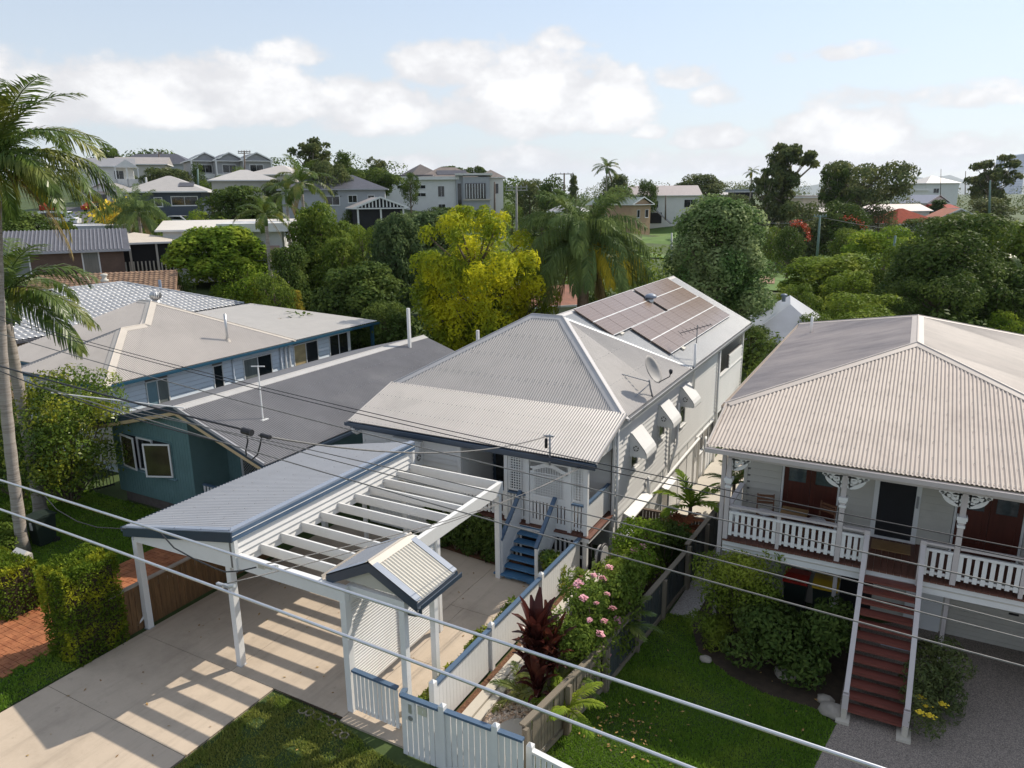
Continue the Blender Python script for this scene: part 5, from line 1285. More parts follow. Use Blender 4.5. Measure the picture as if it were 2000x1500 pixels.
# tv mast and white rod on the gable
T = thing('antenna_mast', (-18.6, 16.9, 3.5), 'thin white antenna mast with crossbar on the slate grey roof', 'antenna')
pa, pb = V((-18.55, 16.6, 3.47)), None
MB().tube([(-18.55, 16.6, 3.45), (-18.55, 16.6, 5.3)], .025, 6).build('mast', PVC, T); MB().tube([(-18.75, 16.5, 5.28), (-18.35, 16.7, 5.28)], .02, 6).build('crossbar', PVC, T)
MB().box((-18.68, 16.47, 3.44), (-18.42, 16.73, 3.48)).build('base_plate', PVC, T)
w0, w1 = at(100, 767, 22.9), at(360, 797, 22.3)
tag(MB().tube([w0, w1], .022, 7).build('white_rod', PVC), 'long white rod cantilevered from the gable past the tree', 'rod')
# ------------------------------------------------------------------ pale blue house
H4 = thing('pale_blue_house', (-30, 22, 0), 'pale blue weatherboard house with warm grey hip roof and blue gutters', 'house')
BE, S4 = 3.80, .5
F0 = V((-26.43, 16.19, BE)); t1, t2 = 2.97, 4.45; Y2 = 17.30
P1 = F0+V((-t1, t1, S4*t1)); FL0 = V((F0.x-2*t1, F0.y, BE))
P2 = V((F0.x-t2, Y2+t2, BE+S4*t2)); RB = V((F0.x, Y2+2*t2, BE)); LX = -36.2
K = V((P1.x, Y2+t1, P1.z))       # where wing ridge meets the main slope
r4 = MB().poly([F0-ZU*.05, RB-ZU*.05, P2-ZU*.08]).build('roof', ROOF_BLUE, H4)
corr('roof_sheet', [F0, V((F0.x, Y2, BE)), K, P1], ROOF_BLUE, r4)
corr('roof_sheet', [V((F0.x, Y2, BE)), RB, P2], ROOF_BLUE, r4, label='right hip slope of warm grey iron')
corr('roof_sheet', [F0, P1, FL0], ROOF_BLUE, r4)
corr('roof_sheet', [FL0, P1, K, V((FL0.x, Y2, BE))], ROOF_BLUE, r4)
P3 = V((LX+t2, Y2+t2, P2.z))
corr('roof_sheet', [V((FL0.x-.0, Y2, BE)), K, P2, P3, V((LX, Y2, BE))], ROOF_BLUE, r4)
corr('roof_sheet', [RB, V((LX, Y2+2*t2, BE)), P3, P2], ROOF_BLUE, r4)
nr, nf = nrm(F0, RB, P2), V((0, -.447, .894))
nb_ = V((0, .447, .894)); nl_ = V((-.447, 0, .894))
cap(F0, P1, nf, nr, CAPCREAM, r4, .24); cap(P1, K, nr, nl_, CAPCREAM, r4, .24); cap(K, P2, nf, nr, CAPCREAM, r4, .24); cap(RB, P2, nr, nb_, CAPCREAM, r4, .16); cap(P2, P3, nf, nb_, CAPCREAM, r4, .16); cap(FL0, P1, nf, nl_, mat('grey hip cap', (.30, .29, .29), .45, .05), r4, .08)
gutter(F0+V((0, 0, -.13)), V((F0.x, 32.6, BE-.13)), (1, 0, 0), BLUEGUT, r4); gutter(FL0+V((0, 0, -.13)), F0+V((.1, 0, -.13)), (0, -1, 0), BLUEGUT, r4)
gutter(V((LX, Y2, BE-.13)), V((FL0.x, Y2, BE-.13)), (0, -1, 0), BLUEGUT, r4)
corr('rear_roof_sheet', [(F0.x+.03, RB.y-.25, BE+.03), (F0.x+.03, 32.6, BE+.03), (-36.5, 32.6, BE+.42), (-36.5, RB.y-.25, BE+.42)], ROOF_SKIL, r4, pitch=.16, amp=.015, label='white sheet rear roof with rust stains')
BX = -26.86
WN = [(18.15, 1.05, 2.30, 1.15), (21.45, .55, 2.35, 1.1), (23.15, 1.75, 2.15, 1.25), (26.35, 1.75, 2.25, 1.25), (28.95, 1.5, .9, 2.65)]
wall(H4, 'right_wall', (BX, 16.6, 0), (0, 1, 0), (1, 0, 0), 13.95, 1.2, BE-.06, PALEBLUE, .20, holes=[(a-16.6, a-16.6+w, z, z+h) for a, w, z, h in WN])
MB().box((-35.9, 17.7, -.2), (BX-.13, 30.5, BE-.06)).build('core_wall', PALEBLUE, H4)
wall(H4, 'front_wall', (-32.1, 16.62, 0), (1, 0, 0), (0, -1, 0), 5.2, .4, BE-.06, CREAM, .20)
MB().box((-32.0, 16.75, -.2), (BX-.12, 18, BE-.06)).build('wing_core', PALEBLUE, H4)
for i, (a, w, z, h) in enumerate(WN):
    window(H4, (BX, a, z), (0, 1, 0), (1, 0, 0), w, h, 1 if i == 1 else 2, WHITE, None, .05, .06, gms=[[TEALDOOR, CURTGLASS], [GLASS], [CURTGLASS, GLASS], [mat('sun reflection tinted glass', (.42, .33, .18), .15, .4, 1.3, stretch=(1, 1, 3)), GLASS], [GLASS, GLASS]][i], sill=i < 4)  # one pane carries the sun's reflection in its base colour
window(H4, (-28.6, 16.62, 2.2), (1, 0, 0), (0, -1, 0), 1.0, 1.2, 2)
for y in (25.45, 25.75, 26.02): pipe([(BX+.09, y, BE-.25), (BX+.09, y, 1.5)], .055, mat('pale pipe', (.66, .70, .74), .4, .04) if y < 25.6 else PVC, H4)
pipe([(BX+.07, 22.55, BE-.1), (BX+.07, 22.55, 1.2)], .05, PALEBLUE, H4)
MB().box((F0.x-.35, 32.3, 1.0), (F0.x-.2, 32.45, BE)).build('verandah_post', BLUEGUT, H4)
MB().box((BX-.05, 30.5, 1.0), (BX+.06, 30.6, BE)).build('corner_post', WHITE, H4)
pp = V((-27.4, 22.9, BE+S4*.97))
MB().tube([pp-ZU*.1, pp+ZU*1.25], .06, 10).build('flue', GALV, H4, smooth=True); MB().lathe(pp-ZU*.02, [(.16, -.06), (.08, .12)], 10).build('flue_collar', CAPCREAM, H4)
T = thing('turbine_vent', (-31.5, 22.3, 5.85), 'round metal turbine vent behind the warm grey ridge', 'vent')
c = V((-31.35, 22.35, 5.75)); MB().lathe(c, [(.17, -.2), (.17, .28)], 12).build('neck', GALV, T, smooth=True)
m = MB()
for k in range(16):
    a0 = 6.283*k/16
    for j in range(6):
        z0, z1 = -.18+.06*j, -.18+.06*(j+1); q = []
        for (z, da) in ((z0, 0), (z0, .30), (z1, .30), (z1, 0)):
            rr = .27*math.sqrt(max(.05, 1-(z/.22)**2)); rr *= (1.0 if da == 0 else .9); tw = (z+.18)*1.2
            q.append(c+V((rr*math.cos(a0+da+tw), rr*math.sin(a0+da+tw), .48+z)))
        m.poly(q)
m.build('blades', GALV, T); MB().lathe(c+ZU*.48, [(.20, -.17), (.24, 0), (.2, .14), (.02, .2)], 14).build('drum', GREYMET, T, smooth=True)
# ------------------------------------------------------------------ grey tiled house behind
H5 = thing('grey_tiled_house', (-43, 24, .8), 'house with glossy grey tiled hip roof behind the pale blue house', 'house')
TE, TS = 4.20, 1.6/4.8
def tile_roof(parent, e0, e1, r1, r0, mt, tw=.30, th=.34, individual=300, seed=1):
    """tiles laid in courses on the face e0-e1-r1-r0 (eave then ridge); biggest in view stay single"""
    e0, e1, r1, r0 = V(e0), V(e1), V(r1), V(r0); u = (e1-e0).normalized(); n = (e1-e0).cross(r0-e0).normalized()
    if n.z < 0: n = -n
    v = n.cross(u).normalized()
    if v.z < 0: v = -v
    sh = MB().poly([e0-n*.04, e1-n*.04, r1-n*.04, r0-n*.04]).build('roof', mt, parent)
    R = Matrix((u, v, n)).transposed(); eu = R.to_euler()
    prof = [(0, .028), (.05, .012), (.10, .006), (.16, .012), (.21, .034), (.255, .05), (.30, .04)]
    m = MB(); k = len(prof)
    m.v = [(a*tw/.3, 0, b+.022) for a, b in prof]+[(a*tw/.3, th+.03, b-.006) for a, b in prof]+[(a*tw/.3, 0, b-.01) for a, b in prof]
    m.f = [(i, i+1, k+i+1, k+i) for i in range(k-1)]+[(2*k+i, 2*k+i+1, i+1, i) for i in range(k-1)]
    tm = m.mesh('roof_tile', mt, True)
    poly = [((p-e0).dot(u), (p-e0).dot(v)) for p in (e0, e1, r1, r0)]
    L = []
    for j in range(int(max(q[1] for q in poly)/th)+1):
        for i in range(int(min(q[0] for q in poly)/tw)-1, int(max(q[0] for q in poly)/tw)+1):
            c = ((i+.5)*tw, (j+.5)*th)
            if inside(poly, np.array([c[0]]), np.array([c[1]]))[0]: L.append((i*tw, j*th))
    def vis(t):
        p = e0+u*t[0]+v*t[1]; d = p-CP; q = d.dot(FWD)
        x, y = 1000+FPX*d.dot(RGT)/q, 750-FPX*d.dot(UPV)/q
        return (0 if (q > 0 and 0 < x < 2000) else 1, q)
    L.sort(key=vis); fr_l, frz = FR[parent.name]
    for t in L[:individual]: put('roof_tile', tm, sh, loc_in(parent, e0+u*t[0]+v*t[1]), eu)
    if L[individual:]:
        M = MB()
        for t in L[individual:]:
            b = e0+u*t[0]+v*t[1]; M.add([b+u*p[0]+v*p[1]+n*p[2] for p in m.v], m.f)
        tag(M.build('roof_tiles', mt, sh, smooth=True), kind='stuff')
    return sh
c0, c1 = V((-37.0, 14.0, TE)), V((-37.0, 32.5, TE)); p0, p1 = V((-41.8, 18.8, TE+1.6)), V((-41.8, 27.7, TE+1.6))
tile_roof(H5, c0, c1, p1, p0, GREYTILE)
MB().poly([c1, V((-46.6, 32.5, TE)), p1]).poly([c0, p0, V((-46.6, 14, TE))]).poly([V((-46.6, 14, TE)), p0, p1, V((-46.6, 32.5, TE))]).build('rear_slopes', GREYTILE, H5)
def tilecap(parent, p, q, mt, r=.10):
    p, q = V(p), V(q); n = int((q-p).length/.42)
    me = None
    for k in range(n):
        a, b = p.lerp(q, k/n), p.lerp(q, (k+1.08)/n); MB().tube([a, b], [r*1.08, r*.9], 8).build('hip_tile', mt, parent)
tilecap(H5, c1, p1, GREYTILE); tilecap(H5, p0, p1, GREYTILE)
gutter(V((-37.0, 14, TE-.14)), V((-37.0, 32.5, TE-.14)), (1, 0, 0), DARKTILE, H5); gutter(V((-41, 32.5, TE-.14)), V((-36.9, 32.5, TE-.14)), (0, 1, 0), DARKTILE, H5)
MB().box((-46, 14.6, 0), (-37.6, 31.9, TE-.05)).build('brick_wall', mat('tan brick', (.33, .24, .16), .8, .25, 5), H5)
window(H5, (-37.6, 29.2, 2.7), (0, 1, 0), (1, 0, 0), 1.6, 1.2, 2)
T = thing('roof_pipe', (-39.0, 21, 5), 'thin grey vent pipe on the glossy grey tiles', 'pipe'); MB().tube([(-38.2, 18.0, 4.5), (-38.2, 18.0, 5.6)], .03, 6).build('pipe', GREYMET, T)
# ------------------------------------------------------------------ foliage
def unit(a): return a/np.maximum(np.linalg.norm(a, axis=-1, keepdims=True), 1e-9)
def leaf_verts(P, A, Nn, L, Wd):
    B = unit(np.cross(A, Nn)); L = L[:, None]; Wd = Wd[:, None]; C = unit(np.cross(B, A))*L*.10
    return np.stack([P, P+A*L*.45+B*Wd*.5+C, P+A*L, P+A*L*.45-B*Wd*.5+C], 1).reshape(-1, 3)
def lobes_leaves(lobes, n, L, Wd, seed, inner=.22, up=.15, hang=0.0, flat=.6):
    rg = np.random.default_rng(seed); lb = np.array(lobes)
    w = (lb[:, 3]*lb[:, 4]*lb[:, 5])**.67; k = rg.choice(len(lb), n, p=w/w.sum())
    D = unit(rg.normal(size=(n, 3))); D[:, 2] = np.where((D[:, 2] < -.3) & (rg.random(n) < .6), -D[:, 2], D[:, 2])
    r = np.where(rg.random(n) < inner, rg.uniform(.3, .85, n), rg.uniform(.82, 1.08, n))
    P = lb[k, :3]+D*lb[k, 3:6]*r[:, None]
    T = rg.normal(size=(n, 3)); T -= D*(T*D).sum(1, keepdims=True); T = unit(T)
    A = unit(T*1.0+D*rg.uniform(-.1, .8, n)[:, None]*flat*1.4+np.array([0, 0, up-hang-.15])); Nn = unit(D+rg.normal(size=(n, 3))*.45+np.array([0, 0, .25]))
    return leaf_verts(P, A, Nn, L*rg.uniform(.6, 1.3, n), Wd*rg.uniform(.7, 1.3, n))
SHAPES = {
    'round': (4.2, lambda rg: [(3.0*a*math.cos(t), 3.0*a*math.sin(t), 6.0+3.0*b, r, r, r*.85) for t, a, b, r in [(rg.uniform(0, 6.28), math.sqrt(1-b*b)*rg.uniform(.75, 1), b, rg.uniform(.7, 1.25)) for b in [rg.uniform(-.8, .95) for _ in range(48)]]]+[(0, 0, 6, 2.3, 2.3, 2.5)]),
    'tall': (3.0, lambda rg: [(2.0*a*math.cos(t), 2.0*a*math.sin(t), 5.1+4.0*b, r, r, r*1.05) for t, a, b, r in [(rg.uniform(0, 6.28), math.sqrt(1-b*b*.9)*rg.uniform(.7, 1), b, rg.uniform(.7, 1.15)) for b in [rg.uniform(-.95, .95) for _ in range(60)]]]+[(0, 0, 5, 1.5, 1.5, 3.4)]),
    'bushy': (4.6, lambda rg: [(3.4*a*math.cos(t), 3.4*a*math.sin(t), 4.4+4.4*b, r, r, r*.9) for t, a, b, r in [(rg.uniform(0, 6.28), math.sqrt(1-b*b)*rg.uniform(.7, 1), b, rg.uniform(.75, 1.3)) for b in [rg.uniform(-.9, .95) for _ in range(54)]]]+[(0, 0, 4.4, 2.6, 2.6, 3.4)]),
    'spread': (6.4, lambda rg: [(4.8*a*math.cos(t), 4.8*a*math.sin(t), 7.2+1.7*b, r*1.25, r*1.25, r*.7) for t, a, b, r in [(rg.uniform(0, 6.28), rg.uniform(.3, 1), rg.uniform(-.9, 1), rg.uniform(.9, 1.5)) for _ in range(34)]]),
    'gum': (3.8, lambda rg: [(2.9*a*math.cos(t), 2.9*a*math.sin(t), z, r*1.1, r*1.1, r*.7) for t, a, z, r in [(rg.uniform(0, 6.28), rg.uniform(.15, 1)*(1-.25*abs(z-6.6)/3.4), z, rg.uniform(.32, .62)) for z in [rg.uniform(3.2, 9.7) for _ in range(64)]]]),
    'egg': (4.3, lambda rg: [(w*math.cos(t), w*math.sin(t), z, r, r, r*1.05) for t, w, z, r in [(rg.uniform(0, 6.28), 3.5*(max(0.02, math.sin(math.pi*min(1, (10-z)/9.2)**.75))**.8)*rg.uniform(.72, 1), z, rg.uniform(.6, 1.05)*(1.1-.045*z)) for z in [rg.uniform(1.2, 9.4) for _ in range(62)]]]+[(0, 0, 4.8, 2.3, 2.3, 3.3)]),
    'cone': (2.6, lambda rg: [(w*math.cos(t), w*math.sin(t), z, .75, .75, .7) for t, w, z in [(rg.uniform(0, 6.28), (9.6-z)*.24*rg.uniform(.6, 1), z) for z in [rg.uniform(1.0, 9.3) for _ in range(36)]]]+[(0, 0, 5, .8, .8, 3.8)]),
}
_crowns = {}
def crown_mesh(shape, seed, mt, n=9000, L=.30, Wd=.17, hang=0.0):
    key = (shape, seed, mt.name, n, L, hang)
    if key not in _crowns:
        rg = random.Random(seed*17+3); lb = SHAPES[shape][1](rg)
        v = lobes_leaves(lb, int(n*1.25), L*1.18, Wd*1.38, seed+11, inner=.22 if shape != 'gum' else .5, hang=hang, flat=.45)
        tr = MB(); rr = random.Random(seed)
        if shape == 'gum': tr.tube([(0, 0, -.5), (.1, 0, 2.5), (-.1, .1, 5), (.15, 0, 7.5), (0, 0, 9)], [.26, .22, .17, .10, .04], 7)
        else: tr.tube([(0, 0, -.5), (.05, 0, 2.5), (0, .1, 5.5), (0, 0, 7.5)], [.34, .27, .16, .05], 7)
        for l in (lb[:-1] if len(lb) > 12 else lb)[::2]:
            z0 = max(1.6, min(6.5, l[2]-1.8)); c = V(l[:3]); a = V((0, .05, z0)); md = a.lerp(c, .5)+V((0, 0, -.25))
            tr.tube([a, md, c], [.11, .07, .025], 5)
        _crowns[key] = (fast_mesh('crown', v, 4, mt), tr.mesh('trunk', GUMBARK if shape == 'gum' else TRUNKM, True))
    return _crowns[key]
def tree(px, py, d, wpx, shape, mt, label, seed=1, name='tree', group=None, n=9000, L=.30, Wd=.17, hang=0.0, z0=None, rot=None):
    """px, py: pixel of the top of the crown; d metres away along the view; wpx: width in the photograph"""
    top = at(px, py, d); z = tz(top.x, top.y) if z0 is None else z0
    Hh = max(1.5, top.z-z); wid = 1.12*wpx/FPX*d; s = wid/(2*SHAPES[shape][0]); 
    T = thing(name, (top.x, top.y, z), label, 'tree', group, (random.uniform(0, 6.28) if rot is None else rot))
    T.scale = (s, s, Hh/10.0)
    c, t = crown_mesh(shape, seed, mt, n, L, Wd, hang)
    put('crown', c, T); put('trunk', t, T)
    return T
def shrub(name, lobes, n, L, Wd, mt, label, cat='shrub', seed=1, group=None, stems=True, hang=0.0, flat=.6):
    """lobes in world metres (x,y,z,rx,ry,rz)"""
    a = np.array(lobes); b = V((float(a[:, 0].mean()), float(a[:, 1].mean()), float((a[:, 2]-a[:, 5]).min())))
    T = thing(name, b, label, cat, group)
    v = lobes_leaves(lobes, n, L, Wd, seed, hang=hang, flat=flat)
    put('foliage', fast_mesh('foliage', v-np.array(b), 4, mt), T)
    if stems:
        m = MB()
        for l in lobes: m.tube([b+V(((l[0]-b.x)*.2, (l[1]-b.y)*.2, 0)), V(l[:3])], [.035, .012], 5)
        m.build('stems', TRUNKM, T)
    return T
# ------------------------------------------------------------------ palms
def frond(name, Ln, nl, ll, lw, th0, bend, mt, seed, hang=.35, fwd=.5, plum=0.0):
    rg = random.Random(seed); pts = []; x = z = 0.0; N = 22
    for i in range(N+1):
        s = i/N; pts.append(V((x, rg.uniform(-.01, .01), z))); th = th0-bend*(s**1.25); x += Ln/N*math.cos(th); z += Ln/N*math.sin(th)
    m = MB(); m.tube(pts, [.028*(1-.85*i/N)+.004 for i in range(N+1)], 4, False)
    for k in range(nl):
        s = .10+.89*k/(nl-1); i = min(N-1, int(s*N)); p = pts[i].lerp(pts[i+1], s*N-i); t = (pts[i+1]-pts[i]).normalized()
        l = ll*(math.sin(math.pi*min(1, .18+.80*s))**.6)*rg.uniform(.85, 1.1)
        for sd in (-1, 1):
            side = V((0, sd, 0)); upn = t.cross(V((0, 1, 0))); upn = upn if upn.z > 0 else -upn
            d = (side*(1-fwd*.5)+t*(fwd+.35*s)+upn*rg.uniform(-plum, plum+.12)).normalized()
            q1 = p+d*l*.5-ZU*(l*hang*.16); q2 = p+d*l*(1-hang*.35)-ZU*(l*hang*.75)
            wv = t.cross(d).cross(d).normalized()*lw*.5 if t.cross(d).length > 1e-3 else upn*lw*.5
            wv = (t-d*t.dot(d)).normalized()*lw*.5
            m.add([p-wv*.5, p+wv*.5, q1+wv, q1-wv, q2+wv*.25, q2-wv*.25], [(0, 1, 2, 3), (3, 2, 4, 5)])
    return m.mesh(name, mt)
def palm(base, top, r0, r1, fronds, label, bend=(0, 0), shaft=True, nm='palm_tree', rings=True, group=None, seed=1, bark=None, scale=1.0):
    """fronds: list of (mesh, azimuth, tilt) children at the crown"""
    base, top = V(base), V(top); T = thing(nm, base, label, 'palm', group)
    pts = [base.lerp(top, t)+V((bend[0]*math.sin(math.pi*t), bend[1]*math.sin(math.pi*t), 0)) for t in [i/24 for i in range(25)]]
    rs = [r0+(r1-r0)*(i/24)+(.012*(i % 2) if rings else 0)+(r0*.35 if i == 0 else 0) for i in range(25)]
    MB().tube(pts, rs, 12).build('trunk', bark or PALMBARK, T, smooth=True)
    if shaft:
        MB().tube([top-ZU*.05, top+ZU*.35, top+ZU*.85], [r1*1.15, r1*1.25, r1*.5], 10).build('crownshaft', SHAFTM, T, smooth=True); ct = top+ZU*.75
    else: ct = top
    rg = random.Random(seed)
    for (me, az, tilt) in fronds: put('frond', me, T, loc_in(T, ct+V((rg.uniform(-.05, .05), rg.uniform(-.05, .05), rg.uniform(-.12, .12)))), (rg.uniform(-.25, .25), tilt, az), (scale*rg.uniform(.9, 1.08),)*3)
    return T
KF = [frond('frond', 3.5, 60, .80, .050, rad(a), rad(b), LF_PALM, i, hang=h, fwd=.55, plum=.15) for i, (a, b, h) in enumerate([(72, 75, .25), (50, 100, .4), (25, 95, .6), (0, 70, .85)])]
KDRY = frond('frond', 3.2, 46, .7, .045, rad(-20), rad(60), LF_GOLDFR, 9, hang=.95, fwd=.7)
KDR2 = frond('frond', 3.0, 40, .65, .04, rad(-45), rad(40), LF_DRYFR, 10, hang=1.0, fwd=.8)
def king_set(seed, n=14, dry=2):
    rg = random.Random(seed); L = []
    for k in range(n):
        az = 2.399*k+rg.uniform(-.2, .2); L.append((KF[min(3, int(4*(k+.5)/n))], az, rg.uniform(-.12, .12)))
    for k in range(dry): L.append((rg.choice([KDRY, KDR2]), rg.uniform(0, 6.28), 0))
    return L
# tall palm leaning in from the left, lower palm beside it
bA = onz(46, 1080, 0); dA = bA.dot(FH); tA = at(-8, 372, dA+.3)
palm(bA, tA, .17, .12, king_set(3, 24, 3)+[(KDRY, rad(70), .1), (KF[2], rad(40), 0), (KF[2], rad(20), 0), (KF[3], rad(55), 0), (KDR2, rad(50), 0)], 'tall ringed palm with yellowing fronds rising above the left lawn', bend=(-.35, 0), seed=2)
tB = at(12, 628, 23.6); bB = V((tB.x, tB.y, 0))
palm(bB, tB, .21, .15, king_set(5, 13, 0)+[(KF[2], rad(20), 0), (KF[1], rad(38), .0), (KF[3], rad(5), 0)], 'lower ringed palm with green arching fronds beside the tall palm', bend=(.05, 0), seed=4)
# plumose palm behind the rear roof
CF = [frond('frond', 4.4, 74, 1.0, .055, rad(a), rad(b), LF_COCOS, 20+i, hang=h, fwd=.5, plum=.5) for i, (a, b, h) in enumerate([(80, 80, .55), (62, 110, .8), (42, 120, .95), (18, 100, 1.0), (-5, 80, 1.0)])]
CGOLD = frond('frond', 4.2, 64, 1.0, .055, rad(15), rad(105), LF_GOLDFR, 31, hang=1.0, fwd=.5, plum=.4)
CDRY = frond('frond', 3.6, 40, .8, .05, rad(-55), rad(35), LF_DRYFR, 32, hang=1.0, fwd=.9, plum=.2)
def cocos_set(seed, n=20, gold=3, dry=4):
    rg = random.Random(seed); L = []
    for k in range(n): L.append((CF[min(4, int(5*(k+.4)/n))], 2.399*k+rg.uniform(-.2, .2), rg.uniform(-.1, .1)))
    for k in range(gold): L.append((CGOLD, rad(-35)+k*.55+rg.uniform(-.2, .2), 0))
    for k in range(dry): L.append((CDRY, rg.uniform(0, 6.28), 0))
    return L
tp = at(1140, 482, 46); palm((tp.x, tp.y, tz(tp.x, tp.y)), tp, .38, .34, cocos_set(4, 52, 5, 6), 'large drooping palm with yellow tipped fronds behind the solar roof', shaft=False, seed=7, bark=mat('shaggy palm bark', (.20, .15, .11), .9, .4, 4, bump=.8, bs=10), scale=1.16)
# ------------------------------------------------------------------ planting around the houses
# left tree-shrub, hedges
rg = random.Random(21)
c = at(118, 880, 24.2)
shrub('lilly_pilly_tree', [(c.x+rg.uniform(-1.5, 1.5), c.y+rg.uniform(-1.3, 1.3), z, .75, .75, .62) for z in [1.0+.105*k for k in range(34)]]+[(c.x, c.y, 2.6, 1.45, 1.3, 1.8)], 17000, .13, .07, LF_SHRUB, 'large glossy green shrub between the palms and the teal house', 'shrub', 3)
c2 = at(40, 960, 25); shrub('lilly_pilly_tree', [(c2.x+rg.uniform(-1.6, 1.2), c2.y+rg.uniform(-1, 1), z, .8, .8, .6) for z in [.6+.14*k for k in range(16)]], 7000, .13, .07, LF_DARK, 'dark green shrub at the foot of the tall palm', 'shrub', 5)
def hedge(name, x0, x1, y0, y1, z0, z1, n, L, Wd, mt, label, seed):
    r = np.random.default_rng(seed); sz = np.array([x1-x0, y1-y0, z1-z0]); c = np.array([(x0+x1)/2, (y0+y1)/2, (z0+z1)/2])
    ar = np.array([sz[1]*sz[2], sz[0]*sz[2], sz[0]*sz[1]*1.4]); ax = r.choice(3, n, p=ar/ar.sum()); sg = np.where(r.random(n) < .5, -1., 1.); sg[ax == 2] = 1
    U = r.uniform(-1, 1, (n, 3)); U[np.arange(n), ax] = sg*r.uniform(.88, 1.05, n); D = np.zeros((n, 3)); D[np.arange(n), ax] = sg
    w = (np.sin(U[:, 0]*7+seed)*np.sin(U[:, 1]*6)*np.sin(U[:, 2]*5))*.06; P = c+U*sz/2*(1+w[:, None])
    v = leaf_verts(P, unit(D*.8+r.normal(size=(n, 3))*.7+[0, 0, .25]), unit(D+r.normal(size=(n, 3))*.6), L*r.uniform(.6, 1.3, n), Wd*r.uniform(.7, 1.3, n))
    T = thing(name, (c[0], c[1], z0), label, 'hedge'); o = np.array([c[0], c[1], z0])
    put('foliage', fast_mesh('foliage', v-o, 4, mt), T)
    MB().box((x0+.10, y0+.10, z0), (x1-.10, y1-.10, z1-.10)).build('twigs', SOIL, T)
hedge('clipped_hedge', -17.25, -16.12, 8.28, 9.55, 0, 2.28, 15000, .075, .042, LF_HEDGE, 'clipped square hedge at the end of the pine fence', 2)
hedge('clipped_hedge', -22.4, -19.55, 8.55, 9.45, 0, 1.35, 9500, .08, .045, LF_HEDGE, 'clipped hedge on the far side of the terracotta path', 3)
T = thing('letterbox', (-22.9, 10.95, 0), 'white letterbox with a pitched top at the palm foot', 'letterbox')
lb_ = onz(45, 1086, .75); MB().box((lb_.x-.20, lb_.y-.16, .60), (lb_.x+.20, lb_.y+.16, .82)).build('box', CREAM, T); MB().prism([(lb_.x-.26, lb_.y-.2, .82), (lb_.x+.26, lb_.y-.2, .82), (lb_.x+.26, lb_.y, .95), (lb_.x-.26, lb_.y, .95)], (0, 0, .02)).build('lid', WHITE, T); MB().box((lb_.x-.05, lb_.y-.05, 0), (lb_.x+.05, lb_.y+.05, .6)).build('stand', WHITE, T)
bn = onz(88, 1062, 0)
T = thing('wheelie_bin', bn, 'black wheelie bin with white sticker under the glossy shrub', 'bin')
MB().add([(bn.x-.22, bn.y-.25, .06), (bn.x+.22, bn.y-.25, .06), (bn.x+.22, bn.y+.25, .06), (bn.x-.22, bn.y+.25, .06), (bn.x-.28, bn.y-.32, .95), (bn.x+.28, bn.y-.32, .95), (bn.x+.28, bn.y+.32, .95), (bn.x-.28, bn.y+.32, .95)], [(0, 3, 2, 1), (4, 5, 6, 7), (0, 1, 5, 4), (1, 2, 6, 5), (2, 3, 7, 6), (3, 0, 4, 7)]).build('body', BIN_BODY, T)
MB().prism([(bn.x-.3, bn.y-.36, .96), (bn.x-.3, bn.y+.36, .96), (bn.x-.3, bn.y+.36, 1.0), (bn.x-.3, bn.y, 1.05), (bn.x-.3, bn.y-.36, 1.0)], (.6, 0, 0)).build('lid', BIN_BODY, T)
MB().box((bn.x-.05, bn.y-.33, .6), (bn.x+.05, bn.y-.30, .85)).build('sticker', WHITE, T)
for s in (-.24, .2): MB().tube([(bn.x+s, bn.y+.26, .1), (bn.x+s+.05, bn.y+.26, .1)], .1, 10).build('wheel', RUBBER, T)
# garden plants by the left path
g = random.Random(8)
for k, (x, y, w, lbl) in enumerate([(20, 1075, .7, 'low leafy plant between hedge and letterbox'), (12, 1045, .9, 'mixed green plants at the left lawn edge'), (80, 1180, .35, 'small low groundcover plant beside the path')]):
    p = onz(x, y, 0); shrub('garden_plant', [(p.x+g.uniform(-w, w)*.6, p.y+g.uniform(-w, w)*.6, .15+.1*j, .3*w+.1, .3*w+.1, .25) for j in range(6)], 1500, .12, .05, [LF_MID, LF_YG, LF_YG][k], lbl, 'plant', 30+k)
# shrubs in the mulch bed under the verandah
for k, x in enumerate((-12.2, -11.45, -10.75, -10.1)):
    shrub('leafy_shrub', [(x+g.uniform(-.22, .22), 17.35+g.uniform(-.15, .15), .25+.14*j, .26, .24, .2) for j in range(7)], 1900, .15, .055, LF_DARK, 'dark glossy shrub in the mulch bed against the verandah battens', 'shrub', 40+k, 'shrubs below the verandah')
for k in range(10):
    y = 10.5+k*.47
    shrub('low_shrub', [(-7.85+g.uniform(-.12, .12), y+g.uniform(-.1, .1), .18+.13*j, .19, .19, .16) for j in range(3+(k % 3))], 620, .13, .055, LF_SHRUB, 'small bright shrub along the driveway side of the white fence', 'shrub', 60+k, 'small shrubs along the white fence')
shrub('leafy_shrub', [(-7.85+g.uniform(-.2, .2), 16.6+g.uniform(-.3, .3), .3+.14*j, .28, .26, .22) for j in range(5)], 1500, .15, .055, LF_SHRUB, 'bright green shrub beside the foot of the blue stairs', 'shrub', 75)
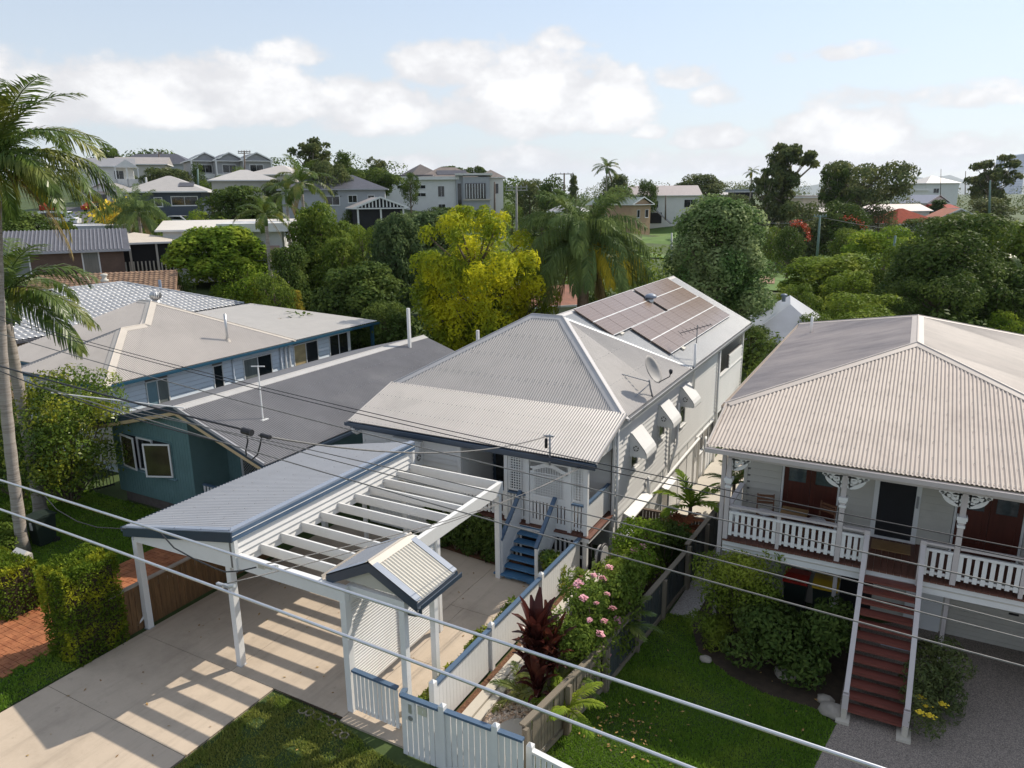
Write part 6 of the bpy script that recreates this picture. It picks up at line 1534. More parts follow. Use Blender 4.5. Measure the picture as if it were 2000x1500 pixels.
# pink flowering shrub
shrub('flowering_shrub', [(-5.55+g.uniform(-.6, .5), 13.6+g.uniform(-1.5, 1.9), .45+.055*j, .42, .42, .34) for j in range(30)], 11000, .12, .05, LF_MID, 'tall green shrub with pink flower clusters against the dark fence', 'shrub', 80)
FS = bpy.context.scene.objects['flowering_shrub']
fl_me = MB()
for k in range(46):
    a, b = g.uniform(0, 6.28), g.uniform(-.2, 1.4); r = g.uniform(.07, .13); p = V((r*math.cos(a)*math.cos(b), r*math.sin(a)*math.cos(b), r*.8*math.sin(b)))
    for j in range(5):
        t = 6.283*j/5; q = V((math.cos(t), math.sin(t), .35))*.032; s_ = V((-math.sin(t), math.cos(t), 0))*.018; fl_me.poly([p, p+q*.6+s_, p+q, p+q*.6-s_])
flm = fl_me.mesh('flower_cluster', PINKF)
for (x, y) in [(1160, 1125), (1176, 1132), (1186, 1162), (1152, 1212), (1206, 1212), (1200, 1232), (1205, 1298), (1221, 1310), (1130, 1142), (1292, 1160), (1172, 1240), (1190, 1110), (1165, 1180), (1215, 1255), (1180, 1215), (1140, 1170), (1225, 1180), (1196, 1190), (1212, 1320), (1186, 1280)]:
    p = onx(x, y, -5.0); put('flower_cluster', flm, FS, loc_in(FS, p), (g.uniform(-.4, .4), g.uniform(-.4, .4), g.uniform(0, 6)), (g.uniform(.5, .85),)*3)
shrub('climbing_shrub', [(-5.75+g.uniform(-.4, .4), 17.2+g.uniform(-.8, .8), .6+.1*j, .4, .4, .32) for j in range(13)], 5200, .11, .05, LF_BRIGHT, 'bright leafy climber on posts behind the pink flowering shrub', 'shrub', 82)
s2 = shrub('flowering_shrub', [(-5.45+g.uniform(-.4, .4), 19.2+g.uniform(-.6, .6), .3+.1*j, .42, .4, .3) for j in range(12)], 4500, .11, .045, LF_DARK, 'dark green shrub topped by pink flowers beside the house wall', 'shrub', 83)
for (x, y) in [(1254, 1070), (1276, 1094), (1240, 1078), (1262, 1082)]:
    put('flower_cluster', flm, s2, loc_in(s2, onx(x, y, -5.5)), (0, 0, g.uniform(0, 6)))
for k, (x, y) in enumerate(((-5.95, 12.6), (-5.8, 15.3), (-5.75, 16.6), (-5.6, 17.6))):
    tag(MB().box((x-.05, y-.05, .1), (x+.05, y+.05, 1.55)).build('trellis_post', GREYPINE), 'square weathered post among the planter shrubs', 'post', 'posts in the side planter')
# burgundy cordyline
cb = onz(1048, 1398, .1)
T = thing('cordyline', cb, 'tall burgundy cordyline with long strap leaves behind the front fence', 'plant')
def strap(L, w, bnd, seed):
    r = random.Random(seed); m = MB(); N = 7; pr = None; x = z = 0
    rows = []
    for i in range(N+1):
        s = i/N; th = rad(86)-bnd*s**1.6; wd = w*(math.sin(math.pi*min(1, .12+.86*s))**.7)*.5+.004
        rows.append((V((x, -wd, z+abs(wd)*.45)), V((x, 0, z)), V((x, wd, z+abs(wd)*.45)))); x += L/N*math.cos(th); z += L/N*math.sin(th)
    m.v = [tuple(p) for rr in rows for p in rr]; m.f = [(3*i+a, 3*i+a+1, 3*(i+1)+a+1, 3*(i+1)+a) for i in range(N) for a in (0, 1)]
    return m.mesh('strap_leaf', LF_CORD, True)
ST = [strap(1.3, .21, rad(34), 1), strap(1.25, .21, rad(66), 2), strap(1.0, .17, rad(90), 3), strap(.8, .14, rad(125), 4), strap(.65, .12, rad(150), 5)]
for (sx, sy, hh, n) in ((0, 0, 1.35, 34), (.22, .25, 1.0, 24), (-.18, .18, .75, 22), (.1, -.15, .55, 16)):
    MB().tube([cb+V((sx*.4, sy*.4, -.1)), cb+V((sx, sy, hh))], [.05, .035], 7).build('stem', TRUNKM, T)
    for k in range(n):
        f = k/n; me = ST[min(4, int(f*5))]
        put('strap_leaf', me, T, loc_in(T, cb+V((sx, sy, hh-.25*f+.05))), (0, 0, 2.399*k), (g.uniform(.85, 1.15),)*3)
# small palms and cycads
SF = [frond('frond', 1.35, 26, .42, .05, rad(a), rad(b), LF_BRIGHT, 50+i, hang=.25, fwd=.7) for i, (a, b) in enumerate([(70, 50), (45, 70), (25, 60)])]
SFD = [frond('frond', 1.0, 24, .26, .03, rad(a), rad(b), LF_PALM, 60+i, hang=.2, fwd=.6) for i, (a, b) in enumerate([(55, 60), (35, 60), (15, 50)])]
def small_palm(p, S, n, label, h=.4, sc=1.0, nm='small_palm'):
    T = thing(nm, p, label, 'palm'); p = V(p)
    MB().tube([p-ZU*.1, p+ZU*h], [.08, .06], 8).build('trunk', TRUNKM, T)
    for k in range(n): put('frond', S[min(len(S)-1, int(len(S)*k/n))], T, loc_in(T, p+ZU*h), (0, 0, 2.399*k), (sc,)*3)
    return T
small_palm(onz(1345, 1055, .0), SF, 9, 'bright green clumping palm in front of the brown paling screen', 1.15, .95)
small_palm((-5.75, 12.35, .1), SFD, 11, 'dark cycad with stiff fronds below the burgundy cordyline', .25, 1.0)
small_palm((-5.2, 14.6, .1), SFD, 10, 'arching cycad hanging over the paling fence', .7, 1.1)
small_palm((-5.15, 11.6, .1), [frond('frond', 1.1, 24, .3, .035, rad(a), rad(60), LF_BRIGHT, 70+a, hang=.4) for a in (50, 25)], 8, 'light green arching cycad at the corner of the weathered fence', .5, .85)
small_palm((-6.35, 12.0, .1), SFD, 10, 'low dark cycad among the tan pebbles', .15, .8)
RUS = [frond('frond', .9, 18, .25, .06, rad(a), rad(80), leafmat('russet strap leaf', (.20, .06, .035), (.32, .13, .06), None, .3), 80+a, hang=.3) for a in (70, 40, 15)]
small_palm((-5.35, 20.6, -.3), RUS, 14, 'russet leaved cordyline by the side passage', .9, 1.0, 'russet_cordyline')
small_palm((-5.0, 20.2, -.3), RUS, 12, 'low red brown cordyline on the fence line', .5, .8, 'russet_cordyline')
small_palm((-4.9, 26.0, -1.3), SFD, 10, 'spiky plant beside the concrete side path', 1.6, 1.2)
small_palm((-4.7, 27.5, -1.4), RUS, 10, 'orange tipped cordyline beside the concrete side path', 1.6, 1.1, 'russet_cordyline')
# cream house garden
shrub('garden_shrub', [(-3.0+g.uniform(-.75, .75), 17.0+g.uniform(-.6, .6), .35+.10*j, .46, .46, .36) for j in range(17)], 8500, .10, .04, LF_YG, 'feathery yellow green shrub at the corner of the cream verandah', 'shrub', 90)
shrub('garden_shrub', [(-1.55+g.uniform(-.95, .9), 16.2+g.uniform(-.8, .8), .2+.050*j, .5, .48, .30) for j in range(20)], 10500, .14, .06, LF_DARK, 'broad dark green shrub beside the red brown stairs', 'shrub', 91)
shrub('garden_shrub', [(-3.35+g.uniform(-.3, .3), 16.1+g.uniform(-.25, .25), .2+.09*j, .3, .3, .22) for j in range(5)], 1700, .12, .03, LF_YG, 'low grassy clump at the edge of the lawn', 'shrub', 92)
s3 = shrub('garden_shrub', [(1.35+g.uniform(-.35, .35), 15.6+g.uniform(-1.0, 1.1), .2+.075*j, .34, .36, .26) for j in range(13)], 5200, .10, .035, LF_OLIVE, 'olive shrub with yellow flowers right of the red brown stairs', 'shrub', 93)
yfl = MB()
for k in range(20):
    a = g.uniform(0, 6.28); r = g.uniform(.0, .1); p = V((r*math.cos(a), r*math.sin(a), g.uniform(0, .06))); yfl.poly([p+V((.03, 0, 0)), p+V((0, .03, .01)), p+V((-.03, 0, 0)), p+V((0, -.03, .01))])
yme = yfl.mesh('flower_cluster', YELF)
for k in range(5): put('flower_cluster', yme, s3, loc_in(s3, V((1.3+g.uniform(-.3, .3), 14.9+g.uniform(-.3, .4), .5+g.uniform(0, .25)))))
for k, (x, y, s, lb) in enumerate(((1535, 1320, .24, 'rounded rock edging the dark green shrub'), (1612, 1372, .17, 'blue grey rock near the stair footing'), (1625, 1392, .26, 'flat tan rock touching the stair footing'), (1378, 1292, .13, 'small pale rock by the grassy clump'))):
    p = onz(x, y, 0); m = MB(); nn, rr = 9, 6
    rk = random.Random(k)
    for i in range(rr+1):
        for j in range(nn):
            ph = math.pi*i/rr; t = 6.283*j/nn; q = s*rk.uniform(.82, 1.08); m.v.append((p.x+q*math.sin(ph)*math.cos(t)*1.2, p.y+q*math.sin(ph)*math.sin(t), .06+q*.62*math.cos(ph)))
    m.f = [(i*nn+j, i*nn+(j+1) % nn, (i+1)*nn+(j+1) % nn, (i+1)*nn+j)[::-1] for i in range(rr) for j in range(nn)]
    tag(m.build('rock', ROCK, smooth=True), lb, 'rock')
# ------------------------------------------------------------------ trees behind the houses
TR = [  # px, py(top), d, width px, shape, material, seed, label, extra
    (925, 396, 43, 262, 'egg', LF_YEL, 1, 'golden yellow feathery tree behind the slate grey roof', dict(n=24000, L=.23, Wd=.075, hang=.15)),
    (1030, 500, 45, 125, 'egg', LF_YEL, 2, 'smaller golden tree lobe left of the drooping palm', dict(n=7000, L=.27, Wd=.085)),
    (1408, 376, 47, 200, 'tall', LF_TALL, 3, 'tall dense pale-tipped tree behind the solar panel roof', dict(n=27000, L=.165, Wd=.095)),
    (1895, 405, 52, 300, 'bushy', LF_DARK, 4, 'huge dark spreading tree behind the cream house', dict(n=24000, L=.20, Wd=.11)),
    (1990, 420, 58, 200, 'bushy', LF_MID, 5, 'mid green tree at the right edge behind the cream house', dict(n=12000, L=.25)),
    (425, 437, 56, 205, 'round', LF_BRIGHT, 6, 'bright green rounded tree behind the grey tiled house', dict(n=15000, L=.25)),
    (470, 500, 53, 120, 'bushy', LF_BRIGHT, 7, 'bright green tree skirt below the rounded tree', dict(n=7000, L=.25)),
    (620, 382, 60, 135, 'bushy', LF_MID, 8, 'tall mid green tree left of the golden tree', dict(n=14000, L=.26)),
    (560, 460, 52, 105, 'bushy', LF_DARK, 9, 'dark leafy tree beside the small yellow balcony wall', dict(n=10000, L=.27)),
    (700, 500, 47, 215, 'bushy', LF_DARK, 10, 'broad dark green tree mass behind the rear verandah', dict(n=15000, L=.27)),
    (770, 405, 56, 125, 'bushy', LF_BLUEG, 11, 'blue green tree against the modern white house', dict(n=11000, L=.28)),
    (840, 400, 66, 150, 'round', LF_BLUEG, 12, 'dense blue green tree below the modern white house', dict(n=9000)),
    (705, 425, 62, 90, 'bushy', LF_YG, 13, 'pale feathery tree between two dark trees', dict(n=8000, L=.25, Wd=.09)),
    (575, 563, 50, 60, 'cone', LF_REDY, 14, 'small russet tipped conical tree behind the white rear roof', dict(n=5000, L=.22, Wd=.12)),
    (750, 580, 43, 120, 'bushy', LF_DARK, 15, 'dark low tree beside the white standpipe', dict(n=8000, L=.26)),
    (1620, 487, 66, 190, 'round', LF_YG, 16, 'yellow green spreading tree in the park hollow', dict(n=11000, L=.24)),
    (1700, 560, 47, 220, 'bushy', LF_YG, 17, 'feathery yellow green bush row behind the cream roof', dict(n=11000, L=.26, Wd=.1)),
    (1600, 600, 45, 90, 'bushy', LF_MID, 18, 'low green bush beside the grey hip roof behind', dict(n=5000, L=.26)),
    (1735, 442, 82, 160, 'spread', LF_BRIGHT, 19, 'wide bright green tree by the leaning green pole', dict(n=8000)),
    (1500, 560, 52, 60, 'bushy', LF_TALL, 20, 'small leafy tree at the foot of the pale-tipped tree', dict(n=4000)),
    (1830, 560, 50, 130, 'bushy', LF_MID, 21, 'mid green tree skirt behind the beige roof ridge', dict(n=7000)),
    (1970, 600, 46, 90, 'bushy', LF_BRIGHT, 22, 'light green bush at the right edge behind the beige roof', dict(n=4500)),
    (458, 357, 84, 135, 'round', LF_DARK, 23, 'round dark tree in front of the low grey roofed house', dict(n=9000)),
    (60, 395, 66, 150, 'bushy', LF_DARK, 24, 'dark tree behind the tall palm crown', dict(n=9000)),
    (100, 450, 60, 90, 'bushy', LF_MID, 25, 'mid green tree above the charcoal tiled roof', dict(n=5000)),
    (320, 322, 128, 98, 'round', LF_OLIVE, 26, 'olive rounded tree beside the hillside stairs house', dict(n=6000)),
    (605, 265, 112, 105, 'gum', LF_OLIVE, 27, 'tall open gum tree on the ridge', dict(n=6500, L=.26)),
    (640, 300, 108, 95, 'bushy', LF_OLIVE, 28, 'russet olive tree below the tall gum', dict(n=7000)),
    (668, 292, 125, 40, 'tall', LF_DARK, 29, 'narrow dark tree on the ridge beside the gum', dict(n=4000)),
    (715, 325, 118, 150, 'spread', LF_DARK, 30, 'wide flat-crowned dark tree left of the modern white house', dict(n=8000)),
    (738, 306, 150, 52, 'gum', LF_OLIVE, 31, 'small flat gum on the skyline', dict(n=3500, L=.36)),
    (550, 345, 110, 80, 'round', LF_OLIVE, 32, 'brownish tree in front of the ridge gables', dict(n=5000)),
    (700, 345, 128, 70, 'round', LF_DARK, 33, 'dark tree behind the palm on the slope', dict(n=4000)),
    (800, 333, 135, 40, 'round', LF_DARK, 34, 'round dark tree beside the modern flat roof', dict(n=3000)),
    (1540, 282, 128, 130, 'gum', LF_OLIVE, 35, 'tall open-crowned gum on the right skyline', dict(n=7500, L=.26)),
    (1500, 330, 125, 80, 'gum', LF_OLIVE, 36, 'lower gum beside the tall skyline gum', dict(n=4800, L=.26)),
    (1570, 380, 120, 110, 'bushy', LF_OLIVE, 37, 'olive undergrowth tree below the skyline gum', dict(n=6000)),
    (1690, 312, 138, 175, 'spread', LF_OLIVE, 38, 'broad olive tree on the right skyline', dict(n=9000)),
    (1640, 325, 135, 80, 'gum', LF_DARK, 39, 'dark gum left of the broad skyline tree', dict(n=4800, L=.26)),
    (1650, 385, 118, 110, 'bushy', LF_DARK, 40, 'dark dense tree in front of the long white roof', dict(n=7000)),
    (1945, 302, 150, 105, 'gum', LF_OLIVE, 41, 'gum tree before the distant blue towers', dict(n=6000, L=.28)),
    (1930, 380, 140, 120, 'bushy', LF_OLIVE, 42, 'olive thicket below the gum by the towers', dict(n=6000)),
    (1200, 335, 165, 70, 'round', LF_OLIVE, 43, 'dark tree beside the skyline palm', dict(n=5000)),
    (1265, 345, 170, 45, 'round', LF_DARK, 44, 'rounded dark tree behind the pink grey roof', dict(n=3500)),
    (1370, 337, 190, 100, 'round', LF_OLIVE, 45, 'wide olive tree right of the white gabled house', dict(n=6000)),
    (1320, 360, 200, 60, 'round', LF_OLIVE, 46, 'small far tree above the white gabled house', dict(n=3000)),
    (1035, 340, 130, 75, 'bushy', LF_OLIVE, 47, 'olive tree left of the timber power pole', dict(n=5500)),
    (1080, 338, 120, 55, 'tall', LF_DARK, 48, 'upright dark tree by the timber power pole', dict(n=4500)),
    (1120, 337, 150, 35, 'cone', LF_OLIVE, 49, 'small conical tree right of the timber power pole', dict(n=3000)),
    (1060, 415, 100, 90, 'bushy', LF_DARK, 50, 'dark tree behind the golden tree top', dict(n=5000)),
    (1440, 372, 150, 80, 'bushy', LF_OLIVE, 51, 'olive thicket behind the pale-tipped tree', dict(n=4500)),
    (1545, 440, 100, 65, 'round', LF_DARK, 52, 'small dark tree under the red flowering arch', dict(n=3500)),
    (1655, 440, 100, 60, 'round', LF_MID, 53, 'small green tree under the second red flowering arch', dict(n=3500)),
    (1510, 432, 108, 70, 'bushy', LF_MID, 54, 'low green tree at the left park edge', dict(n=4000)),
    (1810, 420, 120, 110, 'bushy', LF_DARK, 55, 'dark rounded tree before the red tiled roof', dict(n=4500)),
    (1770, 380, 160, 70, 'bushy', LF_OLIVE, 56, 'olive tree behind the long white roof', dict(n=4000)),
    (1835, 388, 165, 60, 'cone', LF_DARK, 57, 'dark conifer group below the hilltop house', dict(n=4000)),
    (210, 288, 190, 60, 'gum', LF_DARK, 58, 'thin skyline gum on the left ridge', dict(n=4500, L=.36)),
    (255, 300, 195, 30, 'round', LF_DARK, 59, 'small round skyline tree on the left ridge', dict(n=2000)),
    (222, 395, 80, 60, 'round', LF_YG, 60, 'yellow flowering tree behind the twin palms', dict(n=5000)),
    (205, 415, 85, 40, 'round', LF_MID, 61, 'green shrubby tree behind the yellow flowers', dict(n=2500)),
    (245, 380, 105, 60, 'bushy', LF_DARK, 62, 'dark thicket below the hillside stairs house', dict(n=4000)),
    (385, 315, 128, 30, 'tall', LF_DARK, 63, 'narrow dark tree by the ridge gables', dict(n=2500)),
    (408, 350, 118, 40, 'round', LF_MID, 64, 'pale green shrub tree below the ridge gables', dict(n=2500)),
    (465, 322, 135, 32, 'tall', LF_YG, 65, 'yellow green tree hiding the second ridge gable', dict(n=2500)),
    (505, 350, 118, 60, 'bushy', LF_MID, 66, 'green thicket under the ridge houses', dict(n=3000)),
    (1290, 440, 175, 40, 'round', LF_MID, 67, 'garden shrub tree below the tan house', dict(n=2000)),
    (1250, 395, 190, 40, 'bushy', LF_DARK, 68, 'dark tree behind the tan house', dict(n=2000)),
    (880, 326, 230, 110, 'gum', LF_DARK, 69, 'dark skyline trees behind the modern house', dict(n=5000, L=.4)),
    (930, 326, 230, 60, 'gum', LF_DARK, 70, 'far dark gum right of the hip roofs', dict(n=3500, L=.4)),
    (1000, 385, 118, 50, 'bushy', LF_MID, 71, 'green tree at the corner of the modern house', dict(n=3000)),
    (1180, 560, 49, 110, 'bushy', LF_DARK, 73, 'dark undergrowth below the drooping palm', dict(n=5000)),
    (1050, 585, 48, 80, 'bushy', LF_MID, 74, 'green undergrowth beside the red shed roof', dict(n=3500)),
    (640, 600, 44, 150, 'bushy', LF_DARK, 75, 'dark low growth behind the pale blue house', dict(n=8000)),
    (340, 520, 50, 70, 'bushy', LF_DARK, 76, 'dark shrubby tree beside the brown tiled roof', dict(n=3500)),
    (985, 560, 46, 110, 'bushy', LF_DARK, 77, 'shaded tree below the golden tree', dict(n=5000)),
    (1470, 620, 44, 90, 'bushy', LF_DARK, 78, 'dark shrubs behind the rear balcony', dict(n=4500)),
    (250, 338, 142, 42, 'round', LF_OLIVE, 100, 'olive tree between the hillside houses', dict(n=3200)),
    (345, 332, 150, 60, 'round', LF_DARK, 101, 'dark tree in front of the long ridge roof', dict(n=3200)),
    (395, 345, 122, 40, 'bushy', LF_MID, 102, 'leafy garden tree below the first ridge gable', dict(n=3200)),
    (430, 340, 140, 34, 'round', LF_OLIVE, 103, 'small olive tree between the ridge gables', dict(n=3200)),
    (540, 332, 135, 55, 'round', LF_DARK, 104, 'dark tree right of the ridge gables', dict(n=3200)),
    (578, 338, 128, 60, 'bushy', LF_OLIVE, 105, 'olive tree left of the ridge gum', dict(n=3200)),
    (160, 348, 142, 55, 'bushy', LF_DARK, 106, 'dark tree left of the hillside stairs house', dict(n=3200)),
    (298, 402, 90, 55, 'round', LF_MID, 107, 'green garden tree beside the navy walled house', dict(n=3200)),
    (385, 405, 88, 50, 'bushy', LF_BRIGHT, 108, 'bright shrub tree right of the navy walled house', dict(n=3200)),
    (520, 388, 95, 60, 'bushy', LF_DARK, 109, 'dark tree in front of the pale hip roof', dict(n=3200)),
    (600, 402, 88, 60, 'bushy', LF_MID, 110, 'green tree in front of the grey rendered house', dict(n=3200)),
    (690, 405, 100, 50, 'round', LF_DARK, 111, 'dark garden tree between grey house and carport', dict(n=3200)),
    (790, 425, 92, 50, 'bushy', LF_MID, 112, 'green tree right of the slatted gable carport', dict(n=3200)),
    (860, 402, 122, 80, 'round', LF_DARK, 113, 'dark tree line before the modern entry tower', dict(n=3200)),
    (935, 404, 125, 60, 'bushy', LF_MID, 114, 'green tree below the modern glazed wing', dict(n=3200)),
    (470, 470, 58, 70, 'bushy', LF_DARK, 115, 'dark tree behind the bright rounded tree', dict(n=3200)),
    (1350, 420, 150, 60, 'bushy', LF_DARK, 116, 'dark garden tree right of the white gabled house', dict(n=3200)),
    (1160, 400, 120, 60, 'bushy', LF_OLIVE, 117, 'olive tree behind the drooping palm crown', dict(n=3200)),
    (1470, 440, 115, 60, 'bushy', LF_DARK, 118, 'dark tree at the far side of the pale-tipped tree', dict(n=3200)),
    (1600, 395, 130, 80, 'bushy', LF_OLIVE, 119, 'olive tree filling the gap between skyline gums', dict(n=3200)),
    (1720, 395, 135, 80, 'bushy', LF_OLIVE, 120, 'olive tree under the broad skyline tree', dict(n=3200)),
    (1880, 410, 125, 90, 'bushy', LF_DARK, 121, 'dark trees before the orange gable', dict(n=3200)),
    (1560, 545, 58, 110, 'bushy', LF_MID, 80, 'green tree between the rear hip roof and the park', dict(n=6000)),
    (1780, 470, 62, 170, 'bushy', LF_MID, 81, 'leafy green tree in front of the leaning pole', dict(n=9000, L=.26)),
    (1850, 500, 48, 200, 'bushy', LF_DARK, 82, 'dark foliage mass directly behind the beige ridge', dict(n=15000, L=.2, Wd=.11)),
    (1960, 500, 49, 190, 'bushy', LF_DARK, 83, 'dark foliage mass at the right edge', dict(n=9000, L=.26)),
    (1660, 520, 60, 130, 'bushy', LF_YG, 84, 'second yellow green tree in the park hollow', dict(n=7000, L=.24)),
    (870, 470, 58, 140, 'bushy', LF_DARK, 85, 'dark tree behind the golden foliage', dict(n=7000)),
    (660, 450, 56, 110, 'bushy', LF_MID, 86, 'leafy tree filling the gap before the grey house', dict(n=7000)),
    (530, 520, 47, 90, 'bushy', LF_MID, 87, 'green tree behind the white rear roof', dict(n=5000)),
    (1300, 560, 56, 90, 'bushy', LF_MID, 88, 'green shrub tree between palm and pale-tipped tree', dict(n=4500)),
    (1485, 700, 36, 70, 'bushy', LF_MID, 79, 'green shrubs between the balcony and the cream house', dict(n=3500)),
]
for (px, py, d, w, sh, mt, sd, lb, ex) in TR: tree(px, py, d, w, sh, mt, lb, sd, **ex)
# far belts of trees that read as one mass
def belt(name, spots, n, mt, label, L=.9, Wd=.6, seed=1):
    rg = random.Random(seed); lob = []
    for (x0, x1, y0, y1, d0, d1, k) in spots:
        for i in range(k):
            d = rg.uniform(d0, d1); x = rg.uniform(x0, x1); y = rg.uniform(y0, y1); p = at(x, y, d); r = rg.uniform(1.6, 3.2)*d/200+.8
            z = tz(p.x, p.y) if d < 350 else p.z-2; lob.append((p.x, p.y, max(z+r*.3, p.z-r*.7), r*1.3, r*1.3, r*.8)); lob.append((p.x, p.y, (z+p.z)/2-r*.4, r*1.3, r*1.3, max(.6, (p.z-z)*.5)))
    v = lobes_leaves(lob, n, L, Wd, seed, inner=.1); o = v.mean(0)
    ob = put(name, fast_mesh(name, v-o, 4, mt), None, tuple(o)); return tag(ob, label, 'trees', kind='stuff')
belt('far_trees', [(1000, 1480, 362, 382, 230, 420, 34), (1420, 2150, 372, 396, 230, 500, 60), (1480, 1800, 395, 420, 160, 230, 26)], 24000, LF_OLIVE, 'distant belt of olive trees along the right skyline', seed=3)
belt('far_trees', [(-100, 300, 330, 352, 200, 280, 22), (250, 1000, 345, 372, 170, 300, 40), (800, 1010, 352, 366, 230, 320, 14)], 15000, LF_DARK, 'distant belt of dark trees on the left hill', seed=4)
belt('undergrowth', [(480, 900, 600, 660, 42, 50, 20), (1450, 1700, 650, 700, 40, 46, 14), (1700, 2000, 600, 650, 44, 52, 16)], 13000, LF_DARK, 'dark undergrowth filling the back gardens', .3, .18, 5)
belt('undergrowth', [(1000, 1320, 500, 560, 70, 100, 26), (1600, 2000, 470, 540, 80, 120, 30), (500, 1000, 470, 520, 75, 110, 34), (0, 480, 430, 470, 75, 105, 26)], 17000, LF_MID, 'green garden growth between the distant houses', .5, .3, 6)
# flowers: yellow tree, red arches
def flowers(px, py, d, hw, hh, n, mt, label, arch=False, seed=1, size=.3):
    rg = random.Random(seed); m = MB(); c = at(px, py, d); s = d/FPX
    for k in range(n):
        if arch:
            t = rg.uniform(.02, math.pi*.62)**1.0; x, z = hw*math.cos(t)+rg.gauss(0, 2.2), hh*math.sin(t)+rg.gauss(0, 2.8); y = rg.uniform(-2, 2)
        else: x, z, y = rg.gauss(0, hw*.5), rg.gauss(0, hh*.5), rg.uniform(-3, 0)*3
        p = c+RH*(x*s)+ZU*(z*s)+FH*(y*s*5); r = size*rg.uniform(.4, 1.1)
        a = V((rg.uniform(-1, 1), rg.uniform(-1, 1), rg.uniform(-1, 1))).normalized(); b = a.orthogonal().normalized(); e = a.cross(b)
        m.poly([p-b*r, p+e*r*.6, p+b*r, p-e*r*.6])
    return m
T = bpy.data.objects
def flower_thing(nm, px, py, d, hw, hh, n, mt, label, arch, seed, size):
    m = flowers(px, py, d, hw, hh, n, mt, label, arch, seed, size); o = m.build(nm, mt); tag(o, label, 'blossom', kind='stuff')
flower_thing('blossom', 228, 418, 78, 30, 22, 700, YELF, 'yellow blossom on the tree behind the twin palms', False, 1, .24)
flower_thing('blossom', 1552, 470, 97, 27, 34, 420, REDF, 'red blossom arching over the small dark park tree', True, 2, .13)
flower_thing('blossom', 1655, 462, 97, 32, 36, 130, REDF, 'sparser red blossom arch right of the green pole', True, 3, .13)
# background palms
def bpalm(px, py, d, label, sc, n=12, S=None, seed=1):
    t = at(px, py, d); z = tz(t.x, t.y); palm((t.x, t.y, z), t, .17, .12, (king_set(seed, n, 1) if S is None else cocos_set(seed, n, 0, 2)), label, shaft=S is None, scale=sc, seed=seed, rings=False)
bpalm(590, 378, 64, 'arching palm rising left of the modern white house', .95, 12, None, 3)
bpalm(560, 395, 66, 'second arching palm beside the grey roofed house', .75, 10, None, 4)
bpalm(520, 440, 54, 'palm with hanging fronds beside the bright rounded tree', .72, 12, None, 5)
bpalm(270, 415, 68, 'left one of the twin drooping palms before the cream patio roof', .8, 16, 1, 6)
bpalm(250, 420, 72, 'right one of the twin drooping palms before the cream patio roof', .75, 14, 1, 7)
bpalm(1185, 335, 160, 'dark skyline palm beside a rounded tree', 1.05, 14, None, 8)
bpalm(1468, 345, 140, 'thin skyline palm beside the tall gum', .6, 9, None, 9)
bpalm(1990, 560, 50, 'orange tinted palm frond clump at the right edge', .7, 8, None, 10)
# ------------------------------------------------------------------ houses behind
def far_house(name, label, px, py, d, w, dep, h, rh, kind, wm, rm, off=0.0, win=(), ov=.5, ground=None, winm=None, cat='house'):
    """box house with a real roof; front faces the viewer before off (radians) turns it; win: (x0,z0,w,h) on the front, or ('s',...) on the right side"""
    b = at(px, py, d); z = b.z if ground is None else ground
    T = thing(name, (b.x, b.y, z), label, cat, None, -YAW+off)
    def L(m, nm, mt): return m.build(nm, mt, T, local=True)
    L(MB().box((-w/2, 0, -2.0), (w/2, dep, h)), 'wall', wm)
    x0, x1, y0, y1 = -w/2-ov, w/2+ov, -ov, dep+ov
    e = [V((x0, y0, h)), V((x1, y0, h)), V((x1, y1, h)), V((x0, y1, h))]
    m = MB()
    if kind == 'hip':
        r = min(x1-x0, y1-y0)/2
        if x1-x0 >= y1-y0: a, c = V((x0+r, (y0+y1)/2, h+rh)), V((x1-r, (y0+y1)/2, h+rh)); m.poly([e[0], e[1], c, a]).poly([e[1], e[2], c]).poly([e[2], e[3], a, c]).poly([e[3], e[0], a])
        else: a, c = V(((x0+x1)/2, y0+r, h+rh)), V(((x0+x1)/2, y1-r, h+rh)); m.poly([e[0], e[1], a]).poly([e[1], e[2], c, a]).poly([e[2], e[3], c]).poly([e[3], e[0], a, c])
    elif kind == 'gx':   # ridge along x
        a, c = V((x0, (y0+y1)/2, h+rh)), V((x1, (y0+y1)/2, h+rh)); m.poly([e[0], e[1], c, a]).poly([e[2], e[3], a, c]).poly([e[1], e[2], c]).poly([e[3], e[0], a])
    elif kind == 'gy':   # gable to the viewer
        a, c = V(((x0+x1)/2, y0, h+rh)), V(((x0+x1)/2, y1, h+rh)); m.poly([e[1], e[2], c, a]).poly([e[3], e[0], a, c])
        L(MB().prism([e[0]+V((ov, ov*.7, 0)), e[1]+V((-ov, ov*.7, 0)), a+V((0, ov*.7, -.15))], (0, .1, 0)), 'gable', wm)
        L(MB().beam(e[0], a, .06, .22).beam(a, e[1], .06, .22), 'barge_board', WHITE)
    else: m.box((x0, y0, h), (x1, y1, h+rh))
    m.poly([e[3]-ZU*.12, e[2]-ZU*.12, e[1]-ZU*.12, e[0]-ZU*.12])
    L(m, 'roof', rm)
    for i in range(4):
        L(MB().beam(e[i]-ZU*.07, e[(i+1) % 4]-ZU*.07, .08, .15), 'gutter', WHITE if rm is not DARKTILE else GREYWALL)
    for q in win:
        if q[0] == 's': window(T, (w/2, q[1], q[2]), (0, 1, 0), (1, 0, 0), q[3], q[4], 2 if q[3] > 1.2 else 1, ft=.09, local=True, gm=winm)
        else: window(T, (q[0], 0, q[1]), (1, 0, 0), (0, -1, 0), q[2], q[3], 2 if q[2] > 1.2 else 1, ft=.09, local=True, gm=winm)
    T['_w'] = w
    return T
def lp(T, m, nm, mt): return m.build(nm, mt, T, local=True)
AL = YAW      # turn that squares a house with the street grid
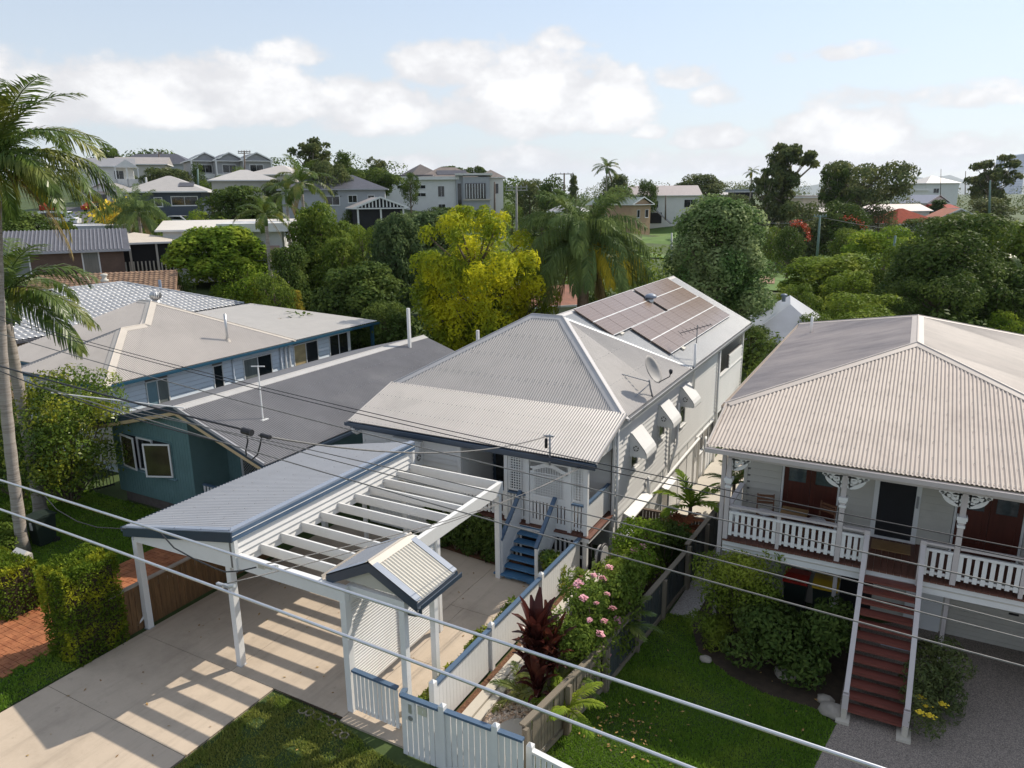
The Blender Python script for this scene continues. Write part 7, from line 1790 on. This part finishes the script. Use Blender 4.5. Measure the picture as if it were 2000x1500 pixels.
# modern white house
T = far_house('modern_house', 'large modern white two-storey house with flat pale roof', 798, 412, 150, 19.0, 12, 6.1, .45, 'flat', BOARD, mat('white deck roof', (.66, .65, .63), .5, .05), .06,
              win=[(-8.1, 4.2, 1.6, .75), (-5.2, 4.2, 2.2, .8), (-2.1, 4.2, 2.2, .8), (1.4, 4.2, 2.2, .8), (1.4, 2.7, 2.2, .8), (5.9, 2.6, 1.4, 2.2), (-.6, .3, .7, .8), (5.9, .3, 1.5, 1.0)], ov=.7)
lp(T, MB().box((-4, 1, 6.78), (5, 6, 6.95)), 'roof_panels', DARKTILE); lp(T, MB().box((9.55, -.5, 0), (10.95, 5, 6.7)), 'entry_tower', GREYWALL); lp(T, MB().box((9.9, -.56, 0), (10.6, -.5, 5.2)), 'entry_glass', GLASS)
lp(T, MB().box((10.96, -1.2, 0), (16.2, 6, 6.4)), 'side_wing', GREYWALL); f_ = MB().box((11.4, -1.32, 2.2), (15.4, -1.2, 5.2)); lp(T, f_, 'wing_glazing', GLASS)
for k in range(7): lp(T, MB().box((11.6+k*.55, -1.45, 2.3), (11.72+k*.55, -1.33, 5.1)), 'glazing_fin', WHITE)
lp(T, MB().box((10.97, -1.6, 1.9), (16.4, -1.21, 2.2)), 'canopy', CONCL); lp(T, MB().box((9.4, -1.6, 6.71), (16.8, 7, 7.1)), 'wing_roof', mat('pale roof edge', (.62, .60, .57), .5, .05))
T = far_house('white_house_wing', 'pale two-storey house with hip roof right of the modern house', 960, 410, 158, 5.0, 10, 6.6, 1.6, 'hip', BOARD, mat('grey brown tile', (.20, .17, .15), .6, .2, 1), .05, win=[(-1.6, 3.2, 1.2, 2.2), (.6, 3.2, 1.0, 2.2)])
T = far_house('hip_roof_house', 'brown hip roofed house with rooftop panels behind the modern house', 880, 385, 190, 15, 11, 4.6, 2.8, 'hip', CREAM, mat('brown grey tile', (.19, .155, .135), .6, .25, 1), .2)
lp(T, MB().beam((-3, 2.2, 6.0), (4.5, 2.2, 6.0), 2.2, .1, (0, -.5, .86)), 'roof_panels', DARKTILE)
T = far_house('hip_roof_house', 'small dark gabled roof peak on the ridge behind', 835, 372, 205, 9, 9, 3.8, 3.2, 'hip', CREAM, mat('dark brown tile', (.10, .085, .08), .6, .25, 1), .5)
# grey roofed house and its carport
far_house('grey_house', 'grey rendered house with charcoal hip roof before the modern house', 655, 430, 105, 14, 9, 4.2, 2.0, 'hip', GREYWALL, DARKTILE, .15, win=[(-6.3, 1.9, .8, 1.2), (1.9, 2.3, 1.3, 1.1), (4.6, 2.3, 1.0, 1.1), (-1.2, 2.0, 2.0, 1.3)])
T = far_house('gable_carport', 'open gable carport with slatted white gable', 745, 448, 96, 6.0, 6, 2.7, 1.3, 'gy', DARK, mat('warm grey roof', (.30, .27, .25), .5, .1), .35, ov=.5, cat='carport')
for k in range(14): lp(T, MB().box((-2.9+k*.45, -.42, 2.75), (-2.75+k*.45, -.36, 2.8+1.1*(1-abs(-2.82+k*.45)/3.2))), 'gable_slat', WHITE)
for x in (-2.9, 0, 2.9): lp(T, MB().box((x-.1, -.3, -1), (x+.1, -.1, 2.7)), 'post', WHITE)
# low grey roofed house
T = far_house('low_house', 'dark walled house with wide pale grey hip roof and roof panels', 330, 440, 96, 8.5, 8, 4.2, 2.0, 'hip', mat('navy wall', (.05, .065, .09), .5, .1), mat('pale grey roof', (.40, .38, .36), .5, .07), .25, win=[(-1.4, 2.3, 1.0, 1.2), (.6, 2.4, 3.2, 1.2), (-3.8, .2, 3.0, 1.6)], ov=.9)
lp(T, MB().beam((1.6, 1.0, 5.05), (3.4, 1.0, 5.05), 1.2, .06, (0, -.4, .9)), 'roof_panels', DARKTILE); lp(T, MB().tube([(-2.4, 2, 4.6), (-2.4, 2, 6)], .12, 8), 'flue', WHITE)
far_house('pale_roof_house', 'pale hip roof peeking above the round dark tree', 480, 390, 112, 9, 8, 2.8, 1.6, 'hip', CREAM, mat('pale roof', (.45, .43, .41), .5, .06), .3)
far_house('pale_roof_house', 'cream hip roof half hidden below the ridge gum', 530, 372, 128, 9, 8, 2.6, 1.6, 'hip', CREAM, mat('cream roof', (.50, .46, .42), .5, .06), -.2)
# hillside row
T = far_house('hillside_house', 'white hillside house with tall front stairs and balcony', 215, 400, 130, 8.5, 8, 6.4, 1.5, 'gx', BOARD, mat('grey hill roof', (.25, .25, .26), .5, .1), .45, win=[(-3.0, 4.3, .7, 1.3), (-1.6, 4.3, .7, 1.3), (1.2, 4.2, 1.6, 1.5)])
lp(T, MB().prism([(-4.4, -1.0, 6.3), (-.6, -1.0, 6.3), (-2.5, -1.0, 7.6)], (0, 3, 0)), 'front_gable', BOARD); lp(T, MB().prism([(1.4, -2.6, 6.1), (5.2, -2.6, 6.1), (3.3, -2.6, 7.4)], (0, 4, 0)), 'balcony_gable', BOARD)
lp(T, MB().box((1.5, -2.5, 3.0), (5.1, 0, 3.25)), 'balcony_floor', WHITE); lp(T, MB().box((1.5, -2.5, 3.3), (5.1, -2.42, 4.2)), 'balcony_rail', BOARD)
for x in (1.6, 3.3, 5.0): lp(T, MB().box((x-.1, -2.5, -1.5), (x+.1, -2.3, 6.2)), 'balcony_post', WHITE)
lp(T, MB().beam((-1.2, -1.2, 3.1), (2.2, -4.2, -.4), 1.2, .25), 'stair_flight', WHITE); lp(T, MB().beam((-1.2, -1.8, 4.0), (2.2, -4.8, .5), .12, .9), 'stair_rail', BOARD)
far_house('hillside_garage', 'small gabled white garage below the hillside stairs house', 205, 402, 122, 5.0, 6, 2.4, 1.2, 'gy', BOARD, mat('grey garage roof', (.30, .29, .28), .5, .1), .1, win=[(-2.0, .1, 2.6, 1.8)], ov=.4)
far_house('hillside_house', 'hillside house with brown gable behind the olive tree', 280, 372, 150, 9, 8, 5.0, 1.5, 'gx', CREAM, mat('taupe roof', (.34, .31, .29), .5, .1), .3, win=[(1.5, 2.6, 2.0, 1.8)])
far_house('hillside_house', 'long dark roofed ridge house behind the timber pole', 300, 352, 175, 17, 8, 3.6, 2.4, 'hip', GREYWALL, DARKTILE, .1)
for i, (x, y, lb) in enumerate(((405, 358, 'first grey gabled ridge house with white framed balcony'), (452, 358, 'second grey gabled ridge house half behind a pale tree'), (505, 358, 'third grey gabled ridge house beside the pole'))):
    T = far_house('ridge_house', lb, x, y, 148, 5.2, 9, 4.2, 1.5, 'gy', mat('ridge grey wall', (.33, .33, .34), .6, .08), mat('ridge dark roof', (.12, .12, .135), .5, .1), .55, win=[(-1.4, 1.9, 2.6, 1.6)], ov=.5)
    for x2 in (-2.6, 2.6): lp(T, MB().box((x2-.12, -.9, -1.5), (x2+.12, -.7, 4.3)), 'balcony_post', WHITE)
    lp(T, MB().box((-2.7, -1.0, .9), (2.7, -.9, 1.75)), 'balcony_rail', BOARD); lp(T, MB().box((-2.8, -1.0, .6), (2.8, 0, .9)), 'balcony_floor', GREYWALL)
far_house('ridge_roof', 'long grey roof with solar panels on the left ridge', 345, 345, 178, 22, 8, 2.2, 1.3, 'gx', GREYWALL, mat('ridge panels roof', (.14, .145, .17), .35, .1), .15)
# left: charcoal tiled brown house, brown tiled roof
T = far_house('brown_house', 'brown weatherboard house with charcoal ribbed tile roof', 95, 590, 53, 10.5, 7.5, 3.6, 1.35, 'gx', BROWNBOARD, DARKTILE, AL+rad(90)*0+.98, win=[(-1.9, 1.9, 1.2, 1.5), (2.5, 1.75, 1.15, 1.75)], ov=.45, winm=CURTGLASS)
RIB = MB()
hw = 10.5/2+.45
for k in range(44):
    x = -hw+.1+k*.252
    RIB.beam((x, -.45, 3.63), (x, 7.5/2, 3.6+1.35+.03), .09, .05)
lp(T, RIB, 'tile_ribs', mat('pale charcoal tile', (.17, .17, .19), .4, .15)); T.children[-1]['kind'] = 'stuff'
for k in range(12): lp(T, MB().box((-5.25, -.011, .3+k*.27), (5.25, -.001, .53+k*.27)), 'weatherboard', BROWNBOARD)
b5 = at(190, 560, 44.5)
H6 = thing('brown_tiled_house', (b5.x, b5.y, 1.4), 'house with mottled brown tiled roof behind the grey tiled roof', 'house')
e0, e1 = at(40, 580, 43.5), at(345, 572, 46.5); e0.z = e1.z = 4.85
dirv = (e1-e0).normalized(); bk_ = V((-dirv.y, dirv.x, 0)); bk_ = bk_ if bk_.dot(FH) > 0 else -bk_
tile_roof(H6, e0, e1, e1+bk_*3.4+ZU*1.15, e0+bk_*3.4+ZU*1.15, BROWNTILE, .30, .33)
MB().prism([e0+bk_*.5-ZU*3.5, e1+bk_*.5-ZU*3.5, e1+bk_*6.3-ZU*3.5, e0+bk_*6.3-ZU*3.5], (0, 0, 3.4)).build('wall', TANBRICK, H6)
MB().poly([e0+bk_*6.8, e1+bk_*6.8, e1+bk_*3.4+ZU*1.15, e0+bk_*3.4+ZU*1.15]).build('rear_slope', BROWNTILE, H6)
c = at(204, 545, 45.5); T = thing('roof_vent', c, 'cream dome roof vent on the brown tiles', 'vent'); MB().lathe(c-ZU*.15, [(.24, 0), (.22, .12), (.13, .15), (.13, .3), (.22, .38), (.18, .46), (.02, .5)], 12).build('cowl', CREAM, T, smooth=True)
c = at(119, 556, 44.5); T = thing('roof_vent', c, 'low dark dome vent on the brown tiles', 'vent'); MB().lathe(c-ZU*.15, [(.3, 0), (.28, .12), (.15, .2), (.02, .22)], 12).build('cowl', GREYMET, T, smooth=True)
c = at(313, 560, 46); tag(MB().tube([c-ZU*.6, c+ZU*.42], .09, 8).build('standpipe', FLASH), 'grey blue standpipe at the brown roof edge', 'pipe')
# patio roof behind the twin palms, pale roofs, yellow wall
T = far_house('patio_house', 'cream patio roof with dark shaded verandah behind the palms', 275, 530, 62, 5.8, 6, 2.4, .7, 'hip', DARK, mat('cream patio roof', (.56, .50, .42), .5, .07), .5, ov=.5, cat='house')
for x in (-2.6, -.6, 1.4, 2.8): lp(T, MB().box((x-.08, -.35, -1), (x+.08, -.2, 2.4)), 'post', CREAM)
for k in range(18): lp(T, MB().box((-2.6+k*.3, -.3, -.1), (-2.5+k*.3, -.25, .85)), 'baluster', CREAM)
far_house('pale_long_house', 'long pale roofed house behind the bright rounded tree', 455, 505, 66, 11, 7, 2.6, .7, 'gx', BOARD, mat('white cream roof', (.62, .58, .52), .5, .06), .25, win=[(2, .9, 1.4, 1.1)])
T = far_house('balcony_house', 'white house with pink balcony screen behind the bright tree', 505, 560, 58, 4.2, 5, 4.4, .5, 'flat', BOARD, mat('white flat roof', (.68, .67, .65), .5, .05), .2, win=[(-1.6, .3, 1.5, .9)])
lp(T, MB().box((-1.9, -.5, 2.3), (1.9, -.42, 3.2)), 'balcony_screen', mat('pink screen', (.50, .33, .31), .6, .08)); lp(T, MB().box((-2, -.5, 2.05), (2, 0, 2.28)), 'balcony_floor', WHITE)
far_house('carpark_roof', 'flat grey and white roof beside the hill road', 165, 480, 72, 7, 6, 1.6, .3, 'flat', CREAM, mat('grey white roof', (.52, .52, .54), .5, .08), .4)
# centre and right
T = far_house('white_gabled_house', 'white timber house with long pink grey roof and twin windows', 1300, 436, 172, 15, 8, 6.2, 2.2, 'gx', BOARD, mat('pink grey roof', (.45, .39, .37), .5, .07), .02, win=[(4.0, 3.4, 3.0, 1.9), (-2.8, 3.4, 1.0, 1.6), (3.4, .6, 1.4, 1.3)], ov=.6)
lp(T, MB().beam((-2.6, -1.0, 3.0), (.6, -2.8, 0), 1.0, .2), 'stair_flight', GREYMET); lp(T, MB().box((-4.6, -.1, 0), (-1.0, -.02, 2.4)), 'underfloor', DARK)
far_house('tan_house', 'tan brick house with green grey skillion gable roof', 1252, 446, 160, 6.2, 12, 5.0, 1.5, 'gy', TANBRICK, GREENROOF, .75, win=[(-1.6, 2.2, 1.0, 1.7), (1.2, 2.2, 1.2, 1.7), ('s', 2.0, 2.2, 1.6, 1.7), ('s', 6.0, 2.2, 1.6, 1.7)], ov=.6)
far_house('grey_gable_shed', 'small grey hip roof left of the drooping palm', 1102, 448, 110, 4.4, 5, 2.6, 1.4, 'hip', BOARD, mat('blue grey roof', (.40, .39, .40), .5, .06), -.3, ov=.4)
far_house('low_far_house', 'flat roofed house glimpsed right of the white gabled house', 1415, 400, 200, 9, 6, 2.6, .6, 'gx', BOARD, mat('cream far roof', (.50, .46, .42), .5, .06), 0)
T = far_house('green_shed', 'dark green carport behind the pale-tipped tree', 1452, 402, 175, 4, 6, 3.2, .5, 'flat', DARK, mat('slate far roof', (.25, .27, .30), .5, .06), 0, cat='shed')
T = far_house('rear_neighbour_house', 'house with blue grey hip roof behind the pale-tipped tree', 1535, 715, 45, 4.4, 9, 3.2, 2.0, 'hip', GREYWALL, mat('blue zinc roof', (.40, .41, .44), .38, .08, 1, metal=.2), AL+.15, win=[(-1.2, 1.0, 1.6, 1.3)], ov=.5, ground=-1.5)
c = at(1531, 580, 48); T = thing('roof_vent', c, 'small round vent on the blue grey hip roof', 'vent'); MB().lathe(c-ZU*.3, [(.12, 0), (.12, .3), (.22, .36), (.2, .48), (.02, .52)], 10).build('cowl', FLASH, T, smooth=True)
T = far_house('red_shed', 'low shed with red sheet roof behind the hip ridge', 1082, 640, 40, 3.2, 3.4, 1.4, .25, 'flat', BOARD, REDROOF, AL+.3, ov=.25, cat='shed', ground=1.2)
lp(T, MB().box((-.9, .6, 1.66), (-.1, 1.5, 1.70)), 'skylight', DARK)
far_house('tiled_roof_house', 'faded red tiled roof glimpsed through the drooping palm', 1075, 610, 56, 5, 5, 3.0, 1.2, 'gx', BOARD, mat('faded terracotta', (.24, .10, .06), .7, .3, 2), .3, ground=-.5)
far_house('long_white_house', 'long white house with cream roof and small windows', 1755, 446, 150, 12.5, 8, 3.4, 1.3, 'gx', BOARD, mat('pinkish cream roof', (.56, .48, .43), .5, .07), .12, win=[(-4.6, 1.7, .8, .9), (-2.9, 1.6, 1.8, 1.2)])
far_house('red_tiled_house', 'house with bright red tiled hip roof in front of the long white house', 1790, 464, 138, 10, 9, 2.6, 2.6, 'hip', BOARD, REDTILE, .3, win=[(1.5, .8, 1.4, 1.2)])
far_house('orange_gable_house', 'small orange tiled gable at the right treetops', 1870, 450, 135, 5.5, 8, 2.2, 1.6, 'gy', CREAM, mat('orange tile', (.36, .13, .07), .7, .2, 2), -.2)
far_house('hilltop_house', 'pale house with white hip roof on the right rise', 1838, 388, 230, 11, 10, 4.6, 2.2, 'hip', BOARD, mat('cream white roof', (.58, .55, .51), .5, .05), .15, win=[(-3, 1.6, 2, 1.5)])
far_house('blue_grey_house', 'small blue grey gabled house below the hilltop house', 1828, 422, 175, 6, 7, 3.0, 1.8, 'gy', BOARD, mat('slate blue roof', (.30, .31, .36), .5, .06), .3, win=[(-1.5, .9, 1.2, 1.2)])
T = far_house('red_awning_house', 'low house with red awning beside the conifers', 1848, 424, 170, 4.5, 6, 2.0, .8, 'gx', BOARD, REDROOF, .1)
far_house('white_box_house', 'white flat house between the skyline trees', 1790, 400, 190, 6, 6, 3.6, .4, 'flat', BOARD, mat('white flat', (.66, .65, .63), .5, .05), .2, win=[(-2, 1.5, 2, 1)])
far_house('orange_wall_house', 'cream walled house glimpsed behind the skyline gum', 1597, 440, 165, 8, 7, 6.0, .4, 'flat', mat('cream wall', (.60, .50, .42), .6, .06), mat('pinkish roof', (.52, .45, .41), .5, .05), .2)
far_house('pale_shed', 'pale long roof glimpsed behind the dark park trees', 1590, 446, 145, 9, 6, 3.0, .8, 'gx', BOARD, mat('light roof', (.60, .56, .52), .5, .05), 0)
# towers
for (x0, x1, y, lb) in ((1985, 2004, 300, 'slanted blue glass tower on the far right horizon'), (1953, 1964, 305, 'narrow blue tower behind the right gum')):
    d = 4200; a, b = at(x0, y, d), at(x1, y, d); w = (b-a).length; t = a.z+20
    T = thing('city_tower', (a.x, a.y, -10), lb, 'tower', None, -YAW); h = a.z+10
    lp(T, MB().add([(-.15*w, 0, 0), (w*1.2, 0, 0), (w*1.2, w, 0), (-.15*w, w, 0), (.1*w, 0, h*.97), (w, 0, h), (w, w, h), (.1*w, w, h*.97)], [(0, 3, 2, 1), (4, 5, 6, 7), (0, 1, 5, 4), (1, 2, 6, 5), (2, 3, 7, 6), (3, 0, 4, 7)]), 'shaft', TOWER)
    for k in range(12): lp(T, MB().box((-.1*w+.02*w*k, -1.0, h*.06*(k+1)), (w*1.12-.01*w*k, -.1, h*.06*(k+1)+4)), 'floor_band', mat('tower band', (.30, .38, .50), .4, .05))
# ------------------------------------------------------------------ poles
def pole(px, yt, yb, d, mt, label, r=.14, arms=1, px2=None, aw=2.2):
    t = at(px, yt, d); b = at(px if px2 is None else px2, yb, d); T = thing('power_pole', b, label, 'power pole')
    MB().tube([b-ZU*1.0, t], [r*1.25, r*.8], 9).build('shaft', mt, T, smooth=True)
    for k in range(arms):
        c = b.lerp(t, .97-.05*k); MB().beam(c-RH*aw/2, c+RH*aw/2, .12, .12).build('cross_arm', mt, T)
        for s in (-.45, -.2, .2, .45): MB().lathe(c+RH*(aw*s)+ZU*.06, [(.05, 0), (.06, .1), (.02, .2)], 7).build('insulator', GREYMET, T)
    return T
pole(310, 296, 345, 165, POLEB, 'thin dark power pole on the left ridge', arms=2)
pole(477, 294, 360, 135, POLEB, 'dark power pole beside the ridge gables', arms=2)
pole(217, 362, 420, 95, POLEG, 'greenish power pole by the yellow flowering tree', arms=0)
pole(386, 330, 365, 120, POLEG, 'short greenish pole in front of the ridge houses', arms=0)
pole(1009, 362, 480, 88, mat('grey timber pole', (.30, .29, .26), .8, .2), 'weathered pole with two crossarms left of the drooping palm', arms=2, aw=2.6)
pole(1102, 338, 400, 120, POLEB, 'timber power pole between upright dark trees', arms=1, aw=3)
pole(966, 355, 430, 108, POLEB, 'slim dark pole at the corner of the modern house', arms=0)
pole(1602, 420, 500, 92, POLEG, 'green tinted power pole beside the red flowering arch', arms=1, px2=1596, aw=1.6)
pole(1749, 460, 545, 78, POLEG, 'leaning green tinted pole before the wide bright tree', arms=0, px2=1738)
pole(1934, 352, 410, 110, POLEG, 'pale green pole in front of the right gum', arms=0)
pole(1838, 330, 372, 170, POLEB, 'thin aerial pole on the hilltop house', r=.06, arms=0); pole(1886, 334, 372, 190, POLEB, 'thin timber pole right of the hilltop house', r=.09, arms=0)
pole(1300, 382, 420, 150, POLEB, 'dark pole in front of the white gabled house', arms=0); pole(1312, 455, 520, 100, mat('pale concrete pole', (.45, .46, .42), .7, .1), 'pale bare pole beside the back yard lawn', arms=0)
# standpipes close behind the slate roof
for (x, y0, y1, d, lb) in ((797, 602, 665, 33, 'white square standpipe behind the slate grey ridge'), (933, 645, 668, 34, 'short white pipe behind the left hip of the main roof')):
    a, b = at(x, y0, d), at(x, y1, d); tag(MB().box((a.x-.06, a.y-.06, b.z-1.5), (a.x+.06, a.y+.06, a.z)).build('standpipe', WHITE), lb, 'pipe')
# ------------------------------------------------------------------ cars on the hill road
def car(px, py, d, mt, label, rz, van=False, nm='parked_car'):
    b = at(px, py, d); b.z = tz(b.x, b.y)+.26; T = thing(nm, b, label, 'van' if van else 'car', None, rz)
    def L(m, n_, mm, s=False): return m.build(n_, mm, T, local=True, smooth=s)
    if van: pr = [(-2.3, .35), (2.3, .35), (2.35, .9), (2.0, 1.05), (1.35, 1.85), (-2.2, 1.9), (-2.35, 1.2)]
    else: pr = [(-2.2, .35), (2.2, .35), (2.25, .75), (1.25, .92), (.55, 1.42), (-1.0, 1.45), (-1.75, 1.0), (-2.25, .92)]
    bd = L(MB().prism([(x, -.85, z) for x, z in pr], (0, 1.7, 0)), 'body', mt)
    for y in (-.862, .852): L(MB().prism([(x, y, z) for x, z in ([(1.2, 1.1), (.5, 1.7), (-1.9, 1.7), (-1.9, 1.15)] if van else [(.95, .98), (.45, 1.34), (-.9, 1.36), (-1.4, 1.0)])], (0, .01, 0)), 'side_window', GLASS)
    L(MB().prism([(1.98, -.75, 1.08), (1.42, -.75, 1.78), (1.44, -.75, 1.8), (2.0, -.75, 1.1)] if van else [(1.22, -.75, .95), (.6, -.75, 1.40), (.62, -.75, 1.42), (1.24, -.75, .97)], (0, 1.5, 0)), 'windscreen', GLASS)
    for x in (-1.4, 1.4):
        for y in (-.86, .70): w = L(MB().tube([(x, y, .32), (x, y+.18, .32)], .33, 14), 'wheel', RUBBER)
    for y in (-.6, .6): L(MB().box((2.2, y-.15, .6), (2.27, y+.15, .75)), 'headlight', WHITE)
car(102, 416, 112, CARRED, 'red car parked on the hill road below the palm fronds', math.atan2(FH.y, FH.x)+.2)
car(188, 407, 118, CARRED, 'red car parked beside the hillside garage', math.atan2(FH.y, FH.x)-.2); car(203, 410, 117, CARDARK, 'dark car parked behind the red car on the hill', math.atan2(FH.y, FH.x))
car(118, 436, 100, CARWHITE, 'white van parked on the hill road', rad(40), True, 'parked_van'); car(355, 448, 94, CARWHITE, 'silver white car roof beside the low grey roofed house', rad(20))

# dark metal fence between the glossy shrub and the teal house
p, q = onz(176, 962), onz(224, 950)
T = thing('metal_fence', tuple((p+q)/2), 'low dark metal picket fence left of the teal house', 'fence')
balustrade(T, p, q, .0, .95, BLACKCAB, BLACKCAB, .022, .10, .022, 'picket', .03, .04, True)
# ------------------------------------------------------------------ overhead lines along the street
def wire(pix, Y, r, mt, label, group=None, ext=True, name='power_line', cat='cable', n=40):
    """a sagging line in the vertical plane of the street at distance Y, through the pixels given"""
    P = [ony(x, y, Y) for x, y in pix]
    X = np.array([p.x for p in P]); Z = np.array([p.z for p in P]); c = np.polyfit(X, Z, min(2, len(P)-1))
    x0, x1 = X.min(), X.max()
    if ext: x0, x1 = x0-4, x1+4
    pts = [(x, Y, float(np.polyval(c, x))) for x in np.linspace(x0, x1, n)]
    o = MB().tube(pts, r, 7).build(name, mt, smooth=True); return tag(o, label, cat, group)
wire([(0, 937), (460, 1088), (850, 1208), (1400, 1392), (1710, 1500)], 5.6, .018, SILVER, 'thick silver cable crossing in front of the carport, upper of two')
wire([(0, 995), (440, 1152), (900, 1330), (1350, 1498)], 5.2, .018, SILVER, 'thick silver cable crossing in front of the carport, lower of two')
wire([(125, 654), (450, 741), (700, 800), (950, 857), (1168, 905), (1380, 949), (1720, 1017), (2000, 1073)], 8.2, .0065, BLACKCAB, 'thin dark power line passing across the main roof gutter')
wire([(125, 660), (450, 747), (695, 807), (950, 864), (1152, 913), (1380, 963), (2000, 1093)], 7.9, .0065, BLACKCAB, 'thin dark power line just below the gutter line')
wire([(32, 661), (215, 715), (412, 767), (690, 840), (840, 880), (1040, 928), (1240, 974), (1380, 1007), (2000, 1150)], 7.4, .008, TWIST, 'grey power line crossing the verandah lattice')
wire([(140, 777), (250, 815), (605, 880), (840, 929), (960, 958), (1240, 1030), (1380, 1065), (2000, 1218)][2:], 7.0, .007, TWIST, 'grey power line crossing the blue stair handrails')
wire([(545, 872), (840, 947), (1240, 1053), (2000, 1247)], 6.7, .007, TWIST, 'grey power line crossing the lower stair rails')
wire([(430, 862), (545, 897), (840, 983), (1240, 1094), (2000, 1302)], 6.4, .008, TWIST, 'grey power line crossing the blue treads')
wire([(0, 715), (125, 750), (225, 777), (335, 805), (445, 831), (470, 838)], 7.6, .017, BLACKCAB, 'thick black insulated cable across the teal gable', name='insulated_cable', ext=False)
wire([(0, 725), (140, 777), (250, 815), (375, 850), (430, 862)], 7.2, .010, BLACKCAB, 'thin black cable below the thick insulated cable', ext=False)
def cable(pts, r, mt, label, name='service_cable', group=None):
    return tag(MB().tube(pts, r, 7).build(name, mt, smooth=True), label, 'cable', group)
a = ony(470, 838, 7.6); b = V((-8.40, 17.34, 4.17))
def sag(p, q, s, n=18): return [p.lerp(q, i/n)-ZU*(s*4*(i/n)*(1-i/n)) for i in range(n+1)]
cable(sag(ony(505, 850, 7.6), b, .38), .016, TWIST, 'twisted service cable running to the bracket on the gutter')
cable(sag(ony(430, 1143, 5.3), V((-7.45, 17.5, 3.38)), .25), .008, TWIST, 'thin lead-in wire from the lower silver cable to the verandah corner')
cable(sag(ony(505, 1105, 5.65), V((-7.38, 17.5, 3.40)), .25), .008, TWIST, 'thin lead-in wire from the upper silver cable to the verandah corner')
cable([ony(x, y, 5.65) for x, y in [(310, 1037), (340, 1070), (380, 1092), (420, 1110), (440, 1117), (470, 1115), (500, 1108)]], .010, BLACKCAB, 'loose black cable loop hanging from the upper silver cable', 'hanging_cable')
cable([ony(x, y, 5.65) for x, y in [(88, 970), (110, 995), (150, 1018), (190, 1030), (245, 1033)]], .007, BLACKCAB, 'thin drooping wire under the upper silver cable at left', 'hanging_cable')
cable([ony(x, y, 7.6) for x, y in [(482, 845), (484, 862), (480, 880), (482, 892), (492, 898), (503, 888), (508, 870), (511, 852)]], .013, BLACKCAB, 'black jumper loop hanging below the line insulators', 'hanging_cable')
for (x, y, lb) in ((476, 841, 'ribbed black line insulator at the end of the thick cable'), (512, 850, 'dead-end clamp beside the ribbed line insulator')):
    p = ony(x, y, 7.6); q = ony(x+14, y+4, 7.6); m = MB(); k = 7
    for i in range(k): s = p.lerp(q, i/(k-1)); m.tube([s-(q-p).normalized()*.018, s+(q-p).normalized()*.018], .055 if x < 490 else .035, 10)
    m.tube([p, q], .022, 8); tag(m.build('line_insulator', BLACKCAB), lb, 'insulator')
for (x, y, Y, lb) in ((430, 1143, 5.25, 'bright metal clamp on the lower silver cable'), (512, 1106, 5.65, 'small metal clamp on the upper silver cable')):
    p = ony(x, y, Y); m = MB().cbox(p, .10, .04, .05).cbox(p+V((.12, 0, .02)), .10, .03, .04); m.tube([p+V((.16, 0, .03)), p+V((.26, 0, .06))], .022, 8); tag(m.build('cable_clamp', GALV), lb, 'clamp')
# far wires between the park poles
pA, pB = at(1602, 424, 92), at(2050, 462, 85)
cable(sag(pA, pB, .8), .03, TWIST, 'distant power line right of the green tinted pole', 'far_power_line'); cable(sag(at(1480, 432, 100), pA, .5), .03, TWIST, 'distant power line left of the green tinted pole', 'far_power_line')
# ------------------------------------------------------------------ air
HZ = bpy.data.materials.new('thin haze'); HZ.use_nodes = True
_nt = HZ.node_tree; _nt.nodes.clear()
_o = _nt.nodes.new('ShaderNodeOutputMaterial'); _v = _nt.nodes.new('ShaderNodeVolumePrincipled')
_v.inputs['Color'].default_value = (.80, .88, 1.0, 1); _v.inputs['Density'].default_value = .00006; _v.inputs['Anisotropy'].default_value = .3
_nt.links.new(_v.outputs[0], _o.inputs['Volume'])
hz = MB().box((-7000, -6500, -13.2), (7000, 12500, 348)).build('haze', HZ)
tag(hz, 'thin pale haze over the whole suburb', 'haze', kind='stuff')
